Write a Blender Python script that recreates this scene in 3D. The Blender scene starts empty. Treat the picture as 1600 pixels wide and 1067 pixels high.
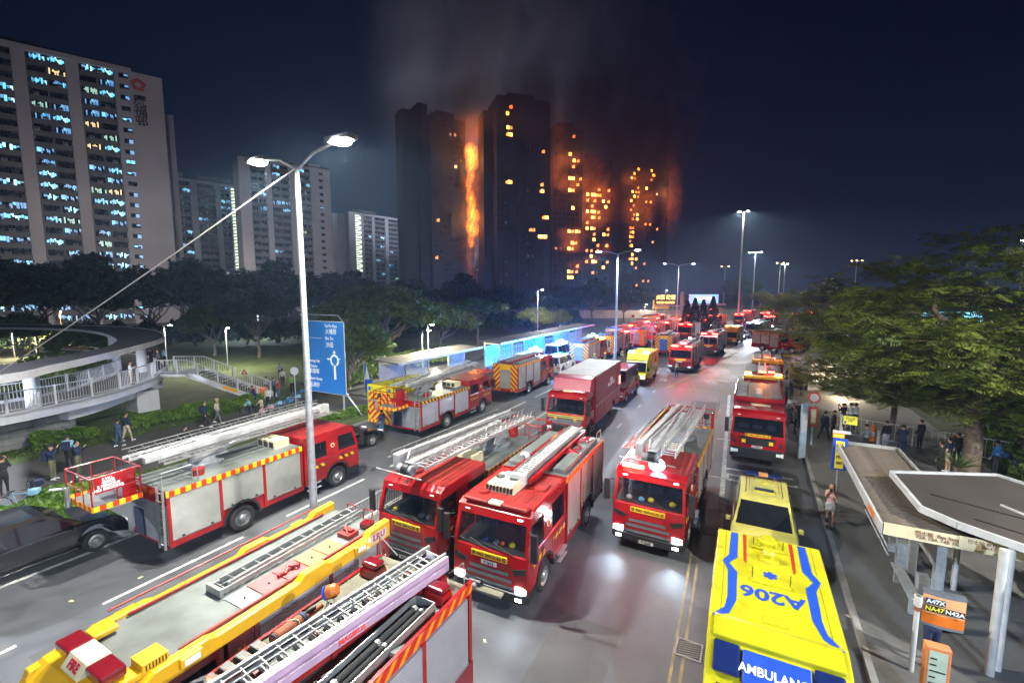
import bpy, math, random
from math import sin, cos, pi, radians, hypot, atan2, sqrt
from mathutils import Vector, Matrix, Euler, noise
import numpy as np

SC = bpy.context.scene
COL = SC.collection
rnd = random.Random(7)

# ------------------------------------------------------------------ camera, world, exposure
CAM_H, PITCH, YAW, FPX = 8.7, radians(6.25), radians(28), 711.0
cam_data = bpy.data.cameras.new('camera'); cam = bpy.data.objects.new('camera', cam_data); COL.objects.link(cam)
cam_data.sensor_width = 36.0; cam_data.lens = 36.0 * FPX / 1600.0
cam_data.clip_start = 0.1; cam_data.clip_end = 4000
cam.location = (0, 0, CAM_H); cam.rotation_euler = (pi / 2 - PITCH, 0, YAW)
SC.camera = cam
SC.view_settings.view_transform = 'Standard'; SC.view_settings.look = 'None'
SC.view_settings.exposure = 0.12; SC.view_settings.gamma = 1.0; SC.view_settings.use_curve_mapping = False
SC.cycles.use_denoising = True
SC.cycles.max_bounces = 5; SC.cycles.diffuse_bounces = 2; SC.cycles.glossy_bounces = 3
SC.cycles.transparent_max_bounces = 24; SC.cycles.transmission_bounces = 3; SC.cycles.volume_bounces = 0
SC.cycles.sample_clamp_indirect = 4.0; SC.cycles.caustics_reflective = False; SC.cycles.caustics_refractive = False
SC.cycles.volume_step_rate = 2.0; SC.cycles.volume_max_steps = 96
SC.cycles.use_light_tree = True

world = bpy.data.worlds.new('World'); SC.world = world; world.use_nodes = True
nt = world.node_tree; nt.nodes.clear()
wo = nt.nodes.new('ShaderNodeOutputWorld'); bg = nt.nodes.new('ShaderNodeBackground')
tc = nt.nodes.new('ShaderNodeTexCoord'); sep = nt.nodes.new('ShaderNodeSeparateXYZ'); rmp = nt.nodes.new('ShaderNodeValToRGB')
nt.links.new(tc.outputs['Generated'], sep.inputs[0]); nt.links.new(sep.outputs['Z'], rmp.inputs[0])
nt.links.new(rmp.outputs[0], bg.inputs[0]); nt.links.new(bg.outputs[0], wo.inputs[0])
el = rmp.color_ramp.elements
el[0].position = 0.0; el[0].color = (0.018, 0.023, 0.045, 1)
el[1].position = 0.75; el[1].color = (0.0005, 0.0013, 0.0075, 1)
e = el.new(0.14); e.color = (0.0050, 0.0088, 0.0235, 1)
e = el.new(0.34); e.color = (0.0014, 0.0030, 0.0120, 1)
bg.inputs[1].default_value = 1.0

ca, sa = cos(YAW), sin(YAW)
def G(px, py, z=0.0):
    "photo pixel -> point of the place at height z (the lens is known, so positions can be surveyed from the photo)"
    u = (px - 800) / FPX; v = (533.5 - py) / FPX
    dy = cos(PITCH) + v * sin(PITCH); dz = -sin(PITCH) + v * cos(PITCH)
    t = (z - CAM_H) / dz
    x, y = u * t, dy * t
    return Vector((x * ca - y * sa, x * sa + y * ca, z))
def D(px, py, dist):
    "point on the ray of a photo pixel at a known forward distance"
    u = (px - 800) / FPX; v = (533.5 - py) / FPX
    dy = cos(PITCH) + v * sin(PITCH); dz = -sin(PITCH) + v * cos(PITCH)
    t = dist / dy; x, y, z = u * t, dist, dz * t
    return Vector((x * ca - y * sa, x * sa + y * ca, z + CAM_H))

# ------------------------------------------------------------------ materials
_M = {}
def new_mat(name):
    m = bpy.data.materials.new(name); m.use_nodes = True
    return m, m.node_tree, m.node_tree.nodes['Principled BSDF']
def N(nt, t, **kw):
    n = nt.nodes.new(t)
    for k, v in kw.items(): setattr(n, k, v)
    return n
def noise_col(nt, scale, detail=4, coord='Object', dist=0.0):
    tc = N(nt, 'ShaderNodeTexCoord'); n = N(nt, 'ShaderNodeTexNoise')
    n.inputs['Scale'].default_value = scale; n.inputs['Detail'].default_value = detail; n.inputs['Distortion'].default_value = dist
    nt.links.new(tc.outputs[coord], n.inputs['Vector'])
    return n
def mat(name, col, rough=0.5, metal=0.0, var=0.25, scale=3.0, bump=0.0, bscale=40.0, coat=0.0, alpha=1.0, spec=0.5, dark=None):
    "plain material whose colour wanders with dirt and wear"
    if name in _M: return _M[name]
    m, nt, b = new_mat(name)
    b.inputs['Roughness'].default_value = rough; b.inputs['Metallic'].default_value = metal
    b.inputs['Coat Weight'].default_value = coat; b.inputs['Coat Roughness'].default_value = 0.08
    b.inputs['Alpha'].default_value = alpha; b.inputs['Specular IOR Level'].default_value = spec
    c = Vector(col[:3])
    if var > 0:
        n = noise_col(nt, scale, 5); r = N(nt, 'ShaderNodeValToRGB')
        r.color_ramp.elements[0].position = 0.3; r.color_ramp.elements[1].position = 0.72
        d = Vector(dark) if dark else c * (1 - var)
        r.color_ramp.elements[0].color = (*d, 1); r.color_ramp.elements[1].color = (*(c * (1 + var * 0.35)), 1)
        nt.links.new(n.outputs[0], r.inputs[0]); nt.links.new(r.outputs[0], b.inputs['Base Color'])
        mr = N(nt, 'ShaderNodeMapRange'); mr.inputs[3].default_value = max(0.02, rough - 0.08); mr.inputs[4].default_value = min(1, rough + 0.14)
        nt.links.new(n.outputs[0], mr.inputs[0]); nt.links.new(mr.outputs[0], b.inputs['Roughness'])
    else:
        b.inputs['Base Color'].default_value = (*c, 1)
    if bump > 0:
        n2 = noise_col(nt, bscale, 3); bp = N(nt, 'ShaderNodeBump'); bp.inputs['Strength'].default_value = bump; bp.inputs['Distance'].default_value = 0.02
        nt.links.new(n2.outputs[0], bp.inputs['Height']); nt.links.new(bp.outputs[0], b.inputs['Normal'])
    _M[name] = m; return m
def emit(name, col, strength, base=(0.8, 0.8, 0.8)):
    if name in _M: return _M[name]
    m, nt, b = new_mat(name)
    b.inputs['Base Color'].default_value = (*base, 1); b.inputs['Emission Color'].default_value = (*col, 1)
    b.inputs['Emission Strength'].default_value = strength
    _M[name] = m; return m
def stripes(name, c1, c2, vec, freq, rough=0.45, chevron=False, duty=0.5):
    "flat retro-reflective stripe print"
    m, nt, b = new_mat(name); b.inputs['Roughness'].default_value = rough
    tc = N(nt, 'ShaderNodeTexCoord'); s = N(nt, 'ShaderNodeSeparateXYZ'); nt.links.new(tc.outputs['Object'], s.inputs[0])
    last = None
    for i, k in enumerate(vec):
        if not k: continue
        src = s.outputs[i]
        if chevron and i == 0:
            a = N(nt, 'ShaderNodeMath', operation='ABSOLUTE'); nt.links.new(src, a.inputs[0]); src = a.outputs[0]
        q = N(nt, 'ShaderNodeMath', operation='MULTIPLY'); q.inputs[1].default_value = k * freq; nt.links.new(src, q.inputs[0])
        if last is None: last = q.outputs[0]
        else:
            ad = N(nt, 'ShaderNodeMath', operation='ADD'); nt.links.new(last, ad.inputs[0]); nt.links.new(q.outputs[0], ad.inputs[1]); last = ad.outputs[0]
    f = N(nt, 'ShaderNodeMath', operation='FRACT'); nt.links.new(last, f.inputs[0])
    g = N(nt, 'ShaderNodeMath', operation='GREATER_THAN'); g.inputs[1].default_value = duty; nt.links.new(f.outputs[0], g.inputs[0])
    mx = N(nt, 'ShaderNodeMix', data_type='RGBA'); nt.links.new(g.outputs[0], mx.inputs[0])
    mx.inputs[6].default_value = (*c1, 1); mx.inputs[7].default_value = (*c2, 1)
    n = noise_col(nt, 5); m2 = N(nt, 'ShaderNodeMix', data_type='RGBA', blend_type='MULTIPLY'); m2.inputs[0].default_value = 0.4
    nt.links.new(mx.outputs[2], m2.inputs[6]); nt.links.new(n.outputs[0], m2.inputs[7]); nt.links.new(m2.outputs[2], b.inputs['Base Color'])
    _M[name] = m; return m

RED = mat('fire_red_paint', (0.29, 0.006, 0.009), 0.20, coat=0.7, var=0.35, scale=1.1)
RED2 = mat('worn_red_roof', (0.26, 0.016, 0.012), 0.42, coat=0.1, var=0.35, scale=2.2, bump=0.15)
MAROON = mat('maroon_paint', (0.20, 0.010, 0.022), 0.33, coat=0.3, var=0.2)
ORANGE = mat('orange_paint', (0.70, 0.16, 0.012), 0.4, var=0.2)
YEL = mat('yellow_trim_paint', (0.74, 0.40, 0.008), 0.36, coat=0.3, var=0.18, scale=2.5)
LIME = mat('ambulance_yellow', (0.50, 0.45, 0.012), 0.26, coat=0.5, var=0.28, scale=1.3)
WHT = mat('white_paint', (0.50, 0.50, 0.49), 0.35, var=0.2, coat=0.2)
BOOMW = mat('boom_white_paint', (0.34, 0.34, 0.335), 0.42, var=0.35, coat=0.1, scale=2.5)
CREAM = mat('cream_plastic', (0.66, 0.58, 0.36), 0.5, var=0.2)
ALU = mat('aluminium', (0.42, 0.42, 0.41), 0.34, metal=0.7, var=0.25, scale=6)
STEEL = mat('galvanised_steel', (0.46, 0.48, 0.49), 0.42, metal=0.45, var=0.25, scale=8)
CHROME = mat('chrome', (0.8, 0.8, 0.8), 0.1, metal=1.0, var=0)
BLK = mat('black_plastic', (0.015, 0.015, 0.017), 0.45, var=0.3)
BLKG = mat('black_car_paint', (0.008, 0.008, 0.012), 0.12, coat=1.0, var=0)
RUB = mat('tyre_rubber', (0.018, 0.018, 0.018), 0.85, var=0.3, bump=0.3)
GRY = mat('grey_plastic', (0.16, 0.17, 0.18), 0.55, var=0.25)
DECK = mat('grey_deck_plate', (0.135, 0.15, 0.14), 0.5, metal=0.15, var=0.42, scale=1.8, bump=0.35, bscale=60)
DECKY = mat('sandy_grip_plate', (0.155, 0.145, 0.10), 0.75, var=0.3, bump=0.5, bscale=90)
BLUE = mat('blue_print', (0.010, 0.06, 0.42), 0.4, var=0.1)
NAVY = mat('navy_cloth', (0.012, 0.018, 0.045), 0.85, var=0.3)
BROWN = mat('brown_canvas', (0.30, 0.085, 0.03), 0.7, var=0.3, bump=0.3)
PINKP = mat('salmon_panel', (0.40, 0.075, 0.075), 0.5, var=0.25)
ORP = mat('orange_panel', (0.52, 0.19, 0.06), 0.5, var=0.25)
DUMMY = mat('orange_manikin_vinyl', (0.72, 0.13, 0.055), 0.38, var=0.15, bump=0.08, bscale=12)
LENSR = mat('red_lens', (0.15, 0.006, 0.012), 0.12, coat=0.8, var=0.1)
AMB = mat('amber_lens', (0.75, 0.22, 0.01), 0.2, var=0)
PLATE_Y = mat('plate_yellow', (0.85, 0.42, 0.01), 0.4, var=0.08)
PINKW = mat('ladder_guard_pinkish_white', (0.44, 0.29, 0.39), 0.4, var=0.2)
def shutter_mat(name, col):
    m, nt, b = new_mat(name); b.inputs['Roughness'].default_value = 0.38; b.inputs['Metallic'].default_value = 0.45
    n = noise_col(nt, 1.2, 4); r = N(nt, 'ShaderNodeValToRGB'); r.color_ramp.elements[0].color = (*[c * 0.72 for c in col], 1); r.color_ramp.elements[1].color = (*col, 1)
    r.color_ramp.elements[0].position = 0.3; r.color_ramp.elements[1].position = 0.7
    nt.links.new(n.outputs[0], r.inputs[0]); nt.links.new(r.outputs[0], b.inputs['Base Color'])
    tc = N(nt, 'ShaderNodeTexCoord'); w = N(nt, 'ShaderNodeTexWave', bands_direction='Z'); w.inputs['Scale'].default_value = 7.0
    nt.links.new(tc.outputs['Object'], w.inputs[0]); bp = N(nt, 'ShaderNodeBump'); bp.inputs['Strength'].default_value = 0.9; bp.inputs['Distance'].default_value = 0.012
    nt.links.new(w.outputs[1], bp.inputs['Height']); nt.links.new(bp.outputs[0], b.inputs['Normal'])
    _M[name] = m; return m
SHUT = shutter_mat('roller_shutter_aluminium', (0.40, 0.40, 0.365))
SHUTW = shutter_mat('roller_shutter_white', (0.46, 0.44, 0.48))
HAZ_Y = stripes('hazard_stripe_side', (0.62, 0.035, 0.01), (0.85, 0.52, 0.01), (0, 1, 0), 3.1)
HAZ_YN = stripes('hazard_stripe_side_dark', (0.05, 0.012, 0.01), (0.85, 0.42, 0.01), (0, 1, 0.7), 3.1)
HAZ_O = stripes('hazard_stripe_slant', (0.55, 0.02, 0.01), (0.88, 0.28, 0.01), (0, 1, 1), 3.0, duty=0.6)
HAZ_X = stripes('hazard_stripe_rear', (0.62, 0.035, 0.01), (0.85, 0.52, 0.01), (1, 0, 0), 3.1)
CHEV = stripes('chevron_rear', (0.42, 0.012, 0.01), (0.85, 0.48, 0.01), (1, 0, 1), 2.4, chevron=True)
def glass_mat(name, tint, alpha, rough=0.03):
    m, nt, b = new_mat(name); b.inputs['Base Color'].default_value = (*tint, 1); b.inputs['Roughness'].default_value = rough
    b.inputs['Alpha'].default_value = alpha; b.inputs['Specular IOR Level'].default_value = 0.9; b.inputs['Coat Weight'].default_value = 0.6
    b.inputs['Coat Roughness'].default_value = 0.02
    _M[name] = m; return m
GLASS = glass_mat('windscreen_glass', (0.01, 0.014, 0.02), 0.42)
GLASSD = glass_mat('tinted_glass', (0.006, 0.008, 0.014), 0.9)
HEADON = emit('headlamp_lit', (0.85, 0.93, 1.0), 45)
HEADOFF = mat('headlamp_glass', (0.75, 0.78, 0.8), 0.12, var=0)
MARK = emit('marker_lamp_lit', (0.7, 0.85, 1.0), 16)
BEAR = emit('beacon_red_lit', (1.0, 0.03, 0.02), 60, (0.4, 0, 0))
BEAO = emit('beacon_amber_lit', (1.0, 0.38, 0.04), 40, (0.4, 0.1, 0))
BEAB = emit('beacon_blue_lit', (0.05, 0.30, 1.0), 320, (0, 0, 0.4))
BEAW = emit('beacon_white_lit', (0.35, 0.60, 1.0), 45)
PALEY = mat('pale_yellow_paint', (0.50, 0.44, 0.10), 0.3, coat=.4, var=.2)
TAILR = mat('tail_lens', (0.4, 0.01, 0.01), 0.2, var=0)

# ------------------------------------------------------------------ mesh builder
class MB:
    def __init__(s): s.v = []; s.f = []; s.mi = []; s.sm = []; s.mats = []; s.X = None
    def m(s, mt):
        if mt not in s.mats: s.mats.append(mt)
        return s.mats.index(mt)
    def add(s, vs, fs, mt, smooth=False):
        o = len(s.v)
        if s.X is not None: vs = [tuple(s.X @ Vector(p)) for p in vs]
        s.v.extend(tuple(p) for p in vs)
        k = s.m(mt)
        for f in fs: s.f.append(tuple(o + i for i in f)); s.mi.append(k); s.sm.append(smooth)
        return s
    def box(s, x0, x1, y0, y1, z0, z1, mt):
        vs = [(x0, y0, z0), (x1, y0, z0), (x1, y1, z0), (x0, y1, z0), (x0, y0, z1), (x1, y0, z1), (x1, y1, z1), (x0, y1, z1)]
        return s.add(vs, [(0, 3, 2, 1), (4, 5, 6, 7), (0, 1, 5, 4), (1, 2, 6, 5), (2, 3, 7, 6), (3, 0, 4, 7)], mt)
    def cbox(s, c, d, mt, R=None):
        "box by centre and size, optionally rotated by matrix R"
        h = [k / 2 for k in d]; vs = []
        for sx, sy, sz in ((-1, -1, -1), (1, -1, -1), (1, 1, -1), (-1, 1, -1), (-1, -1, 1), (1, -1, 1), (1, 1, 1), (-1, 1, 1)):
            p = Vector((sx * h[0], sy * h[1], sz * h[2]))
            if R is not None: p = R @ p
            vs.append(tuple(Vector(c) + p))
        return s.add(vs, [(0, 3, 2, 1), (4, 5, 6, 7), (0, 1, 5, 4), (1, 2, 6, 5), (2, 3, 7, 6), (3, 0, 4, 7)], mt)
    def frustum(s, b, t, z0, z1, mt):
        "b, t = (x0,x1,y0,y1) of bottom and top"
        vs = [(b[0], b[2], z0), (b[1], b[2], z0), (b[1], b[3], z0), (b[0], b[3], z0), (t[0], t[2], z1), (t[1], t[2], z1), (t[1], t[3], z1), (t[0], t[3], z1)]
        return s.add(vs, [(0, 3, 2, 1), (4, 5, 6, 7), (0, 1, 5, 4), (1, 2, 6, 5), (2, 3, 7, 6), (3, 0, 4, 7)], mt)
    def prism(s, pts, lo, hi, mt, axis='x', shrink=None):
        "extrude polygon pts (two coords) along axis from lo to hi"
        n = len(pts); vs = []
        for k in (lo, hi):
            for a, b in pts:
                vs.append({'x': (k, a, b), 'y': (a, k, b), 'z': (a, b, k)}[axis])
        fs = [tuple(range(n)), tuple(range(2 * n - 1, n - 1, -1))]
        for i in range(n):
            j = (i + 1) % n; fs.append((i, i + n, j + n, j))
        ar = sum(pts[i][0] * pts[(i + 1) % n][1] - pts[(i + 1) % n][0] * pts[i][1] for i in range(n))
        flip = (ar > 0) != (axis == 'y')
        if not flip: fs = [tuple(reversed(f)) for f in fs]
        return s.add(vs, [tuple(reversed(f)) for f in fs] if False else ([tuple(reversed(f)) for f in fs] if flip is None else fs), mt)
    def tube(s, p0, p1, r, mt, r1=None, n=8, cap=True):
        p0 = Vector(p0); p1 = Vector(p1); d = p1 - p0
        if d.length < 1e-6: return s
        r1 = r if r1 is None else r1
        z = d.normalized(); a = z.orthogonal().normalized(); b = z.cross(a)
        vs = []
        for p, q in ((p0, r), (p1, r1)):
            for i in range(n):
                t = 2 * pi * i / n; vs.append(p + a * (cos(t) * q) + b * (sin(t) * q))
        s.add(vs, [(i, (i + 1) % n, n + (i + 1) % n, n + i) for i in range(n)], mt, True)
        if cap:
            s.add(vs[:n], [tuple(reversed(range(n)))], mt); s.add(vs[n:], [tuple(range(n))], mt)
        return s
    def path(s, pts, r, mt, n=6):
        for a, b in zip(pts, pts[1:]): s.tube(a, b, r, mt, n=n)
        return s
    def lathe(s, prof, c, axis, mt, n=20, mts=None):
        "prof = [(radius, height)] turned about axis through c"
        z = Vector(axis).normalized(); a = z.orthogonal().normalized(); b = z.cross(a); c = Vector(c)
        for k in range(len(prof) - 1):
            vs = []
            for r, h in prof[k:k + 2]:
                for i in range(n):
                    t = 2 * pi * i / n; vs.append(c + z * h + a * (cos(t) * r) + b * (sin(t) * r))
            s.add(vs, [(i, (i + 1) % n, n + (i + 1) % n, n + i) for i in range(n)], mts[k] if mts else mt, True)
        return s
    def ell(s, c, r, mt, nu=12, nv=8, R=None):
        vs = []; fs = []
        for j in range(nv + 1):
            ph = -pi / 2 + pi * j / nv
            for i in range(nu):
                t = 2 * pi * i / nu; p = Vector((cos(ph) * cos(t) * r[0], cos(ph) * sin(t) * r[1], sin(ph) * r[2]))
                if R is not None: p = R @ p
                vs.append(Vector(c) + p)
        for j in range(nv):
            for i in range(nu): fs.append((j * nu + i, j * nu + (i + 1) % nu, (j + 1) * nu + (i + 1) % nu, (j + 1) * nu + i))
        return s.add(vs, fs, mt, True)
    def beam(s, p0, p1, w, h, mt, up=(0, 0, 1)):
        "rectangular bar from p0 to p1"
        p0 = Vector(p0); p1 = Vector(p1); y = (p1 - p0); L = y.length
        if L < 1e-6: return s
        y.normalize(); u = Vector(up); x = y.cross(u)
        if x.length < 1e-4: x = y.orthogonal()
        x.normalize(); z = x.cross(y)
        R = Matrix((x, y, z)).transposed()
        return s.cbox((p0 + p1) / 2, (w, L, h), mt, R)
    def mesh(s, name):
        me = bpy.data.meshes.new(name); me.from_pydata([tuple(v) for v in s.v], [], s.f)
        for mt in s.mats: me.materials.append(mt)
        me.polygons.foreach_set('material_index', s.mi); me.polygons.foreach_set('use_smooth', s.sm)
        me.update(); return me
_cache = {}
def link(name, data, parent=None, loc=None, rz=None):
    o = bpy.data.objects.new(name, data); COL.objects.link(o)
    if parent is not None: o.parent = parent
    if loc is not None: o.location = loc
    if rz is not None: o.rotation_euler = (0, 0, rz)
    return o
def obj(name, mb, parent=None, bevel=0.0, key=None, loc=None, rz=None, seg=2):
    "ONE mesh object; mb may be a function when a key lets alike pieces share mesh data"
    if key is not None and key in _cache: me = _cache[key]
    else:
        if callable(mb): mb = mb()
        me = mb.mesh(name)
        if key is not None: _cache[key] = me
    o = link(name, me, parent, loc, rz)
    if bevel > 0:
        bm = o.modifiers.new('bevel', 'BEVEL'); bm.width = bevel; bm.segments = seg; bm.limit_method = 'ANGLE'; bm.angle_limit = radians(35)
    return o
def tag(o, label=None, cat=None, group=None, kind=None):
    if label: o['label'] = label
    if cat: o['category'] = cat
    if group: o['group'] = group
    if kind: o['kind'] = kind
    return o
def thing(name, label, cat, loc=(0, 0, 0), rz=0.0, group=None):
    o = link(name, None, None, loc, rz); return tag(o, label, cat, group)
def copy_tree(o, parent=None):
    c = o.copy(); COL.objects.link(c); c.parent = parent
    for ch in [k for k in ALLKIDS.get(o.name, [])]: copy_tree(ch, c)
    return c
ALLKIDS = {}
def remember(root):
    for k in root.children:
        ALLKIDS.setdefault(root.name, [])
        if k not in ALLKIDS[root.name]: ALLKIDS[root.name].append(k)
        remember(k)
def text_mesh(s, size, mt, extrude=0.004, align='CENTER', bold=0.0):
    key = ('txt', s, size, mt.name, extrude, align, bold)
    if key in _cache: return _cache[key]
    c = bpy.data.curves.new('lettering', 'FONT'); c.body = s; c.size = size; c.extrude = extrude; c.align_x = align; c.align_y = 'CENTER'
    c.offset = bold; c.resolution_u = 3; c.space_line = 0.9
    o = bpy.data.objects.new('lettering', c); COL.objects.link(o)
    dg = bpy.context.evaluated_depsgraph_get(); me = bpy.data.meshes.new_from_object(o.evaluated_get(dg))
    bpy.data.objects.remove(o); bpy.data.curves.remove(c)
    me.materials.clear(); me.materials.append(mt)
    _cache[key] = me; return me
def text(s, size, mt, parent, loc, rot, bold=0.0, name='lettering', extrude=0.004, align='CENTER', sx=1.0):
    o = link(name, text_mesh(s, size, mt, extrude, align, bold), parent); o.location = loc
    o.rotation_euler = rot; o.scale = (sx, 1, 1); return o
def point_light(name, loc, power, col, radius=0.1, parent=None):
    l = bpy.data.lights.new(name, 'POINT'); l.energy = power; l.color = col; l.shadow_soft_size = radius
    o = bpy.data.objects.new(name, l); COL.objects.link(o); o.location = loc
    if parent is not None: o.parent = parent
    return o
def spot_light(name, loc, direction, power, col, angle=60, blend=0.5, radius=0.08, parent=None):
    l = bpy.data.lights.new(name, 'SPOT'); l.energy = power; l.color = col; l.shadow_soft_size = radius
    l.spot_size = radians(angle); l.spot_blend = blend
    o = bpy.data.objects.new(name, l); COL.objects.link(o); o.location = loc
    o.rotation_euler = Vector(direction).to_track_quat('-Z', 'Y').to_euler()
    if parent is not None: o.parent = parent
    return o
# ------------------------------------------------------------------ vehicles
SPOTS = []
def wheel(parent, x, y, r=0.47, w=0.28, side=1, lod=0, steer=0.0, rimmat=None, name='wheel'):
    rimmat = rimmat or ALU
    def tyre():
        b = MB(); ax = (side, 0, 0)
        b.lathe([(r * .60, -w / 2), (r * .86, -w / 2), (r * .97, -w / 2 + .03), (r, -w / 4), (r, w / 4), (r * .97, w / 2 - .03), (r * .86, w / 2), (r * .60, w / 2 - .01)], (0, 0, 0), ax, RUB, n=14 if lod else 28)
        return b
    def rim():
        b = MB(); ax = (side, 0, 0)
        b.lathe([(r * .60, w / 2 - .01), (r * .57, w / 2 - .05), (r * .50, w / 2 - .09), (r * .30, w / 2 - .07), (r * .28, w / 2 - .02), (r * .20, w / 2 + .02), (0.001, w / 2 + .03)], (0, 0, 0), ax, rimmat, n=12 if lod else 24)
        if not lod:
            for i in range(10):
                t = 2 * pi * i / 10
                b.tube((side * (w / 2 - .06), cos(t) * r * .36, sin(t) * r * .36), (side * (w / 2 - .015), cos(t) * r * .36, sin(t) * r * .36), .018, CHROME, n=6)
        return b
    e = obj(name, tyre, parent, key=('tyre', r, w, side, lod), loc=(x, y, r), rz=steer)
    obj('rim', rim, e, key=('rim', r, w, side, lod, rimmat.name))
    return e

def arch_pts(yc, r, z0, n=10):
    "points of a wheel opening from front to rear (y decreasing)"
    return [(yc + r * cos(t), max(z0, .47 + r * sin(t))) for t in [pi * i / n for i in range(n + 1)]]

def hull_profile(y0, y1, z0, z1, arches, extra_top=None):
    "side outline (y,z) from y1 (front) to y0 (rear) with wheel openings cut in the lower edge"
    pts = [(y1, z1)] if not extra_top else list(extra_top)
    low = [(y1, z0)]
    for yc, r in sorted(arches, reverse=True): low += arch_pts(yc, r, z0)
    low += [(y0, z0)]
    top = extra_top or [(y0, z1), (y1, z1)]
    return low + top

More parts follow.
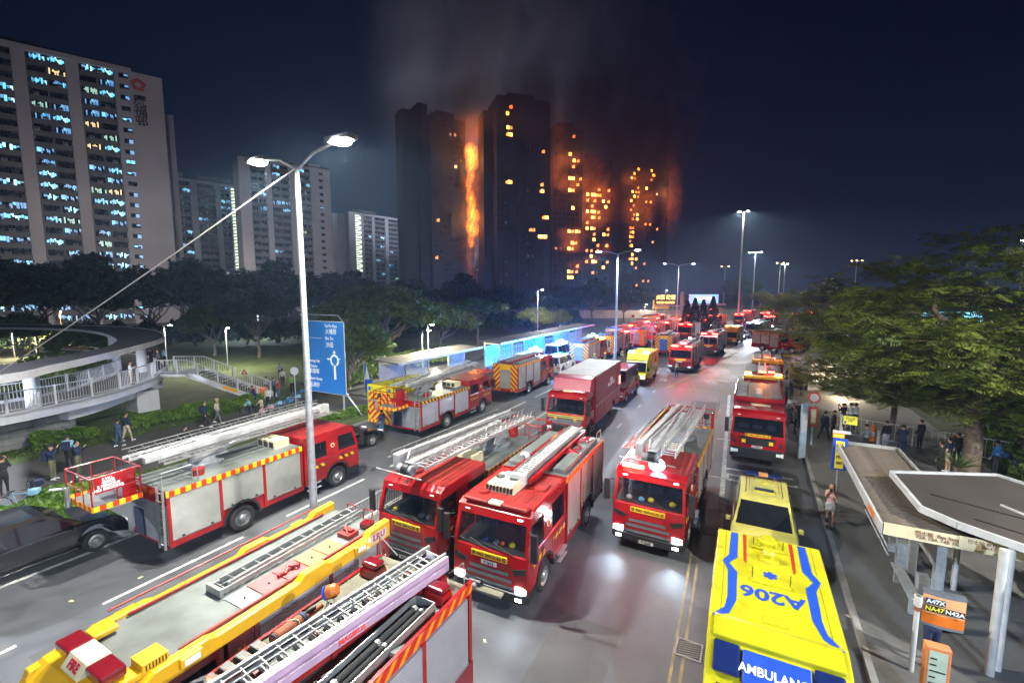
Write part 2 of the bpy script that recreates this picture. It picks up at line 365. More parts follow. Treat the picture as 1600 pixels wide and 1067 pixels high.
def cab(root, W, H, yF, L, style='S', lod=0, lights=(0, 0), plate='P 2612', crew=True, roofc=None, interior=True, red=None, stripe=True, ax=1.35, sign='FIRE SERVICES', visor=None, glow=1.0):
    red = red or RED; roofc = roofc or RED2; hw = W / 2; yB = yF - L; zb = 1.60; zr = H - .34
    top = [(yB, zb), (yF - .06, zb), (yF - .015, 1.30), (yF, .95), (yF - .01, .62)]
    b = MB(); pts = hull_profile(yB, yF - .01, .62, zb, [(yF - ax, .60)], top[:-1])
    b.prism(pts, -hw, hw, red); obj('cab_body', b, root, bevel=.05 if not lod else 0, seg=3)
    # floor behind the arch, roof, pillars
    b = MB()
    b.prism([(yF - .25, zr), (yF - .30, H - .12), (yF - .52, H), (yB, H), (yB, zr)], -hw + .03, hw - .03, red)
    if not lod:
        for k in (-.72, -.36, 0, .36, .72): b.box(k - .035, k + .035, yB + .12, yF - .85, H, H + .022, roofc)
        b.box(-hw + .1, hw - .1, yB + .05, yF - .56, H, H + .010, roofc)
    obj('cab_roof', b, root, bevel=.06 if not lod else 0, seg=3)
    for s in (-1, 1):
        b = MB(); b.beam((s * (hw - .05), yF - .09, zb), (s * (hw - .10), yF - .29, zr + .02), .09, .12, red, up=(0, 1, 0)); obj('pillar', b, root)
        for yy, pw in ([(yF - 1.22, .13), (yB + .07, .13)] if not crew else [(yF - 1.47, .62), (yB + .07, .13)]):
            b = MB(); b.beam((s * (hw - .035), yy, zb), (s * (hw - .065), yy, zr + .02), .06, pw, red, up=(0, 1, 0)); obj('pillar', b, root)
        if crew and not lod and sign:
            b = MB(); b.lathe([(0, .02), (.10, .02), (.10, 0)], (s * (hw - .02), yF - 1.47, 1.98), (s, 0, 0), CREAM, 16); b.lathe([(0, .024), (.065, .024)], (s * (hw - .02), yF - 1.47, 1.98), (s, 0, 0), RED, 14); obj('crest', b, root)
    b = MB(); b.box(-hw + .05, hw - .05, yB, yB + .05, zb, zr, red); b.box(-hw + .07, hw - .07, yB + .052, yB + .07, zb, zr, BLK); obj('rear_wall', b, root)
    b = MB(); b.box(-hw + .06, hw - .06, yB + .07, yF - .10, zb + .002, zb + .012, BLK); b.box(-hw + .06, hw - .06, yB + .07, yF - .32, zr - .02, zr - .005, BLK); obj('cab_lining', b, root)
    # glass
    b = MB(); z1 = zr - .0
    b.add([(-hw + .10, yF - .085, zb + .02), (hw - .10, yF - .085, zb + .02), (hw - .14, yF - .285, z1), (-hw + .14, yF - .285, z1)], [(0, 1, 2, 3)], GLASS if not lod else GLASSD)
    obj('windscreen', b, root)
    spans = [(yF - 1.16, yF - .26)] + ([(yB + .12, yF - 1.80)] if crew else [])
    for s in (-1, 1):
        for a, c in spans:
            b = MB(); b.add([(s * (hw - .025), a, zb + .03), (s * (hw - .025), c + .1, zb + .03), (s * (hw - .055), c - .06, z1), (s * (hw - .055), a, z1)], [(0, 1, 2, 3)], GLASS if not lod else GLASSD)
            obj('side_window', b, root)
        if lod > 1: continue
        for a, c in ([(yF - 1.20, yF - .22)] + ([(yB + .08, yF - 1.78)] if crew else [])):
            b = MB(); zz = 1.12 if a > yF - 1.3 else .80
            if a < yF - 1.3: b.box(s * hw - .006, s * hw + .006, a, c, zz, zb - .03, red)
            else: b.box(s * hw - .006, s * hw + .006, a, c, zz, zb - .03, red)
            d = obj('door', b, root)
            hb = MB(); hb.box(s * hw - .03, s * hw + .03, a + .1, a + .28, 1.42, 1.47, BLK); obj('handle', hb, d)
            if stripe:
                sb = MB(); sb.box(s * (hw + .008) - .002, s * (hw + .008) + .002, a + .05, c - .05, 1.22, 1.36, HAZ_YN if style == 'S' else HAZ_Y); obj('hazard_stripe', sb, d)
    # front
    if style == 'S':
        for k, (zz, h, w2) in enumerate(((1.06, .10, .62), (.88, .11, .72), (.68, .10, .74))):
            b = MB(); b.box(-w2, w2, yF - .03, yF + .012, zz - h / 2, zz + h / 2, BLK)
            if not lod:
                for q in (-.03, 0, .03): b.box(-w2 + .02, w2 - .02, yF + .012, yF + .02, zz + q - .006, zz + q + .006, GRY)
            obj('grille', b, root)
        for s in (-1, 1):
            b = MB(); b.prism([(s * .70, 1.22), (s * 1.10, 1.34), (s * 1.12, 1.20), (s * .78, 1.08)], yF - .04, yF + .008, BLK, 'y'); obj('corner_vent', b, root)
        bz0, bz1, bm = .34, .60, BLK
    else:
        b = MB(); b.prism([(-.80, 1.42), (.80, 1.42), (.68, 1.08), (-.68, 1.08)], yF - .03, yF + .012, BLK, 'y'); obj('grille', b, root)
        b = MB(); b.prism([(-.80, 1.45), (0, 1.40), (.80, 1.45), (.80, 1.475), (0, 1.43), (-.80, 1.475)], yF - .02, yF + .022, CHROME, 'y'); obj('chrome_bar', b, root)
        if not lod: text('MAN', .13, CHROME, root, (0, yF + .02, 1.22), (pi / 2, 0, pi), bold=.01)
        for s in (-1, 1):
            b = MB(); b.box(s * .60 - .09, s * .60 + .09, yF + .01, yF + .02, 1.15, 1.33, PLATE_Y); obj('yellow_emblem', b, root)
            b = MB(); b.prism([(s * 1.0, 1.3), (s * 1.1, 1.3), (s * 1.02, 1.0), (s * .92, 1.0)], yF - .03, yF + .01, BLK, 'y'); obj('corner_vent', b, root)
        bz0, bz1, bm = .38, .92, BLK
    b = MB(); b.prism([(-hw, yF - .7), (-hw, yF - .02), (-hw + .18, yF + .07), (hw - .18, yF + .07), (hw, yF - .02), (hw, yF - .7)], bz0, bz1, bm, 'z')
    obj('bumper', b, root, bevel=.03 if not lod else 0)
    hz = .70 if style == 'S' else .72; hy = yF + .02 if style == 'S' else yF + .065
    for i, s in enumerate((-1, 1)):
        on = lights[i] if len(lights) > i else 0
        b = MB(); b.box(s * (hw - .22) - .16, s * (hw - .22) + .16, hy - .05, hy + (.012 if style == 'S' else .01), hz - .085, hz + .085, HEADON if on else HEADOFF)
        h = obj('headlight', b, root, bevel=.02 if not lod else 0)
        b = MB(); b.box(s * (hw - .09) - .03, s * (hw - .09) + .05, hy - .06, hy + .004, hz - .1, hz + .1, AMB if style == 'S' else HEADOFF); obj('indicator', b, root)
        if on > 1:
            b = MB(); b.box(s * (hw - .25) - .09, s * (hw - .25) + .09, yF + .04, yF + .075, .42, .50, HEADON); obj('fog_lamp', b, root)
        if on and not lod:
            spot_light('headlamp_beam', (s * (hw - .25), yF + .12, .62), (0.05 * s, 1, -.62), 26 * on * glow, (.62, .82, 1.0), 62, .7, .10, root)
        if not lod or lod == 1:
            b = MB(); b.box(s * (hw - .35) - .07, s * (hw - .35) + .07, yF - .275, yF - .245, zr + .11, zr + .135, MARK if on > 1 else HEADOFF); obj('marker_lamp', b, root)
    if sign:
        b = MB(); b.box(-.56, .56, yF - .02, yF + .018, 1.36 if style == 'S' else 1.50, 1.52 if style == 'S' else 1.64, PLATE_Y); pl = obj('name_board', b, root)
        if not lod: text('消 ' + sign + ' 防', .125, mat('black_lettering', (.01, .01, .01), .6, var=0), pl, (0, yF + .024, 1.435 if style == 'S' else 1.57), (pi / 2, 0, pi), bold=.002)
    if plate:
        b = MB(); pz = 1.24 if style == 'S' and plate == 'P 2612' else (.40 if style == 'S' else 1.0); py = yF + (.02 if pz > .6 else .075); b.box(-.24, .24, py - .02, py, pz - .055, pz + .055, WHT)
        pl = obj('number_plate', b, root)
        if not lod: text(plate, .11, mat('black_lettering', (.01, .01, .01), .6, var=0), pl, (0, py + .005, pz), (pi / 2, 0, pi), bold=.003)
    for s in (-1, 1):   # mirrors
        b = MB(); b.path([(s * (hw - .02), yF - .1, zr - .02), (s * (hw + .18), yF + .02, zr - .05)], .018, BLK); b.path([(s * (hw - .02), yF - .1, zb + .05), (s * (hw + .18), yF + .02, zb + .1)], .018, BLK)
        b.box(s * (hw + .19) - .09, s * (hw + .19) + .09, yF - .03, yF + .07, zb + .02, zr - .02, BLK)
        obj('mirror', b, root, bevel=.02 if not lod else 0)
    if lod: return
    b = MB()   # wipers
    for x0 in (-.75, .05): b.path([(x0, yF - .04, zb + .0), (x0 + .62, yF - .11, zb + .16)], .012, BLK); b.path([(x0 + .2, yF - .06, zb + .03), (x0 + .95, yF - .10, zb + .12)], .010, BLK)
    obj('wiper', b, root)
    for s in (-1, 1):
        for za in (.36, .58): b = MB(); b.box(s * hw - .10, s * hw + .01, yB + .1, yB + .75, za, za + .035, STEEL); obj('step', b, root)
    for s in (-1, 1):
        b = MB(); rr = .62; n = 12
        for i in range(n):
            t0, t1 = pi * i / n, pi * (i + 1) / n
            b.add([(s * (hw + .015), yF - ax + rr * cos(t), .47 + rr * sin(t)) for t in (t0, t1)] + [(s * (hw - .22), yF - ax + rr * cos(t), .47 + rr * sin(t)) for t in (t1, t0)], [(0, 1, 2, 3)], BLK)
            b.add([(s * (hw + .015), yF - ax + rr * cos(t), .47 + rr * sin(t)) for t in (t0, t1)] + [(s * (hw + .015), yF - ax + (rr + .07) * cos(t), .47 + (rr + .07) * sin(t)) for t in (t1, t0)], [(0, 1, 2, 3)], BLK)
        obj('mudguard', b, root)
    if interior:
        b = MB(); b.box(-hw + .08, hw - .08, yF - .55, yF - .16, zb - .35, zb - .02, GRY); obj('dashboard', b, root)
        for x in (-.62, 0, .62):
            b = MB(); b.box(x - .24, x + .24, yF - 1.25, yF - .8, .95, 1.22, NAVY); b.box(x - .23, x + .23, yF - 1.33, yF - 1.2, 1.2, 1.85, NAVY); b.box(x - .13, x + .13, yF - 1.33, yF - 1.22, 1.86, 2.05, NAVY); obj('seat', b, root)
        b = MB(); R = Matrix.Rotation(radians(60), 4, 'X'); pts = [Vector((-.62, yF - .62, zb - .02)) + (R @ Vector((cos(t) * .2, sin(t) * .2, 0))).to_3d() for t in [2 * pi * i / 16 for i in range(17)]]
        b.path(pts, .016, BLK, 5); obj('steering_wheel', b, root)

def beacon_bar(root, x0, x1, y, z, m, h=.12, d=.22, name='light_bar'):
    b = MB(); b.box(x0, x1, y - d / 2, y + d / 2, z, z + h, m); return obj(name, b, root, bevel=.03)

def ladder_mb(p0, p1, w, mt, rail=.035, railh=.07, step=.30, rung=.016, rmt=None, side=(1, 0, 0), b=None):
    b = b or MB(); p0 = Vector(p0); p1 = Vector(p1); s = Vector(side); rmt = rmt or mt
    for k in (-1, 1): b.beam(p0 + s * (k * w / 2), p1 + s * (k * w / 2), rail, railh, mt)
    L = (p1 - p0).length; n = max(2, int(L / step))
    for i in range(n):
        c = p0.lerp(p1, (i + .5) / n); b.tube(c - s * (w / 2), c + s * (w / 2), rung, rmt, n=6, cap=False)
    return b

def body(root, W, H, y0, y1, rear_ax, lod=0, haz=None, shut=None, red=None, rear='shutter', n=3, zs=.78, rmat=None, hazw=.18, r=.62):
    "pump / equipment body from y0 (rear) to y1 (front)"
    haz = haz or HAZ_Y; shut = shut or SHUT; red = red or RED; hw = W / 2; rmat = rmat or CHEV
    pts = hull_profile(y0, y1, .50, H, [(rear_ax, r)])
    b = MB(); b.prism(pts, -hw + .05, hw - .05, red); bd = obj('body', b, root)
    seg = (y1 - y0 - .10) / n; holes = []
    for s in (-1, 1):
        b = MB(); x = s * (hw - .05)
        b.box(min(x, x + s * .05), max(x, x + s * .05), y0, y1, H - hazw, H, haz); obj('hazard_strip', b, root)
        for k in range(n + 1):
            yy = y0 + .05 + seg * k; b2 = MB(); b2.box(min(x, x + s * .05), max(x, x + s * .05), max(y0, yy - .05), min(y1, yy + .05), .95 if abs(yy - rear_ax) < r + .1 else .52, H - hazw - .002, red); obj('body_post', b2, root)
        for k in range(n):
            a = y0 + .105 + seg * k; c = y0 + seg * (k + 1) - .005
            over = a < rear_ax + r and c > rear_ax - r
            zz = 1.12 if over else zs
            b = MB(); b.box(min(x, x + s * .03), max(x, x + s * .03), a, c, zz, H - hazw - .02, shut); sh = obj('shutter', b, root)
            if not lod:
                b = MB(); b.box(min(x, x + s * .05), max(x, x + s * .05), a, c, zz - .05, zz, ALU)
                for q in (.2, .8): b.box(min(x, x + s * .06), max(x, x + s * .06), a + (c - a) * q - .04, a + (c - a) * q + .04, zz - .02, zz + .04, BLK)
                obj('lift_bar', b, sh)
            if not over:
                b = MB(); b.box(min(x, x + s * .035), max(x, x + s * .035), a, c, .52, zz - .06, red); obj('skirt', b, root)
        # arch trim
        b = MB(); nn = 10
        for i in range(nn):
            t0, t1 = pi * i / nn, pi * (i + 1) / nn; X = s * (hw + .01)
            b.add([(X, rear_ax + r * cos(t), .47 + r * sin(t)) for t in (t0, t1)] + [(X, rear_ax + (r + .09) * cos(t), .47 + (r + .09) * sin(t)) for t in (t1, t0)], [(0, 1, 2, 3)], BLK)
            b.add([(X, rear_ax + r * cos(t), .47 + r * sin(t)) for t in (t0, t1)] + [(X - s * .35, rear_ax + r * cos(t), .47 + r * sin(t)) for t in (t1, t0)], [(0, 1, 2, 3)], BLK)
        obj('mudguard', b, root)
    b = MB()
    if rear == 'shutter':
        b.box(-hw + .05, -.50, y0 - .012, y0 + .0, .55, H, rmat); b.box(.50, hw - .05, y0 - .012, y0, .55, H, rmat); obj('chevron_panel', b, root)
        b = MB(); b.box(-.49, .49, y0 - .02, y0, .75, H - .45, shut); obj('rear_shutter', b, root)
        b = MB(); b.box(-.49, .49, y0 - .014, y0, H - .44, H, YEL if rmat is CHEV else red); obj('rear_header', b, root)
    for s in (-1, 1):
        b = MB(); b.box(s * (hw - .2) - .1, s * (hw - .2) + .1, y0 - .03, y0, .60, .72, TAILR); obj('tail_light', b, root)
    b = MB(); b.box(-hw + .03, hw - .03, y0 + .02, y1 - .02, H, H + .015, DECK); obj('roof_deck', b, root)
    b = MB(); b.box(-hw + .35, hw - .35, y0 + .1, y1 + 2.2, .42, .62, BLK); obj('chassis', b, root)

def rail_mb(pts, h, mt, r=.018, posts=True):
    b = MB(); pts = [Vector(p) for p in pts]
    b.path([p + Vector((0, 0, h)) for p in pts], r, mt)
    if posts:
        for p in pts: b.tube(p, p + Vector((0, 0, h)), r, mt, n=6)
    return b

def basket(root, c, w, d, h, lod=0, sign=True):
    "rescue cage: floor, hazard kick plate, tubular rails, console and monitor"
    cx, cy, cz = c; x0, x1, y0, y1 = cx - w / 2, cx + w / 2, cy - d / 2, cy + d / 2
    b = MB(); b.box(x0, x1, y0, y1, cz, cz + .05, GRY); e = obj('rescue_cage', b, root)
    b = MB()
    for (a, bb, cc, dd) in ((x0 - .02, x1 + .02, y0 - .02, y0), (x0 - .02, x1 + .02, y1, y1 + .02)): b.box(a, bb, cc, dd, cz, cz + .16, HAZ_X)
    for (a, bb) in ((x0 - .02, x0), (x1, x1 + .02)): b.box(a, bb, y0, y1, cz, cz + .16, HAZ_Y)
    obj('kick_plate', b, e)
    b = MB(); R = .025
    for z in (h, h * .55):
        P = [(x0, y0, cz + z), (x1, y0, cz + z), (x1, y1, cz + z), (x0, y1, cz + z), (x0, y0, cz + z)]; b.path(P, R if z == h else R * .7, RED)
    nx = max(2, int(w / .5)); ny = max(2, int(d / .5))
    for i in range(nx + 1):
        x = x0 + (x1 - x0) * i / nx
        for y in (y0, y1): b.tube((x, y, cz), (x, y, cz + h), R if i in (0, nx) else R * .7, RED, n=6)
    for i in range(1, ny):
        y = y0 + (y1 - y0) * i / ny
        for x in (x0, x1): b.tube((x, y, cz), (x, y, cz + h), R * .7, RED, n=6)
    obj('guard_rail', b, e)
    b = MB(); b.box(x1 - .55, x1 - .15, y1 - .42, y1 - .05, cz + .05, cz + h * .95, RED); b.box(x1 - .57, x1 - .13, y1 - .44, y1 - .03, cz + h * .95, cz + h, BLK); obj('control_console', b, e, bevel=.04)
    b = MB(); b.tube((x0 + .3, y0 - .1, cz - .1), (x0 + .3, y0 - .1, cz + .55), .07, ALU, n=10); b.tube((x0 + .3, y0 - .1, cz + .5), (x0 + .3, y0 - .5, cz + .62), .06, ALU, r1=.035, n=10); b.lathe([(.0, 0), (.14, .0), (.14, .05), (0, .05)], (x0 + .3, y0 + .12, cz + .75), (0, 1, 0), BLK, 12)
    obj('water_monitor', b, e)
    return e

def boom(root, lod, yT, zT, yF, zF, yR, zR, x=0.0):
    "articulated platform: turntable, lower boom forward over the cab, ladder rails beside it"
    b = MB(); b.lathe([(.0, 0), (.62, 0), (.62, .16), (.45, .2), (.40, .42), (0, .42)], (x, yT, zT - .62), (0, 0, 1), GRY, 20); obj('turntable', b, root)
    b = MB()
    for s in (-1, 1): b.prism([(yT - .55, zT - .25), (yT + .7, zT - .25), (yT + .15, zT + .38), (yT - .25, zT + .42)], x + s * .34 - .03, x + s * .34 + .03, BOOMW)
    obj('boom_bracket', b, root)
    b = MB(); b.beam((x, yT - .3, zT + .28), (x, yF, zF), .30, .34, BOOMW); b.beam((x, yT - .1, zT + .30), (x, yF - .9, zF + .01), .335, .24, BOOMW)
    obj('lower_boom', b, root, bevel=.03)
    b = MB(); b.beam((x + .42, yF - .1, zF + .22), (x + .42, yR, zR + .15), .20, .22, BOOMW); b.box(x + .30, x + .56, yF - .45, yF + .05, zF - .1, zF + .36, BOOMW); obj('upper_boom', b, root, bevel=.03)
    b = ladder_mb((x - .52, yF + .1, zF + .12), (x - .52, yR - .1, zR + .08), .44, BOOMW, rail=.035, railh=.10, step=.24, rung=.015)
    for k in (-1, 1):
        b.beam((x - .52 + k * .22, yF + .1, zF + .40), (x - .52 + k * .22, yR - .1, zR + .36), .02, .025, ALU)
        n = 20
        for i in range(n):
            p = Vector((x - .52 + k * .22, yF + .1, zF + .12)).lerp(Vector((x - .52 + k * .22, yR - .1, zR + .08)), i / n)
            q = Vector((x - .52 + k * .22, yF + .1, zF + .40)).lerp(Vector((x - .52 + k * .22, yR - .1, zR + .36)), (i + .5) / n)
            b.tube(p, q, .010, ALU, n=5, cap=False)
    obj('boom_ladder', b, root)
    b = ladder_mb((x + .85, yF - .2, zF + .05), (x + .85, yR + .3, zR + .05), .34, ALU, rail=.03, railh=.07, step=.18, rung=.013)
    b.path([(x + .85, yF - .2, zF + .3), (x + .85, yR + .3, zR + .3)], .014, ALU)
    for i in range(12):
        p = Vector((x + .85, yF - .2, zF + .05)).lerp(Vector((x + .85, yR + .3, zR + .05)), i / 11); b.tube(p, p + Vector((0, 0, .25)), .011, ALU, n=5)
    obj('side_ladder', b, root)
    b = MB(); b.tube((x + .1, yT + .35, zT - .2), (x + .05, yT + 1.9, zT + .12), .09, STEEL); b.tube((x + .05, yT + 1.6, zT + .08), (x, yT + 2.6, zT + .25), .05, CHROME); obj('lift_ram', b, root)
    if not lod:
        b = MB()
        for q in range(4): b.lathe([(.16, -.02), (.20, -.02), (.20, .02), (.16, .02)], (x - .1 + q * .06, yF + .06, zF - .05), (1, 0, 0), BLK, 16)
        b.tube((x - .25, yF + .06, zF - .05), (x + .3, yF + .06, zF - .05), .15, GRY, n=14); obj('hose_reel', b, root)
        b = MB(); b.path([(x + .1, yF - .1, zF + .2), (x + .15, yF - .3, zF + .42), (x + .1, (yF + yR) / 2, (zF + zR) / 2 + .34), (x + .1, yR, zR + .2)], .035, ALU); obj('water_pipe', b, root)
        b = MB(); b.path([(x - .8, yF + .35, zF - .12), (x + 1.0, yF + .3, zF - .1)], .02, ALU); obj('tip_bar', b, root)

def wheels(root, W, yF, ax, ra, lod=0, r=.47, steer=0.0, dual=True):
    for s in (-1, 1):
        wheel(root, s * (W / 2 - .16), yF - ax, r, .28, s, lod, steer)
        wheel(root, s * (W / 2 - (.26 if dual else .16)), ra, r, .5 if dual else .28, s, lod)

def place(root, X, yfront, away, L, yaw=0.0):
    "put a vehicle with its front bumper at world Y=yfront; away: it points along the road away from the camera"
    th = (0.0 if away else pi) + radians(yaw)
    root.rotation_euler = (0, 0, th)
    root.location = (X + sin(th) * L / 2, yfront - cos(th) * L / 2, .02)

def fire_truck(label, X, yf, away, L, kind='pump', W=2.36, H=2.75, Hb=None, style='S', lod=0, lights=(0, 0), plate='P 2612', group=None, yaw=0.0, cabL=2.9, crew=True, wb=4.1, glow=1.0, beacon=None, roof='ladder', rear='shutter', name='fire_engine', shut=None, haz=None, red=None, stripe=True, roofc=None):
    root = thing(name, label, 'fire engine', group=group); place(root, X, yf, away, L, yaw)
    yF = L / 2; ra = yF - 1.25 - wb; Hb = Hb or H
    cab(root, W, H, yF, cabL, style, lod, lights, plate, crew, ax=1.25, glow=glow, stripe=stripe, red=red, roofc=roofc)
    body(root, W, Hb, -L / 2, yF - cabL - .10, ra, lod, rear=rear, shut=shut, haz=haz, red=red)
    wheels(root, W, yF, 1.25, ra, lod)
    if beacon:
        for (bx, by, m, w) in beacon: beacon_bar(root, bx - w / 2, bx + w / 2, yF - by, H + .02, m)
    z = Hb + .02; yb = yF - cabL - .1
    if roof == 'ladder':
        b = MB(); b.box(-.42, .42, -L / 2 + .2, yb + 1.2, H + .16, H + .20, GRY)
        for s in (-1, 1): b.box(s * .42 - .05, s * .42 + .05, -L / 2 + .1, yb + 1.3, H + .14, H + .26, RED)
        for yy in (-L / 2 + .4, yb - .3, 0): b.box(-.5, .5, yy - .06, yy + .06, z, H + .16, RED)
        obj('ladder_gantry', b, root)
        b = ladder_mb((0, -L / 2 - .1, H + .30), (0, yb + 1.25, H + .30), .46, ALU, rail=.05, railh=.09, step=.17 if not lod else .3, rung=.022); obj('extension_ladder', b, root)
        b = MB(); b.box(-.34, .34, yb + 1.26, yb + 1.42, H + .14, H + .42, WHT); obj('ladder_end_box', b, root)
        for s in (-1, 1):
            b = MB(); b.box(s * .82 - .22, s * .82 + .22, -L / 2 + .5, yb - .2, z, z + .14, DECK); obj('roof_locker', b, root, bevel=.02)
    if roof == 'boxes':
        for s, a, c in ((-.75, .2, .9), (.7, .1, .95)):
            b = MB(); b.box(s - .28, s + .28, -L / 2 + a, yb - .15 * c, z, z + .09, DECK); obj('roof_locker', b, root, bevel=.02)
        b = ladder_mb((0, -L / 2 + .3, z + .25), (.1, yb + 1.9, z + .30), .40, ALU, step=.35, rail=.06, railh=.1); b.box(-.2, .3, yb - 1.5, yb + 1.6, z + .3, z + .34, ALU); obj('extension_ladder', b, root)
    b = rail_mb([(-W / 2 + .12, -L / 2 + .05, z), (-W / 2 + .12, -L / 2 + .6, z)], .35, ALU); obj('grab_rail', b, root)
    return root

def aerial_truck(label, X, yf, away, L=7.8, lod=0, lights=(0, 0), plate='P 3249', group=None, yaw=0.0, H=2.70, Hb=2.35, W=2.36, cabL=2.9, wb=4.3, beacon=None, cage=(0, -.6, 1.9, 1.0), glow=1.0, bx=0.0, zoff=0.0, tipy=.2, crew=True, haz=None, shut=None):
    root = thing('aerial_platform_truck', label, 'fire engine', group=group); place(root, X, yf, away, L, yaw)
    yF = L / 2; ra = yF - 1.25 - wb
    cab(root, W, H, yF, cabL, 'S', lod, lights, plate, crew, ax=1.25, glow=glow)
    body(root, W, Hb, -L / 2, yF - cabL - .10, ra, lod, rear='open', haz=haz, shut=shut)
    wheels(root, W, yF, 1.25, ra, lod)
    boom(root, lod, -L / 2 + 1.9, Hb + .60, yF - tipy, H + .62 + zoff, -L / 2 - .1, Hb + .75, bx)
    cx, dy, w, d = cage
    basket(root, (cx, -L / 2 + dy, Hb - .35), w, d, 1.05, lod)
    b = MB(); b.box(-.5, .6, yF - cabL - .9, yF - cabL - .25, Hb, Hb + .34, CREAM)
    for q in (-.3, .05, .4): b.box(q - .12, q + .12, yF - cabL - .915, yF - cabL - .9, Hb + .06, Hb + .28, BLK)
    obj('pump_housing', b, root)
    b = MB(); b.box(-W / 2 + .05, W / 2 - .05, -L / 2 - .02, -L / 2, .6, 1.9, GRY); b.box(-.9, -.3, -L / 2 - .06, -L / 2 - .02, .6, 1.5, NAVY); obj('rear_panel', b, root)
    b = ladder_mb((W / 2 - .25, -L / 2 - .1, .5), (W / 2 - .25, -L / 2 - .06, Hb + .1), .34, ALU, step=.28); obj('rear_ladder', b, root)
    b = rail_mb([(W / 2 - .45, -L / 2 + .1, Hb), (W / 2 - .45, -L / 2 + 1.0, Hb), (W / 2 - .1, -L / 2 + 1.0, Hb)], .5, ALU); obj('deck_rail', b, root)
    b = MB(); b.lathe([(.0, 0), (.19, 0), (.19, .16), (.21, .17), (.21, .22), (0, .22)], (W / 2 - .65, -L / 2 + 1.3, Hb + .01), (0, 0, 1), RED2, 16); obj('deck_cap', b, root)
    if beacon:
        for (bx_, by, m, w) in beacon: beacon_bar(root, bx_ - w / 2, bx_ + w / 2, yF - by, H + .02, m)
    return root
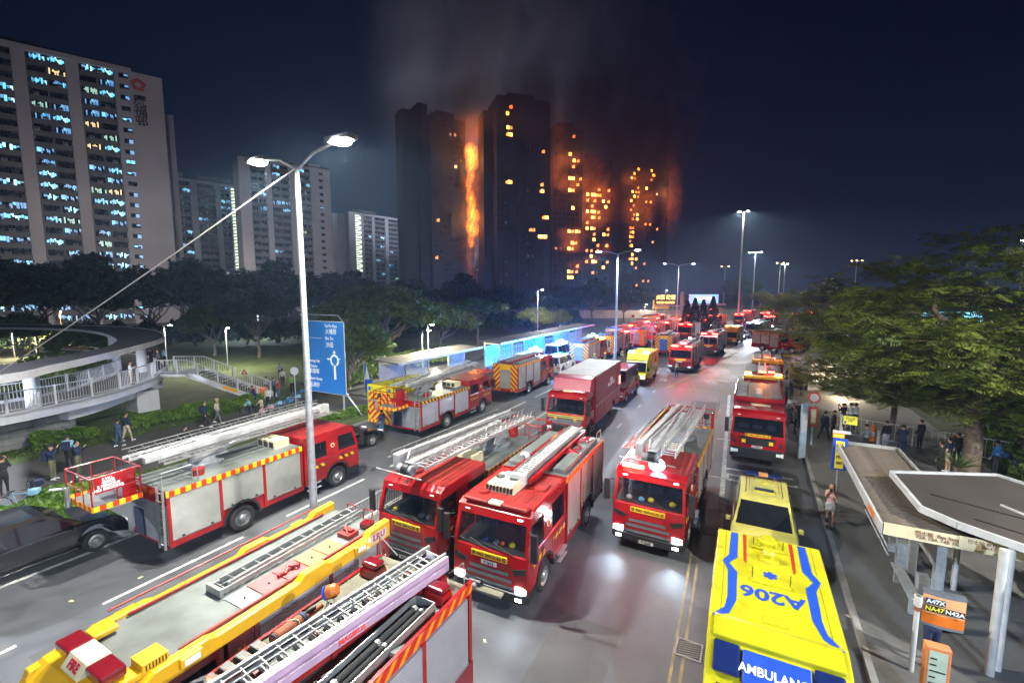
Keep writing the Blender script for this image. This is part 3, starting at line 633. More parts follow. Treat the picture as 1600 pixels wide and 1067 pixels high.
# ---- the yellow-topped light rescue unit in the foreground
LETR = mat('red_lettering', (0.42, 0.01, 0.03), .5, var=0)
LETB = mat('blue_lettering', (0.008, 0.05, 0.38), .5, var=0)
LETK = mat('black_lettering', (.01, .01, .01), .6, var=0)
LETW = mat('white_lettering', (.78, .78, .78), .5, var=0)
def rescue_unit():
    L, W, H = 6.1, 2.12, 2.80; hw = W / 2; yF = L / 2
    root = thing('rescue_unit', 'red rescue truck with bright yellow roof rim and FIRE light bar', 'fire engine'); place(root, -9.02, 2.15, False, L, 0)
    cab(root, W, 2.66, yF, 2.0, 'S', 0, (0, 0), 'P 2388', False, ax=1.2)
    y1 = yF - 2.06; y0 = -L / 2; ra = y0 + 1.25
    b = MB(); b.prism(hull_profile(y0, y1, .5, H - .28, [(ra, .58)]), -hw + .05, hw - .05, MAROON); obj('body', b, root)
    for s in (-1, 1):
        x = s * (hw - .05); xo = s * hw
        for k, (a, c) in enumerate(((y0 + .42, y0 + 1.75), (y0 + 1.85, y0 + 3.45))):
            b = MB(); b.box(min(x, xo), max(x, xo), a, c, .95, H - .30, SHUTW); obj('shutter', b, root)
        for yy in (y0 + .36, y0 + 1.80, y0 + 3.5):
            b = MB(); b.box(min(x, xo + s * .012), max(x, xo + s * .012), yy - .05, yy + .05, .55, H - .30, MAROON); obj('body_post', b, root)
        b = MB(); b.box(min(x, xo), max(x, xo), y0 + 3.56, y1, .55, H - .30, MAROON); d = obj('locker_door', b, root)
        g = text('救\n援', .30, PLATE_Y, d, (s * (hw + .006), y0 + 3.80, 1.95), (pi / 2, 0, s * pi / 2), bold=.004)
        b = MB(); b.box(min(x, xo), max(x, xo), y0, y0 + .30, .55, H - .30, RED); obj('rear_pillar', b, root)
        b = MB(); b.tube((s * (hw + .01), y0 + .16, 1.0), (s * (hw + .01), y0 + .16, 2.2), .02, CHROME); obj('grab_handle', b, root)
    # yellow rim with stepped silhouette
    for s in (-1, 1):
        def zt(y):
            t = (y - y0) / L
            return 0.0
        prof = [(y0 - .02, H - .30), (yF - .35, H - .30), (yF - .02, H - .36), (yF - .10, H - .16), (yF - .8, H - .08), (yF - .95, H + .0), (y0 + 4.35, H - .0), (y0 + 4.2, H - .05),
                (y0 + 2.6, H - .05), (y0 + 2.45, H + .06), (y0 + 1.95, H + .06), (y0 + 1.8, H - .03), (y0 + .75, H - .03), (y0 + .62, H + .10), (y0 - .02, H + .12)]
        x0_, x1_ = sorted((s * (hw - .15), s * (hw + .035)))
        b = MB(); b.prism(prof, x0_, x1_, YEL); r = obj('roof_rim', b, root, bevel=.02)
        b = MB(); b.box(min(s * (hw - .22), s * (hw - .17)), max(s * (hw - .22), s * (hw - .17)), y0 + .4, yF - 1.4, H - .04, H + .0, RED2); obj('rim_trim', b, root)
        for yy in (y0 + 1.0, yF - 1.45):
            b = MB(); b.box(min(s * hw, s * (hw + .11)), max(s * hw, s * (hw + .11)), yy - .17, yy + .17, H - .2, H - .02, YEL); lm = obj('scene_light_housing', b, root, bevel=.025)
            b = MB(); b.box(min(s * (hw + .105), s * (hw + .118)), max(s * (hw + .105), s * (hw + .118)), yy - .12, yy + .12, H - .16, H - .06, HEADOFF); obj('scene_light_lens', b, lm)
    b = MB(); b.box(-hw - .043, -hw - .037, y0 + .12, y0 + .62, H - .22, H - .0, mat('pale_print', (.6, .5, .5), .5, var=0.1)); pb = obj('side_board', b, root)
    text('LRU', .22, LETR, pb, (-hw - .047, y0 + .37, H - .11), (pi / 2, 0, -pi / 2), bold=.006)
    b = MB(); b.box(hw + .037, hw + .043, y0 + .12, y0 + .62, H - .22, H, WHT); pb = obj('side_board', b, root)
    text('LRU', .22, LETR, pb, (hw + .047, y0 + .37, H - .11), (pi / 2, 0, pi / 2), bold=.006)
    # front brow over the windscreen
    b = MB(); b.prism([(yF - .05, H - .40), (yF + .02, H - .34), (yF - .30, H - .10), (yF - .62, H - .04), (yF - .62, H - .3)], -hw - .02, hw + .02, YEL); obj('front_brow', b, root, bevel=.03)
    b = MB(); b.box(-hw + .15, hw - .15, y0, yF - .55, H - .1, H - .065, DECK); obj('roof_deck', b, root)
    b = MB(); b.prism([(-hw + .14, yF - 1.05), (-hw + .14, yF - .5), (-.45, yF - .5), (-.62, yF - .85)], H - .08, H + .02, YEL, 'z'); b.prism([(hw - .14, yF - 1.05), (.62, yF - .85), (.45, yF - .5), (hw - .14, yF - .5)], H - .08, H + .02, YEL, 'z'); obj('corner_fairing', b, root, bevel=.015)
    b = MB(); b.box(-hw + .12, -hw + .50, yF - 1.22, yF - .86, H - .04, H + .12, YEL)
    for q in range(7): b.box(-hw + .112, -hw + .124, yF - 1.19 + q * .045, yF - 1.17 + q * .045, H + .0, H + .10, BLK)
    obj('vent_housing', b, root, bevel=.015)
    b = MB(); b.box(hw - .5, hw - .16, yF - 1.15, yF - .8, H - .02, H + .07, YEL); b.box(hw - .38, hw - .28, yF - .84, yF - .79, H, H + .04, BLK); obj('vent_housing', b, root, bevel=.02)
    # light bar
    yb_ = yF - .56
    b = MB(); b.prism([(yb_ - .17, H + .03), (yb_ + .27, H + .03), (yb_ + .13, H + .21), (yb_ - .17, H + .21)], -.30, .30, CREAM); lb = obj('light_bar', b, root, bevel=.012)
    nz = Vector((0, .18, .14)).normalized(); tx = text('FIRE', .17, LETR, lb, Vector((0, yb_ + .20, H + .12)) + nz * .004, (0, 0, 0), bold=.007)
    tx.rotation_euler = Matrix((Vector((-1, 0, 0)), nz.cross(Vector((-1, 0, 0))), nz)).transposed().to_euler()
    for s in (-1, 1): beacon_bar(root, min(s * .31, s * .80), max(s * .31, s * .80), yb_, H + .04, LENSR, .17, .34, 'light_bar_lens')
    # ladder and coloured hatches on the deck
    b = ladder_mb((.12, y0 - .1, H + .06), (.12, y0 + 3.6, H + .02), .36, ALU, rail=.045, railh=.09, step=.28, rung=.02)
    b = ladder_mb((.12, y0 + .0, H + .14), (.12, y0 + 3.4, H + .10), .27, ALU, rail=.035, railh=.06, step=.28, rung=.016, b=b)
    b.box(-.12, .36, y0 + 3.55, y0 + 3.62, H - .05, H + .1, ALU); obj('extension_ladder', b, root)
    for (a, c, m) in ((1.15, 1.62, ORP), (1.64, 2.1, ORP), (2.12, 2.62, PINKP), (2.64, 3.15, PINKP), (3.2, 3.6, STEEL)):
        b = MB(); b.box(-hw + .22, -.22, y0 + a, y0 + c, H - .065, H - .045, m); b.tube((-.55, y0 + (a + c) / 2, H - .05), (-.55, y0 + (a + c) / 2, H - .01), .02, BLK); obj('hatch', b, root, bevel=.006)
    b = MB(); b.box(-.68, -.30, y0 + .62, y0 + .95, H - .06, H + .04, RED2); b.box(-.62, -.35, y0 + .70, y0 + .82, H + .04, H + .10, RED2); b.tube((-.6, y0 + .9, H + .05), (-.3, y0 + .7, H + .12), .02, RED2); obj('winch', b, root, bevel=.02)
    b = MB(); b.path([(-.58, y0 + 2.55, H - .03), (-.45, y0 + 2.4, H + .02), (-.62, y0 + 2.25, H + .02), (-.48, y0 + 2.15, H - .02), (-.55, y0 + 2.7, H)], .035, RED2); obj('strap_coil', b, root)
    b = MB(); b.box(-.75, -.48, y0 + .16, y0 + .42, H - .06, H + .09, LENSR); obj('rear_beacon', b, root, bevel=.03)
    for s in (-1, 1):
        b = MB(); b.path([(s * .3 - .2, y0 + .02, H - .06), (s * .3 - .2, y0 - .03, H + .20), (s * .3 + .1, y0 - .03, H + .20), (s * .3 + .1, y0 + .02, H - .06)], .016, RED2); obj('grab_rail', b, root)
    b = MB(); b.path([(hw - .02, y0 + .6, H + .16), (hw + .06, y0 + 2, H + .10), (hw + .06, yF - 1.2, H + .09)], .022, RED2); obj('side_rail', b, root)
    b = MB(); b.box(-hw + .03, hw - .03, y0 - .015, y0, .5, H - .3, CHEV); obj('rear_doors', b, root)
    wheels(root, W, yF, 1.2, ra, 0, r=.42)
    return root

# ---- the pump at the bottom edge whose roof fills the foreground
def near_pump():
    L, W, H = 7.6, 2.5, 2.76; hw = W / 2; yF = L / 2; y0 = -L / 2
    root = thing('pump_truck', 'red pump truck with pinkish ladder, hose trays and two red rear beacons on its roof', 'fire engine'); place(root, -6.05, -.30, False, L, 0)
    cab(root, W, 2.75, yF, 2.7, 'S', 1, (0, 0), None, True, ax=1.25, sign=None)
    y1 = yF - 2.8; ra = y0 + 1.95
    b = MB(); b.prism(hull_profile(y0, y1, .5, H - .12, [(ra, .62)]), -hw + .05, hw - .05, RED); obj('body', b, root)
    for s in (-1, 1):
        x = s * (hw - .05); xo = s * hw
        b = MB(); b.box(min(x, xo), max(x, xo), y0, y1, H - .16, H + (.06 if s < 0 else -.07), HAZ_O); obj('hazard_strip', b, root)
        b = MB(); b.box(min(s * (hw - .06), xo + s * .01), max(s * (hw - .06), xo + s * .01), y0, y1, H + (.06 if s < 0 else -.07), H + (.075 if s < 0 else -.055), RED); obj('edge_trim', b, root)
        for a, c, zz in ((y0 + .18, y0 + 1.5, 1.15), (y0 + 1.6, y0 + 2.9, 1.25), (y0 + 3.0, y1 - .15, .8)):
            b = MB(); b.box(min(x, xo), max(x, xo), a, c, zz, H - .22, SHUTW); sh = obj('shutter', b, root)
            b = MB(); b.box(min(x, xo + s * .01), max(x, xo + s * .01), a, c, zz - .05, zz, ALU); obj('lift_bar', b, sh)
        for yy in (y0 + .09, y0 + 1.55, y0 + 2.95, y1 - .07):
            b = MB(); b.box(min(x, xo + s * .008), max(x, xo + s * .008), yy - .05, yy + .05, 1.12, H - .165, RED); obj('body_post', b, root)
        b = MB(); b.box(min(x, xo + s * .004), max(x, xo + s * .004), y0, y0 + 1.2, .52, 1.08, MAROON); obj('skirt', b, root)
    b = MB(); b.box(-hw + .05, hw - .05, y0, y1, H - .118, H - .09, DECKY); obj('roof_deck', b, root)
    b = MB(); b.box(-hw + .10, hw - .55, y0 + .55, y1, H - .09, H - .082, DECK); obj('deck_plate', b, root)
    for s in (-1, 1):   # rear beacons on plinths
        xx = s * .86
        b = MB(); b.frustum((xx - .25, xx + .25, y0 + .45, y0 + .80), (xx - .22, xx + .22, y0 + .48, y0 + .77), H - .09, H + .12, RED); pl = obj('beacon_plinth', b, root, bevel=.02)
        b = MB(); b.box(xx - .21, xx + .21, y0 + .49, y0 + .76, H + .12, H + .23, LENSR); obj('beacon_lens', b, pl, bevel=.045, seg=3)
        b = MB(); b.path([(s * (hw - .12), y0 + .10, H - .09), (s * (hw - .12), y0 + .14, H + .48), (s * (hw - .55), y0 + .05, H + .08)], .015, ALU); obj('grab_rail', b, root)
    # main ladder with guard, slightly off centre
    xl = 0.0; Y0 = y0; y0s = y0; swing = []
    b = ladder_mb((xl, y0 - .05, H + .42), (xl, y1 + 1.8, H + .36), .48, ALU, rail=.05, railh=.10, step=.26, rung=.022)
    b = ladder_mb((xl, y0 + .25, H + .30), (xl, y1 + 1.8, H + .24), .38, ALU, rail=.04, railh=.07, step=.26, rung=.035, b=b)
    for k in range(26):
        yy = y0 + .4 + k * .26
        if yy > y1 + 1.5: break
        b.box(xl - .17, xl + .17, yy - .045, yy + .045, H + .19, H + .205, ALU)
    obj('extension_ladder', b, root)
    b = MB(); b.tube((xl - .06, y0 + .3, H + .49), (xl - .06, y1 + 1.4, H + .44), .010, STEEL, n=5); b.tube((xl + .07, y0 + .3, H + .49), (xl + .07, y1 + 1.4, H + .44), .010, STEEL, n=5); obj('halyard', b, root)
    b = MB(); b.box(xl - .36, xl - .28, y0 - .02, y1 + 1.8, H + .28, H + .44, PINKW); b.box(xl - .43, xl - .36, y0 + .05, y1 + 1.8, H + .20, H + .33, PINKW); g = obj('ladder_guard', b, root)
    text('MAGIRUS', .12, mat('orange_red_lettering', (.75, .05, .02), .5, var=0), g, (xl - .434, y0 + 2.35, H + .27), (pi / 2, 0, -pi / 2), bold=.004)
    b = MB(); b.box(xl - .26, xl - .20, y0 + .2, y1 + 1.6, H - .05, H + .18, RED2)
    for yy in (.6, 1.6, 2.6, 3.6): b.box(xl - .3, xl + .3, y0 + yy - .04, y0 + yy + .04, H - .09, H + .18, RED2)
    obj('ladder_cradle', b, root)
    b = MB(); b.box(xl - .5, xl - .30, y0 + .16, y0 + .34, H - .08, H + .16, RED); obj('cradle_motor', b, root, bevel=.02)
    th = -radians(7.8); R2 = Matrix.Rotation(th, 3, 'Z'); piv = Vector((-.33, y0, 0))
    for o in root.children:
        if o.name.split('.')[0] in ('extension_ladder', 'halyard', 'ladder_guard', 'ladder_cradle', 'cradle_motor'): o.rotation_euler = (0, 0, th); o.location = piv - R2 @ Vector((0, y0, 0))
    # hose tray: aluminium trough with black suction hoses
    b = MB(); a0, a1 = -hw + .22, -hw + .66
    for x in (a0, a1): b.box(x - .012, x + .012, y0 + .95, y1 + .1, H - .082, H + .13, ALU)
    b.box(a0, a1, y0 + .95, y0 + .97, H - .082, H + .13, ALU); b.box(a0, a1, y0 + .97, y1 + .1, H - .080, H - .07, BLK); tr = obj('hose_tray', b, root)
    for i, x in enumerate((a0 + .14, a0 + .30)):
        b = MB(); b.tube((x, y0 + 1.12, H + .02), (x, y1 + .05, H + .02), .065, RUB, n=12)
        for yy in (1.15, 2.1, 3.0): b.tube((x, y0 + yy, H + .02), (x, y0 + yy + .07, H + .02), .078, ALU, n=12)
        obj('suction_hose', b, tr)
    b = MB(); b.beam((-hw + .10, y0 + 1.9, H - .05), (-hw + .14, y0 + 2.2, H + .02), .12, .10, ALU); b.tube((-hw + .95, y0 + 1.3, H - .07), (-hw + .80, y0 + 2.2, H - .07), .012, BLK); obj('bracket', b, root)
    # right deck: flood lamp, canvas roll, rescue stretchers, manikin
    remember(root)
    xr = .78
    c = thing('flood_lamp', 'small orange and blue flood lamp on a wire stand by the ladder', 'work lamp', loc=(-6.92, 5.55, H - .07))
    b = MB(); b.lathe([(0, 0), (.13, 0), (.135, .12), (.10, .19), (0, .19)], (0, -.02, .30), (.75, .35, .3), mat('burnt_orange', (.55, .14, .02), .4), 16); obj('lamp_head', b, c)
    b = MB(); b.lathe([(0, 0), (.13, 0), (.13, .04), (0, .04)], (-.02, -.03, .295), (-.75, -.35, -.3), mat('blue_lens', (.02, .07, .45), .2, var=0), 16); obj('lamp_lens', b, c)
    b = MB(); b.path([(-.12, .05, 0), (-.1, 0, .25), (.08, 0, .25), (.14, .06, 0)], .012, CHROME); b.path([(-.12, .05, .01), (.14, .06, .01)], .012, CHROME); obj('lamp_stand', b, c)
    c = thing('canvas_roll', 'brown canvas roll tied with cord lying on the grey roof deck', 'canvas roll', loc=(-6.88, 4.72, H - .07))
    b = MB(); b.tube((.0, -.30, .15), (.0, .22, .15), .13, BROWN, n=18); b.tube((0, -.36, .15), (0, -.30, .15), .10, BROWN, r1=.13, n=18); obj('roll', b, c)
    for yy, r in ((.20, .145), (-.33, .115)):
        b = MB(); b.lathe([(r - .02, -.03), (r, -.03), (r, .04), (r - .04, .04)], (0, yy, .15), (0, 1, 0), mat('dark_blue_webbing', (.015, .03, .08), .7), 18); obj('end_cap', b, c)
    b = MB(); b.path([(cos(t) * .14, .02 + .05 * sin(2 * t), .15 + sin(t) * .14) for t in [2 * pi * i / 14 for i in range(15)]], .012, CREAM); b.path([(.10, .0, .22), (.2, -.05, .12), (.22, .1, .02)], .01, CREAM); obj('cord', b, c)
    b = MB(); b.tube((0, .26, .16), (0, .62, .17), .05, BROWN, n=12); b.tube((-.05, .3, .2), (.06, .45, .26), .03, BLK); obj('nozzle', b, c)
    for k, yy in enumerate((4.20, 3.95, 3.70, 3.45)):
        c = thing('equipment_case', ('black plastic case with orange straps %s' % ('next to the canvas roll', 'second from the canvas roll', 'third from the canvas roll', 'beside the orange manikin')[k]), 'case', loc=(-7.16, yy, H - .07), rz=.0, group='black cases on the pump roof')
        b = MB(); b.box(-.02, .44, -.10, .10, 0, .12, BLK); b.box(.0, .42, -.08, .08, .12, .15, GRY); obj('case_shell', b, c, bevel=.015)
        for q in (-.04, .05): b = MB(); b.box(.14, .34, q - .012, q + .012, .15, .157, ORANGE); obj('strap', b, c)
    # orange rescue manikin: one continuous vinyl body lying on the deck
    bones = [((0, 0, .16), (0, .35, .18), .15, .16, 0), ((0, .35, .18), (0, .55, .18), .16, .10, 0), ((-.12, .42, .18), (-.30, .2, .10), .07, .055, 0), ((-.30, .2, .10), (-.22, -.05, .08), .055, .045, 0),
             ((.13, .42, .2), (.30, .22, .22), .07, .055, 0), ((.30, .22, .22), (.22, .0, .30), .055, .045, 0), ((-.08, 0, .15), (-.14, -.42, .12), .09, .065, 0), ((.08, 0, .15), (.14, -.42, .14), .09, .065, 0), ((0, .6, .2), (0, .72, .22), .10, .09, 0)]
    me = blob_mesh('manikin_body', bones, .022, [DUMMY])
    c = thing('rescue_manikin', 'glossy orange training manikin lying on the pump roof beside the ladder', 'manikin', loc=(-6.98, 2.98, H - .08), rz=-.35)
    link('body', me, c)
    b = MB(); b.box(-.10, .10, .12, .34, .325, .345, BLK); b.tube((-.05, .16, .34), (.03, .3, .36), .02, GRY); obj('chest_panel', b, c, bevel=.01)
    b = MB(); b.box(-.13, .13, .06, .10, .30, .335, BLK); obj('strap', b, c)
    wheels(root, W, yF, 1.25, ra, 1)
    return root

# ---- ambulances
def ambulance(label, X, yf, away, L=5.6, W=2.15, H=2.80, lod=1, lights=(0, 0), yaw=0.0, group=None, rearpanel=True, name='ambulance', body=None, beacon=False):
    root = thing(name, label, 'ambulance', group=group); place(root, X, yf, away, L, yaw)
    body = body or LIME; hw = W / 2; yF = L / 2; y0 = -L / 2; ra = y0 + 1.1; fa = yF - .95
    b = MB(); b.prism(hull_profile(y0, yF - 1.75, .42, H, [(ra, .44)]), -hw, hw, body); obj('box_body', b, root, bevel=.06, seg=3)
    b = MB(); cw = hw - .08
    b.prism(hull_profile(yF - 1.72, yF, .42, 1.2, [(fa, .44)], [(yF - 1.72, 1.25), (yF - .95, 1.25), (yF - .45, 1.08), (yF - .04, .98), (yF, .8)]), -cw, cw, body); obj('cab_body', b, root, bevel=.05)
    b = MB(); b.prism([(yF - 1.73, 2.15), (yF - 1.25, 2.12), (yF - 1.1, 2.02), (yF - 1.73, 2.0)], -cw + .05, cw - .05, body)
    for s in (-1, 1): b.beam((s * (cw - .03), yF - .62, 1.2), (s * (cw - .1), yF - 1.2, 2.06), .06, .09, body, up=(0, 1, 0)); b.box(s * (cw - .06) - .03, s * (cw - .06) + .03, yF - 1.73, yF - 1.62, 1.2, 2.05, body)
    obj('cab_roof', b, root)
    b = MB(); b.add([(-cw + .06, yF - .60, 1.22), (cw - .06, yF - .60, 1.22), (cw - .12, yF - 1.16, 2.04), (-cw + .12, yF - 1.16, 2.04)], [(0, 1, 2, 3)], GLASSD); obj('windscreen', b, root)
    for s in (-1, 1):
        b = MB(); b.add([(s * (cw - .01), yF - 1.60, 1.22), (s * (cw - .01), yF - .72, 1.22), (s * (cw - .09), yF - 1.2, 2.02), (s * (cw - .09), yF - 1.60, 2.02)], [(0, 1, 2, 3)], GLASSD); obj('side_window', b, root)
        b = MB(); b.box(s * hw - .006, s * hw + .006, y0 + .05, yF - 1.85, 1.10, 1.36, stripes_cached()); obj('side_stripe', b, root)
        b = MB(); b.box(s * hw - .008, s * hw + .008, y0 + 1.0, y0 + 1.9, 1.75, 2.2, GLASSD); obj('body_window', b, root)
        b = MB(); b.box(s * (cw - .2) - .15, s * (cw - .2) + .15, yF - .04, yF + .012, .72, .90, HEADON if lights[0 if s < 0 else 1] else HEADOFF); obj('headlight', b, root, bevel=.02)
        b = MB(); b.path([(s * (cw - .02), yF - .75, 1.35), (s * (cw + .16), yF - .7, 1.4)], .02, BLK); b.box(s * (cw + .18) - .08, s * (cw + .18) + .08, yF - .74, yF - .62, 1.3, 1.62, BLK); obj('mirror', b, root, bevel=.02)
        b = MB(); b.box(s * (hw - .12) - .07, s * (hw - .12) + .07, y0 - .02, y0 + .01, .9, 1.15, TAILR); obj('tail_light', b, root)
    b = MB(); b.box(-.42, .42, yF - .03, yF + .012, .62, .92, BLK); obj('grille', b, root)
    b = MB(); b.box(-cw, cw, yF - .2, yF + .05, .32, .58, BLK); obj('bumper', b, root, bevel=.03)
    if rearpanel:
        b = MB(); b.box(-hw + .16, hw - .16, y0 - .012, y0, .62, H - .45, CHEV); obj('rear_chevron', b, root)
        b = MB(); b.box(-hw + .05, hw - .05, y0 - .014, y0 + .0, .40, .58, HAZ_X); obj('rear_bumper', b, root)
        for s in (-1, 1): text('✱', .34, LETB, root, (s * (hw - .24), y0 - .018, H - .27), (pi / 2, 0, 0), bold=.01, name='star_emblem')
    b = MB()
    for s in (-1, 1): b.box(s * (hw - .2) - .05, s * (hw - .2) + .05, y0 + .3, yF - 1.9, H, H + .008, BLUE)
    obj('roof_stripe', b, root)
    b = MB(); b.prism([(yF - 1.74, 2.1), (yF - 1.25, 2.2), (yF - 1.74, H - .05)], -hw + .1, hw - .1, body); obj('cab_fairing', b, root)
    if beacon:
        for s in (-1, 1): beacon_bar(root, s * .7 - .22, s * .7 + .22, yF - 1.85, H, beacon, .1, .2, 'beacon')
    for s in (-1, 1):
        wheel(root, s * (hw - .14), fa, .36, .24, s, 1); wheel(root, s * (hw - .14), ra, .36, .30, s, 1)
    return root
def stripes_cached():
    if 'battenburg' not in _M:
        stripes('battenburg', (.02, .06, .35), (.66, .66, .015), (0, 1, 0), 1.6)
    return _M['battenburg']

def hero_ambulance():
    "the one at the bottom right, seen from above"
    L, W, H = 6.3, 2.16, 2.72; hw = W / 2
    root = thing('ambulance', 'big yellow ambulance marked A206 on its roof and AMBULANCE above its windscreen', 'ambulance'); place(root, .66, 5.95, False, L, 1.0)
    yF = L / 2; y0 = -L / 2
    ys = yF - 3.15  # where the roof starts to slope to the nose
    prof = hull_profile(y0, yF, .42, H, [(y0 + 1.2, .46), (yF - 1.0, .46)], [(y0, H - .06), (y0 + .08, H), (ys + .35, H), (ys + .75, H - .10), (yF - 1.6, 2.0), (yF - .6, 1.28), (yF - .05, 1.0), (yF, .8)])
    b = MB(); b.prism(prof, -hw, hw, LIME); obj('body', b, root, bevel=.10, seg=4)
    # raised panel edge of the fairing over the windscreen
    zf = lambda y: H - .10 - (y - (ys + .75)) * ((H - .10 - 2.0) / (yF - 1.6 - ys - .75))
    ysl = ys + .75
    nrm = Vector((0, (H - .10 - 2.0), (yF - 1.6 - ysl))).normalized()
    def onslope(x, t, off): # t metres along the slope
        d = Vector((0, (yF - 1.6 - ysl), -(H - .10 - 2.0))).normalized()
        return Vector((x, ysl, H - .10)) + d * t + nrm * off
    rot = math.atan2(-(H - .10 - 2.0), (yF - 1.6 - ysl))
    b = MB(); b.prism([(ys + .28, H + .0), (ys + .42, H + .035), (ys + .80, H - .055), (ys + .80, H - .12), (ys + .28, H - .05)], -hw + .10, hw - .10, LIME); obj('fairing_lip', b, root, bevel=.02)
    # sign panel and beacon lenses on the slope
    def slab(x0, x1, t0, t1, o0, o1, mt, nm, parent, bev=.02, sk=0.0):
        b = MB(); vs = [onslope(x, t, o) for o in (o0, o1) for (x, t) in ((x0, t0), (x1, t0), (x1 - sk, t1), (x0 + sk, t1))]
        b.add(vs, [(0, 3, 2, 1), (4, 5, 6, 7), (0, 1, 5, 4), (1, 2, 6, 5), (2, 3, 7, 6), (3, 0, 4, 7)], mt); return obj(nm, b, parent, bevel=bev)
    sg = slab(-.50, .50, .12, .62, 0, .07, BLUE, 'sign_panel', root)
    t = text('AMBULANCE', .19, LETW, sg, onslope(0, .40, .078), (rot, 0, pi), bold=.004)
    t.rotation_euler = Matrix((Vector((-1, 0, 0)), -(onslope(0, 1, 0) - onslope(0, 0, 0)).normalized(), nrm)).transposed().to_euler()
    GL = mat('dark_blue_beacon_lens', (.01, .02, .09), .1, coat=.8, var=.1)
    slab(-.96, -.53, .08, .58, 0, .09, GL, 'beacon_lens', root, .05); slab(.53, .96, .08, .58, 0, .09, GL, 'beacon_lens', root, .05)
    slab(-.88, .88, .72, 1.50, 0, .01, GLASSD, 'windscreen', root, 0, .02)
    for s in (-1, 1):   # blue and red roof graphics
        def R(pts, mt, z=H + .004, nm='roof_graphic'):
            b = MB(); b.add([(s * x, y, z) for x, y in pts], [tuple(range(len(pts)))], mt); obj(nm, b, root)
        a = .62; c = .80
        R([(a, y0 + .15), (c - .02, y0 + .15), (c, y0 + 1.25), (c + .12 - .0, y0 + 1.55), (a + .16, y0 + 1.60), (a, y0 + 1.28)], BLUE)
        b = MB(); pts = [(a + .16, y0 + 1.6), (c + .12, y0 + 1.55), (c + .0, y0 + 1.9), (c - .02, ys - .30), (a + .0, ys - .25), (a, y0 + 1.9)]
        b.add([(s * x, y, H + .004) for x, y in pts], [(0, 1, 2, 3, 4, 5)], BLUE); obj('roof_graphic', b, root)
        R([(.44, y0 + .15), (.52, y0 + .15), (.50, y0 + 1.35), (.47, y0 + 1.45), (.44, y0 + 1.45)], mat('dark_red_print', (.34, .02, .01), .5, var=.1))
    for s in (-1, 1):
        b = MB(); b.add([(s * x, y, H + .004) for x, y in ((.62, ys - .25), (.78, ys - .30), (.82, ys + .05), (1.02, ys + .38), (.98, ys + .40), (.74, ys + .22))], [(0, 1, 2, 3, 4, 5)], BLUE); obj('roof_graphic', b, root)
    text('A206', .52, LETB, root, (0, y0 + 2.48, H + .006), (0, 0, 0), bold=.012, extrude=.002)
    text('✱', .36, LETB, root, (0, y0 + 1.72, H + .006), (0, 0, 0), bold=.012, name='star_emblem', extrude=.002)
    b = MB(); b.lathe([(0, .17), (.15, .17), (.21, .13), (.215, .03), (.24, .0)], (0, y0 + .42, H), (0, 0, 1), LIME, 20); b.box(-.34, .34, y0 + .62, y0 + .74, H, H + .05, LIME)
    for q in (-.3, .3): b.tube((q, y0 + .62, H), (q, y0 + .62, H + .24), .008, BLK)
    for q in (-.2, .22): b.box(q - .06, q + .06, y0 + .5, y0 + .66, H, H + .08, LIME)
    obj('antenna_dome', b, root)
    b = MB(); b.lathe([(.20, 0), (.18, .07), (.10, .08), (.10, .16), (.13, .18), (.09, .24), (0, .24)], (0, y0 + 1.12, H), (0, 0, 1), LIME, 18); obj('roof_vent', b, root)
    b = MB(); b.box(-.36, .36, y0 + 1.98, y0 + 2.14, H, H + .03, LIME)
    for q in (-.34, .34): b.tube((q, y0 + 2.0, H), (q, y0 + 2.0, H + .26), .008, BLK)
    b.box(-.22, .18, ys - .02, ys + .22, H, H + .012, LIME)
    for q in range(10): b.tube((-.20 + q * .04, ys + .0, H + .01), (-.20 + q * .04, ys + .0, H + .018), .006, BLK); b.tube((-.20 + q * .04, ys + .19, H + .01), (-.20 + q * .04, ys + .19, H + .018), .006, BLK)
    obj('antenna_mount', b, root)
    b = MB()
    for s in (-1, 1): b.box(s * .88 - .004, s * .88 + .004, y0 + .1, ys + .3, H - .02, H + .002, BLK)
    obj('roof_seam', b, root)
    for s in (-1, 1):
        b = MB(); b.prism([(yF - 2.3, 1.2), (yF - 1.9, 1.95), (yF - 2.6, 1.95), (yF - 2.9, 1.2)], s * hw - .006, s * hw + .006, BLUE); obj('side_graphic', b, root)
        b = MB(); b.box(s * (hw - .25) - .16, s * (hw - .25) + .16, yF - .05, yF + .012, .75, .93, HEADOFF); obj('headlight', b, root)
        b = MB(); b.box(s * (hw + .16) - .09, s * (hw + .16) + .09, yF - 1.1, yF - .98, 1.3, 1.7, LIME); b.tube((s * hw, yF - 1.05, 1.4), (s * (hw + .1), yF - 1.05, 1.4), .02, BLK); obj('mirror', b, root, bevel=.02)
        wheel(root, s * (hw - .14), yF - 1.0, .37, .25, s, 1); wheel(root, s * (hw - .14), y0 + 1.2, .37, .3, s, 1)
    return root

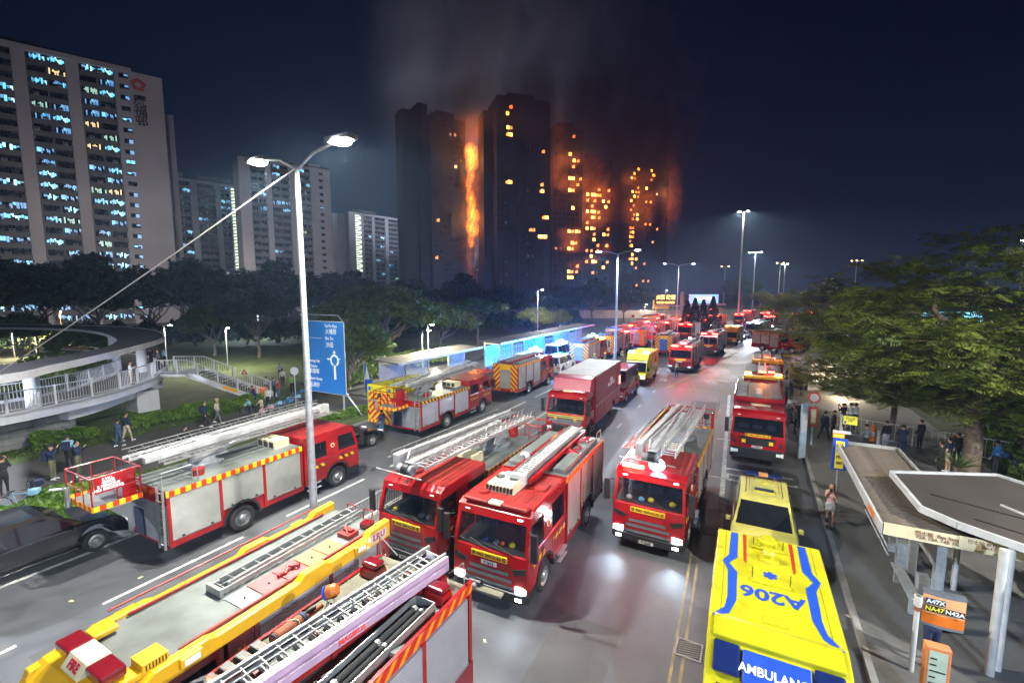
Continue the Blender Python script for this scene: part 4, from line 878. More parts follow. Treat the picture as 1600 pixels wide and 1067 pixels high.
# ---- cars and vans
def car(label, X, yf, away, L=4.8, W=1.9, H=1.65, paint=None, yaw=0.0, kind='suv', name='parked_car', cat='car', lod=0, lights=0, tails=0, group=None, glassm=None):
    paint = paint or BLKG; root = thing(name, label, cat, group=group); place(root, X, yf, away, L, yaw)
    yF = L / 2; y0 = -L / 2; hw = W / 2; fa = yF - .92; ra = y0 + .95; r = .36; zb = 1.15 if kind == 'van' else (.95 if kind == 'sedan' else 1.02); glassm = glassm or GLASSD
    if kind == 'suv': top = [(y0, .72), (y0 + .05, zb), (yF - 1.15, zb + .10), (yF - .45, zb + .02), (yF - .10, .84), (yF, .6)]; roofp = [(y0 + .22, zb), (y0 + .55, H - .08), (y0 + .9, H), (yF - 2.25, H), (yF - 2.0, H - .05), (yF - 1.05, zb + .02)]
    elif kind == 'sedan': top = [(y0, .62), (y0 + .05, .92), (y0 + 1.0, .98), (yF - 1.35, .95), (yF - .5, .82), (yF - .05, .68), (yF, .5)]; roofp = [(y0 + .55, .95), (y0 + 1.3, H - .05), (y0 + 1.7, H), (yF - 2.2, H), (yF - 1.2, .92)]
    else: top = [(y0, .7), (y0, zb), (yF - 1.0, zb), (yF - .35, zb - .12), (yF - .04, .85), (yF, .6)]; roofp = [(y0 + .03, zb), (y0 + .12, H - .08), (y0 + .3, H), (yF - 1.75, H), (yF - 1.5, H - .08), (yF - .8, zb)]
    b = MB(); b.prism(hull_profile(y0, yF, .28, zb, [(fa, r + .07), (ra, r + .07)], top), -hw, hw, paint); bd = obj('body', b, root, bevel=.07, seg=3)
    b = MB(); n = len(roofp); ins = .16
    mid = zb
    vs = []
    for s in (-1, 1):
        for y, z in roofp: vs.append((s * (hw - .05 - ins * max(0, (z - zb)) / (H - zb)), y, z))
    fs = [tuple(range(n - 1, -1, -1)), tuple(range(n, 2 * n))] + [(i, i + 1, n + i + 1, n + i) for i in range(n - 1)]
    b.add(vs, fs[:2], paint); b.add(vs, fs[2:], paint); obj('greenhouse', b, root, bevel=.03)
    # glass a few mm proud of the shell
    A = roofp[0]; Bq = roofp[-1]
    def sx(z): return hw - .05 - ins * max(0, (z - zb)) / (H - zb) + .006
    zt = H - .12; zl = zb + .05
    def yat(z, rear):
        seq = roofp if rear else list(reversed(roofp))
        for (ya, za), (yb2, zb2) in zip(seq, seq[1:]):
            if za <= z <= zb2: return ya + (yb2 - ya) * (z - za) / max(1e-6, (zb2 - za))
        return seq[1][0]
    for s in (-1, 1):
        yr0, yr1, yf0, yf1 = yat(zl, True) + .12, yat(zt, True) + .12, yat(zl, False) - .12, yat(zt, False) - .12
        nseg = 2 if kind != 'van' else 3
        for k in range(nseg):
            t0, t1 = k / nseg, (k + 1) / nseg; g = .03
            b = MB(); b.add([(s * sx(zl), yr0 + (yf0 - yr0) * t0 + g, zl), (s * sx(zl), yr0 + (yf0 - yr0) * t1 - g, zl), (s * sx(zt), yr1 + (yf1 - yr1) * t1 - g, zt), (s * sx(zt), yr1 + (yf1 - yr1) * t0 + g, zt)], [(0, 1, 2, 3)], glassm); obj('side_window', b, root)
        if not lod:
            b = MB(); b.path([(s * (sx(zl) + .004), yr0, zl - .02), (s * (sx(zl) + .004), yf0, zl - .02)], .012, CHROME); b.path([(s * (hw + .004), y0 + .7, .36), (s * (hw + .004), yF - 1.4, .36)], .014, CHROME); obj('chrome_trim', b, root)
            for yy in (ra + .75, yF - 2.25):
                b = MB(); b.box(s * hw - .02, s * hw + .022, yy, yy + .2, .84, .87, paint); obj('handle', b, root)
        b = MB(); b.box(s * (hw + .10) - .08, s * (hw + .10) + .08, yF - 1.52, yF - 1.40, zb, zb + .15, paint); obj('mirror', b, root, bevel=.03)
        lm = HEADON if lights else HEADOFF
        b = MB(); b.box(s * (hw - .25) - .18, s * (hw - .25) + .16, yF - .12, yF + .005, .62, .74, lm); obj('headlight', b, root, bevel=.02)
        b = MB(); b.box(s * (hw - .22) - .18, s * (hw - .22) + .19, y0 - .008, y0 + .1, .72, .84, BEAR if tails else TAILR); obj('tail_light', b, root)
        for yy in (fa, ra): wheel(root, s * (hw - .12), yy, r, .24, s, lod, rimmat=ALU if not lod else None)
    # windscreens
    for rear in (False, True):
        z0_, z1_ = zb + .06, H - .10
        ya, yb2 = yat(z0_, rear), yat(z1_, rear); o = .012 if not rear else -.012
        b = MB(); b.add([(-sx(z0_) + .08, ya + o, z0_ + .01), (sx(z0_) - .08, ya + o, z0_ + .01), (sx(z1_) - .08, yb2 + o, z1_ + .01), (-sx(z1_) + .08, yb2 + o, z1_ + .01)], [(0, 1, 2, 3)], glassm); obj('rear_window' if rear else 'windscreen', b, root)
    b = MB(); b.box(-.5, .5, yF - .03, yF + .01, .42, .66, BLK); obj('grille', b, root)
    return root
# ------------------------------------------------------------------ organic bodies (people, manikin)
def blob_mesh(name, bones, voxel, mats, smooth=4):
    b = MB()
    for p0, p1, r0, r1, k in bones:
        p0 = Vector(p0); p1 = Vector(p1)
        b.tube(p0, p1, r0, RUB, r1=r1, n=12); b.ell(p0, (r0, r0, r0), RUB, 12, 8); b.ell(p1, (r1, r1, r1), RUB, 12, 8)
    me = b.mesh(name + '_src'); me.materials.clear(); o = link(name, me)
    r = o.modifiers.new('r', 'REMESH'); r.mode = 'VOXEL'; r.voxel_size = voxel; r.use_smooth_shade = True
    s = o.modifiers.new('s', 'SMOOTH'); s.iterations = smooth; s.factor = .5
    dg = bpy.context.evaluated_depsgraph_get(); out = bpy.data.meshes.new_from_object(o.evaluated_get(dg))
    bpy.data.objects.remove(o); bpy.data.meshes.remove(me)
    out.name = name; out.materials.clear()
    for m in mats: out.materials.append(m)
    n = len(out.polygons); cen = np.zeros(n * 3); out.polygons.foreach_get('center', cen); cen = cen.reshape(-1, 3)
    best = np.full(n, 1e9); idx = np.zeros(n, dtype=np.int32)
    for p0, p1, r0, r1, k in bones:
        a = np.array(p0, float); d = np.array(p1, float) - a; L2 = max(1e-9, (d ** 2).sum())
        t = np.clip(((cen - a) @ d) / L2, 0, 1); q = a + t[:, None] * d
        ds = np.sqrt(((cen - q) ** 2).sum(1)) - (r0 + (r1 - r0) * t)
        w = ds < best; best[w] = ds[w]; idx[w] = k
    out.polygons.foreach_set('material_index', idx); out.polygons.foreach_set('use_smooth', np.ones(n, dtype=bool)); out.update()
    return out

def hand_bones(w, d, side):
    "palm and five bent fingers from wrist w heading along d"
    w = Vector(w); d = Vector(d).normalized(); s = d.cross(Vector((0, 1, 0)));
    if s.length < .1: s = d.cross(Vector((1, 0, 0)))
    s.normalize(); nrm = s.cross(d); out = []; palm = w + d * .07
    out.append((w, palm, .028, .034, 0))
    for i, (o, L) in enumerate(((-.027, .062), (-.009, .074), (.009, .070), (.027, .055))):
        a = palm + s * o + d * .012; m = a + d * (L * .55); e = m + d * (L * .38) + nrm * (-.022 * 1)
        out += [(a, m, .0115, .0105, 0), (m, e, .0105, .009, 0)]
    t0 = w + d * .025 + s * .026 * side; t1 = t0 + d * .035 + s * .022 * side; out += [(t0, t1, .013, .011, 0), (t1, t1 + d * .03, .011, .009, 0)]
    return out
def person_bones(pose):
    st = pose.get('stride', 0.0); bend = pose.get('bend', 0.0); arms = pose.get('arms', 'down'); short = pose.get('short', False); skirt = pose.get('skirt', False); fem = pose.get('fem', False)
    B = []; hipz = .92; hip = Vector((0, 0, hipz)); sw = .17 if not fem else .15
    for s in (-1, 1):
        f = st * s; knee = Vector((s * .095, f * .22 + .02, .50)); ank = Vector((s * .10, f * .42 - (.06 if f < 0 else 0), .09 + (.05 if f < -.1 else 0)))
        B.append(((s * .085, 0, hipz - .04), knee, .092, .060, 0 if (short or skirt) else 2))
        if short or skirt: B.append(((s * .085, 0, hipz - .03), Vector((s * .085, 0, hipz - .03)).lerp(knee, .55), .102, .088, 2))
        B.append((knee, ank, .056, .038, 0 if (short or skirt) else 2)); B.append((ank, ank + Vector((0, .15, -.04)), .042, .036, 3)); B.append((ank, ank + Vector((0, -.03, -.04)), .042, .04, 3))
    if skirt: B.append(((0, 0, hipz + .02), (0, 0, hipz - .16), .13, .15, 2))
    R = Matrix.Rotation(-bend, 3, 'X')
    def T(x, y, z): return hip + R @ Vector((x, y, z - hipz))
    B += [(T(-.055, 0, .93), T(.055, 0, .93), .115, .115, 2), (T(-.05, 0, 1.05), T(.05, 0, 1.05), .105, .105, 1), (T(-.07, 0, 1.25), T(.07, 0, 1.25), .12, .12, 1), (T(-.10, -.01, 1.37), T(.10, -.01, 1.37), .085, .085, 1), (T(0, 0, 1.0), T(0, 0, 1.3), .115, .125, 1)]
    neck = T(0, .0, 1.44); head = T(0, .03, 1.60 if bend < .5 else 1.58)
    B += [(T(0, -.01, 1.40), T(0, .015, 1.50), .052, .050, 0), (T(0, .02, 1.555), T(0, .025, 1.625), .078, .088, 0), (T(0, .055, 1.54), T(0, .045, 1.60), .055, .065, 0), (T(0, .105, 1.575), T(0, .112, 1.56), .014, .016, 0)]
    for s in (-1, 1): B.append((T(s * .088, .01, 1.58), T(s * .09, .005, 1.60), .018, .02, 0))
    for s in (-1, 1):
        sh = T(s * sw, -.01, 1.38)
        if arms == 'down': el = T(s * (sw + .07), -.03, 1.12); wr = T(s * (sw + .08), .06 + .05 * s * st, .90)
        elif arms == 'phone': el = T(s * (sw + .05), .10, 1.18); wr = T(s * .07, .30, 1.42)
        elif arms == 'camera': el = T(s * (sw + .03), .16, 1.24); wr = T(s * .06, .27, 1.55)
        elif arms == 'one': el = T(s * (sw + .05), .05 if s > 0 else -.03, 1.14); wr = T(s * .10, .26, 1.30) if s > 0 else T(s * (sw + .07), .05, .9)
        elif arms == 'face': el = T(s * (sw + .02), .14, 1.22); wr = T(s * .06, .17, 1.47)
        elif arms == 'ride': el = T(s * (sw + .06), .20, 1.22); wr = T(s * .22, .42, 1.08)
        elif arms == 'pockets': el = T(s * (sw + .09), -.05, 1.13); wr = T(s * .16, .05, .97)
        bare = pose.get('bare', False)
        B.append((sh, sh.lerp(el, .6), .062, .052, 1)); B.append((sh.lerp(el, .5), el, .050, .042, 0 if bare else 1)); B.append((el, wr, .041, .030, 0 if bare else 1))
        B += hand_bones(wr, (wr - el), -s)
    return B, T
SKIN = mat('skin', (.46, .25, .17), .55, var=.1)
HAIR = mat('black_hair', (.012, .009, .008), .5, var=.3)
SHOEW = mat('white_shoe', (.7, .7, .7), .5, var=.1); SHOEB = mat('dark_shoe', (.03, .03, .03), .6, var=.1)
_pose = {}
def cloth(name, c): return mat('cloth_' + name, c, .85, var=.25, scale=9, bump=.25, bscale=30)
C_ = {'black': (.014, .014, .017), 'navy': (.014, .022, .06), 'grey': (.12, .125, .135), 'white': (.62, .62, .62), 'beige': (.48, .38, .27), 'green': (.20, .42, .10), 'blue': (.03, .13, .32), 'denim': (.05, .09, .17), 'red': (.36, .04, .03), 'pink': (.55, .32, .33), 'brown': (.12, .07, .04), 'yellow': (.65, .5, .05), 'olive': (.13, .12, .06), 'sky': (.22, .42, .55), 'lightgrey': (.36, .37, .4), 'fire': (.40, .30, .14)}
def person(label, pos, face, top='black', bot='black', pose=None, shoe=None, h=1.68, hair=True, long_hair=False, bag=None, hat=None, cat='person', group=None, vest=None, skin=None):
    pose = pose or {}; key = tuple(sorted(pose.items()))
    if key not in _pose:
        B, T = person_bones(pose); _pose[key] = (blob_mesh('person_body', B, .0175, [SKIN, SKIN, SKIN, SKIN]), T)
    me, T = _pose[key]
    root = thing('person', label, cat, loc=tuple(pos), rz=face, group=group); root.scale = (h / 1.72,) * 3
    o = link('body', me, root)
    for i, m in enumerate((SKIN, cloth(top, C_[top]), cloth(bot, C_[bot]), shoe or SHOEB)): o.material_slots[i].link = 'OBJECT'; o.material_slots[i].material = m
    b = MB(); hc = T(0, -.006, 1.63); b.ell(hc, (.097, .105, .085), HAIR, 14, 9)
    if long_hair: b.ell(T(0, -.065, 1.50), (.085, .05, .17), HAIR, 12, 8)
    if hair: hm = obj('hair', b, root)
    b = MB()
    for s in (-1, 1): b.ell(T(s * .032, .112, 1.60), (.011, .006, .007), BLK, 8, 5)
    obj('eyes', b, root)
    if pose.get('arms') in ('phone', 'camera', 'face'):
        b = MB(); c = T(0, .33, 1.50) if pose['arms'] == 'phone' else (T(0, .20, 1.60) if pose['arms'] == 'camera' else T(0, .22, 1.52)); d = (.12, .10, .09) if pose['arms'] == 'camera' else (.075, .012, .15)
        b.cbox(c, d, BLK); 
        if pose['arms'] == 'camera': b.tube(c, c + Vector((0, .17, 0)), .04, BLK)
        obj('camera' if pose['arms'] == 'camera' else 'phone', b, root, bevel=.008)
    if bag:
        b = MB(); c = T(0, -.22, 1.20); b.cbox(c, (.32, .18, .46), cloth(bag, C_[bag])); obj('backpack', b, root, bevel=.05)
    if hat:
        b = MB(); b.lathe([(.115, 0), (.112, .05), (.08, .10), (.0, .125)], T(0, -.002, 1.64), (0, 0, 1), cloth(hat, C_[hat]), 14); b.cbox(T(0, .12, 1.655), (.15, .12, .015), cloth(hat, C_[hat])); obj('cap' if hat != 'yellow' else 'helmet', b, root)
    if vest:
        b = MB(); v = cloth(vest, C_[vest]); vv = emit('self_lit_reflective_tape', (.8, .8, .7), .12, (.8, .8, .7))  # slight emission stands for light thrown back by the tape
        b.lathe([(.155, 0), (.16, .1), (.17, .3), (.16, .38)], T(0, 0, 1.02), (0, 0, 1), v, 14); b.lathe([(.163, .08), (.165, .12)], T(0, 0, 1.02), (0, 0, 1), vv, 14); obj('vest', b, root)
    return root

# ------------------------------------------------------------------ vegetation
def leaf_mat(name, c1, c2, rough=.55, trans=.25):
    m, nt, b = new_mat(name); b.inputs['Roughness'].default_value = rough
    n = noise_col(nt, .7, 3); n2 = noise_col(nt, 9, 2)
    r = N(nt, 'ShaderNodeValToRGB'); r.color_ramp.elements[0].color = (*c1, 1); r.color_ramp.elements[1].color = (*c2, 1); r.color_ramp.elements[0].position = .35; r.color_ramp.elements[1].position = .68
    ad = N(nt, 'ShaderNodeMix', data_type='FLOAT'); ad.inputs[0].default_value = .5
    nt.links.new(n.outputs[0], ad.inputs[2]); nt.links.new(n2.outputs[0], ad.inputs[3]); nt.links.new(ad.outputs[0], r.inputs[0]); nt.links.new(r.outputs[0], b.inputs['Base Color'])
    tr = N(nt, 'ShaderNodeBsdfTranslucent'); nt.links.new(r.outputs[0], tr.inputs[0]); mx = N(nt, 'ShaderNodeMixShader'); mx.inputs[0].default_value = trans
    out = nt.nodes['Material Output']; nt.links.new(b.outputs[0], mx.inputs[1]); nt.links.new(tr.outputs[0], mx.inputs[2]); nt.links.new(mx.outputs[0], out.inputs[0])
    _M[name] = m; return m
LEAF_D = leaf_mat('dark_leaf', (.012, .026, .008), (.035, .065, .014))
LEAF_M = leaf_mat('mid_leaf', (.035, .07, .010), (.12, .17, .022))
LEAF_F = leaf_mat('feathery_leaf', (.05, .085, .014), (.22, .25, .035))
LEAF_Y = leaf_mat('yellowish_leaf', (.08, .09, .012), (.24, .24, .03))
LEAF_B = leaf_mat('bright_hedge_leaf', (.045, .10, .008), (.16, .27, .02))
BARK = mat('bark', (.17, .125, .09), .9, var=.45, scale=6, bump=.8, bscale=18)
BARK2 = mat('pale_bark', (.26, .22, .17), .9, var=.4, scale=6, bump=.8, bscale=18)

def quads_mesh(name, P, A, Bv, mt):
    "numpy: centres P, half axes A and Bv -> diamond-ish leaves"
    n = len(P); V = np.empty((n, 4, 3)); V[:, 0] = P - A; V[:, 1] = P + Bv; V[:, 2] = P + A; V[:, 3] = P - Bv
    me = bpy.data.meshes.new(name); me.vertices.add(n * 4); me.vertices.foreach_set('co', V.reshape(-1))
    me.loops.add(n * 4); me.loops.foreach_set('vertex_index', np.arange(n * 4, dtype=np.int32)); me.polygons.add(n)
    me.polygons.foreach_set('loop_start', np.arange(0, n * 4, 4, dtype=np.int32)); me.polygons.foreach_set('loop_total', np.full(n, 4, dtype=np.int32))
    me.materials.append(mt); me.update(calc_edges=True); return me
def rand_unit(rs, n):
    v = rs.normal(size=(n, 3)); return v / np.linalg.norm(v, axis=1)[:, None]
def leaf_clumps(name, blobs, per, size, mt, seed=1, flat=.6, elong=1.6):
    "blobs = [(x,y,z,rx,ry,rz)]: leaves scattered through each lobe, denser to its skin"
    rs = np.random.RandomState(seed); Ps = []
    for x, y, z, rx, ry, rz in blobs:
        n = int(per * (rx * ry * rz) ** .55); u = rand_unit(rs, n); r = rs.uniform(.45, 1.08, n) ** .6
        lump = 1 + .22 * np.sin(u[:, 0] * 7 + x) * np.cos(u[:, 1] * 6 + y) + .12 * np.sin(u[:, 2] * 9 + z * 3)
        Ps.append(np.stack([x + u[:, 0] * rx * r * lump, y + u[:, 1] * ry * r * lump, z + u[:, 2] * rz * r * lump], 1))
    P = np.concatenate(Ps); n = len(P)
    A = rand_unit(rs, n); A[:, 2] *= flat; A /= np.linalg.norm(A, axis=1)[:, None]; Q = rand_unit(rs, n); Bv = np.cross(A, Q); Bv /= np.linalg.norm(Bv, axis=1)[:, None]
    s = size * rs.uniform(.6, 1.4, n)[:, None]
    return quads_mesh(name, P, A * s * elong * .5, Bv * s * .5, mt)
def limb_path(b, p0, p1, r0, r1, mt, rs, k=5, wob=.12):
    p0 = Vector(p0); p1 = Vector(p1); L = (p1 - p0).length; pts = [p0]
    for i in range(1, k): pts.append(p0.lerp(p1, i / k) + Vector((rs.uniform(-1, 1), rs.uniform(-1, 1), rs.uniform(-.6, .6))) * L * wob * .4)
    pts.append(p1)
    for i in range(k):
        a = r0 + (r1 - r0) * i / k; c = r0 + (r1 - r0) * (i + 1) / k
        b.tube(pts[i], pts[i + 1], a, mt, r1=c, n=8, cap=False); b.ell(pts[i + 1], (c, c, c), mt, 7, 5)
    return pts
def tree_meshes(seed, h, trunk_h, spread, lobes, leafmt, per, size, bark, tr=.25, flat=.55, dome=.35):
    rs = random.Random(seed); b = MB(); top = (rs.uniform(-.3, .3), rs.uniform(-.3, .3), trunk_h)
    b.tube((0, 0, -.2), (0, 0, .3), tr * 1.5, bark, r1=tr * 1.05, n=10, cap=False); limb_path(b, (0, 0, .25), top, tr, tr * .7, bark, rs)
    blobs = []
    for i in range(lobes):
        a = 2 * pi * i / lobes * 2.4 + rs.uniform(-.4, .4); d = spread * sqrt((i + .5) / lobes) * rs.uniform(.75, 1.05)
        zc = trunk_h + (h - trunk_h) * (.38 + .42 * (1 - (d / spread) ** 2) + rs.uniform(-.1, .12)); c = (cos(a) * d, sin(a) * d, zc)
        limb_path(b, top, (c[0] * .9, c[1] * .9, zc - .2), tr * .45, tr * .08, bark, rs, 5, .25)
        r = spread * rs.uniform(.28, .42); blobs.append((*c, r, r, r * dome * rs.uniform(.9, 1.5)))
    return b.mesh('trunk'), leaf_clumps('crown', blobs, per, size, leafmt, seed, flat)
_treec = {}
def tree(label, pos, kind, scale=1.0, rz=0.0, group=None, name='tree'):
    if kind not in _treec:
        spec = {'broad': (3, 8.2, 3.0, 5.6, 15, LEAF_M, 420, .26, BARK, .28), 'dark1': (11, 12, 3.5, 5.2, 13, LEAF_D, 420, .34, BARK, .28, .55, .7), 'dark2': (12, 10.5, 2.5, 5.6, 12, LEAF_D, 420, .34, BARK, .26, .55, .65),
                'mid': (15, 7.0, 1.8, 4.0, 11, LEAF_M, 520, .24, BARK2, .2, .55, .6), 'yellow': (17, 7.4, 2.6, 4.8, 13, LEAF_Y, 420, .24, BARK, .24, .55, .45), 'flat': (21, 8.5, 3.2, 5.8, 14, LEAF_M, 380, .26, BARK, .25, .5, .3)}[kind]
        _treec[kind] = tree_meshes(*spec)
    t, c = _treec[kind]; root = thing(name, label, 'tree', loc=tuple(pos), rz=rz, group=group); root.scale = (scale,) * 3
    link('trunk', t, root); o = link('crown', c, root); return root
def feather_tree(name, label, pos, seed, h, spread, trunk_pts, tr, nfr, leafmt=None, limbs=None, fl=.95, zlo=.42):
    "flame tree: flat layered sprays of long pinnate fronds"
    leafmt = leafmt or LEAF_F; rs = random.Random(seed); root = thing(name, label, 'tree', loc=tuple(pos))
    b = MB(); pts = [Vector(p) for p in trunk_pts]; n = len(pts)
    b.tube(pts[0] + Vector((0, 0, -.4)), pts[0] + Vector((0, 0, .5)), tr * 1.7, BARK, r1=tr * 1.1, n=12, cap=False)
    for i in range(n - 1):
        a = tr * (1 - .25 * i / n); c = tr * (1 - .25 * (i + 1) / n); b.tube(pts[i], pts[i + 1], a, BARK, r1=c, n=12, cap=False); b.ell(pts[i + 1], (c, c, c), BARK, 10, 6)
    top = pts[-1]; tips = []
    nl = limbs or 12
    for i in range(nl):
        a = 2 * pi * i / nl + rs.uniform(-.25, .25); d = spread * rs.uniform(.45, .95); z = top.z + (h - top.z) * rs.uniform(.2, .95) * (1.05 - .55 * d / spread)
        e = Vector((top.x + cos(a) * d, top.y + sin(a) * d, z)); P = limb_path(b, top, e, tr * .55, .05, BARK, rs, 6, .3)
        for q in P[2:]:
            for _ in range(3):
                a2 = a + rs.uniform(-1.3, 1.3); e2 = q + Vector((cos(a2), sin(a2), rs.uniform(-.05, .35))) * rs.uniform(.9, 2.3); b.tube(q, e2, .035, BARK, r1=.012, n=5, cap=False); tips.append(e2); tips.append(q.lerp(e2, .5))
        tips.append(e)
    root_tr = obj('trunk', b, root)
    R = np.random.RandomState(seed); T = np.array([list(t) for t in tips]); base = T[R.randint(0, len(T), nfr)] + R.normal(size=(nfr, 3)) * np.array([.55, .55, .22])
    k = int(nfr * .55); u = rand_unit(R, k); rr = R.uniform(.55, 1.0, k) ** .5; lay = np.round(np.abs(u[:, 2]) * 4 + R.normal(size=k) * .12) / 4
    zmid = top.z + (h - top.z) * .12
    base[:k, 0] = top.x + u[:, 0] * spread * rr * (1 + .12 * np.sin(u[:, 1] * 5 + seed)); base[:k, 1] = top.y + u[:, 1] * spread * rr; base[:k, 2] = zmid + lay * (h - zmid) * rr + np.where(u[:, 2] < 0, -1, 0) * lay * (h - zmid) * rr * 1.35 + R.normal(size=k) * .12
    az = R.uniform(0, 2 * pi, nfr); droop = R.uniform(-.15, .45, nfr); L = fl * R.uniform(.6, 1.15, nfr)
    d = np.stack([np.cos(az), np.sin(az), -droop * .6], 1); d /= np.linalg.norm(d, axis=1)[:, None]
    side = np.stack([-np.sin(az), np.cos(az), R.normal(size=nfr) * .6], 1); side /= np.linalg.norm(side, axis=1)[:, None]
    K = 9; Ps = []; As = []; Bs = []
    for k in range(K):
        t = (k + .7) / K; w = .20 * fl * np.sin(pi * min(1, t * .9 + .12)) ** .6
        c = base + d * (L * t)[:, None] + np.array([0, 0, -1.0]) * (droop * L * t * t * .5)[:, None]
        for s in (-1, 1):
            dirv = side * s + d * .35; dirv /= np.linalg.norm(dirv, axis=1)[:, None]
            Ps.append(c + dirv * w * .5); As.append(dirv * w * .62); Bs.append((d + R.normal(size=(nfr, 3)) * .35) * .032 * (.9 + .3 * fl))
    me = quads_mesh('crown', np.concatenate(Ps), np.concatenate(As), np.concatenate(Bs), leafmt); link('crown', me, root)
    return root
def hedge_mesh(name, pts, w, h, size, per, mt, seed=5):
    "leafy bank along a polyline"
    rs = np.random.RandomState(seed); Ps = []
    for a, c in zip(pts, pts[1:]):
        a = np.array(a, float); c = np.array(c, float); L = np.linalg.norm(c - a); n = int(per * L * w); t = rs.uniform(0, 1, n); u = rs.uniform(-1, 1, n); dx = (c - a) / L; sd = np.array([-dx[1], dx[0]])
        top = h * (1 - np.abs(u) ** 4 * .6) * (1 + .16 * np.sin(t * L * 1.7 + u * 2) + .1 * np.sin(t * L * 4.1))
        z = top * rs.uniform(.25, 1.0, n) ** .4
        P = np.stack([a[0] + dx[0] * L * t + sd[0] * u * w / 2, a[1] + dx[1] * L * t + sd[1] * u * w / 2, z], 1); Ps.append(P)
    P = np.concatenate(Ps); n = len(P); A = rand_unit(rs, n); Q = rand_unit(rs, n); Bv = np.cross(A, Q); Bv /= np.linalg.norm(Bv, axis=1)[:, None]; s = size * rs.uniform(.6, 1.4, n)[:, None]
    return quads_mesh(name, P, A * s * .8, Bv * s * .45, mt)
DO_VOL, DO_HAZE, HAZE_D = True, True, .0005
# ------------------------------------------------------------------ ground, roads, kerbs, markings
def bend(y): return 0.0 if y < 60 else .0020 * (y - 60) ** 2
def asphalt(name, c, sc=1.0, rough=.72, tint=(1, 1, 1)):
    m, nt, b = new_mat(name)
    n1 = noise_col(nt, .16 * sc, 5, 'Object', .4); n2 = noise_col(nt, 55, 3); n3 = noise_col(nt, 1.4, 6, 'Object', .8)
    r = N(nt, 'ShaderNodeValToRGB'); r.color_ramp.elements[0].color = (c * .45 * tint[0], c * .45 * tint[1], c * .45 * tint[2], 1); r.color_ramp.elements[1].color = (c * 1.5 * tint[0], c * 1.5 * tint[1], c * 1.5 * tint[2], 1)
    r.color_ramp.elements[0].position = .32; r.color_ramp.elements[1].position = .70
    a = N(nt, 'ShaderNodeMix', data_type='FLOAT'); a.inputs[0].default_value = .45; nt.links.new(n1.outputs[0], a.inputs[2]); nt.links.new(n3.outputs[0], a.inputs[3])
    a2 = N(nt, 'ShaderNodeMix', data_type='FLOAT'); a2.inputs[0].default_value = .30; nt.links.new(a.outputs[0], a2.inputs[2]); nt.links.new(n2.outputs[0], a2.inputs[3])
    nt.links.new(a2.outputs[0], r.inputs[0]); nt.links.new(r.outputs[0], b.inputs['Base Color'])
    mr = N(nt, 'ShaderNodeMapRange'); mr.inputs[1].default_value = .3; mr.inputs[2].default_value = .7; mr.inputs[3].default_value = rough - .22; mr.inputs[4].default_value = rough + .1; nt.links.new(a.outputs[0], mr.inputs[0]); nt.links.new(mr.outputs[0], b.inputs['Roughness'])
    bp = N(nt, 'ShaderNodeBump'); bp.inputs['Strength'].default_value = .5; bp.inputs['Distance'].default_value = .012; n4 = noise_col(nt, 120, 2); nt.links.new(n4.outputs[0], bp.inputs['Height']); nt.links.new(bp.outputs[0], b.inputs['Normal'])
    _M[name] = m; return m
ASPH = asphalt('asphalt', .088, 1, .56, (.93, .98, 1.08)); PAVE = asphalt('pavement_concrete', .105, 1.3, .8, (1.0, .97, .92)); PATHM = asphalt('cycle_path_asphalt', .085, 1, .8, (1, .92, .84))
CONC = mat('concrete', (.30, .29, .27), .85, var=.35, scale=1.2, bump=.3); KERB = mat('kerb_stone', (.24, .235, .22), .85, var=.35, scale=2, bump=.3)
LINEW = mat('worn_white_marking', (.62, .62, .58), .7, var=.5, scale=4, dark=(.25, .25, .24)); LINEY = mat('worn_yellow_marking', (.24, .20, .10), .7, var=.55, scale=3, dark=(.13, .11, .06))
EARTH = mat('dark_earth_and_turf', (.045, .052, .024), .95, var=.5, scale=.35, bump=.6, bscale=12); LAWN = mat('lawn', (.07, .095, .025), .95, var=.45, scale=.6, bump=.8, bscale=25)
def sheet(name, pts, z, m, kind='structure', th=.0):
    b = MB()
    if th: b.prism(pts, z - th, z, m, 'z')
    else: b.add([(x, y, z) for x, y in pts], [tuple(range(len(pts)))], m)
    o = obj(name, b); o['kind'] = kind; return o
def strip(name, xa, xb, ys, z, m, th=0.0):
    "ribbon between x offsets that follows the bend of the road"
    b = MB(); vs = []; fs = []; n = len(ys)
    for y in ys: vs += [(xa + bend(y), y, z), (xb + bend(y), y, z)]
    for i in range(n - 1): fs.append((2 * i, 2 * i + 1, 2 * i + 3, 2 * i + 2))
    if th:
        o = len(vs); vs += [(x, y, z - th) for x, y, _ in vs]
        for i in range(n - 1): fs.append((2 * i, 2 * i + 2, o + 2 * i + 2, o + 2 * i)); fs.append((2 * i + 1, 2 * i + 3, o + 2 * i + 3, o + 2 * i + 1))
        fs.append((0, 1, o + 1, o)); fs.append((2 * n - 2, 2 * n - 1, o + 2 * n - 1, o + 2 * n - 2))
    b.add(vs, fs, m); o = obj(name, b); o['kind'] = 'structure'; return o
YS = [-40, -10, 0, 10, 20, 30, 40, 50, 60, 70, 80, 90, 100, 110, 120, 135, 150, 170, 190, 220, 260]
sheet('ground', [(-900, -300), (900, -300), (900, 1400), (-900, 1400)], -.14, EARTH)
strip('road', -22.5, 2.7, YS, 0.0, ASPH)
strip('side_road', 2.7, 60, [95, 110, 125, 145, 165], -.004, ASPH)
strip('lawn', 10.5, 26, [-40, -10, 0, 10, 20, 30, 40, 50, 60, 70, 80, 90], .115, EARTH, .1)
strip('pavement', 2.85, 10.5, [-40, -10, 0, 10, 20, 30, 40, 50, 60, 70, 80, 90], .12, PAVE, .2)
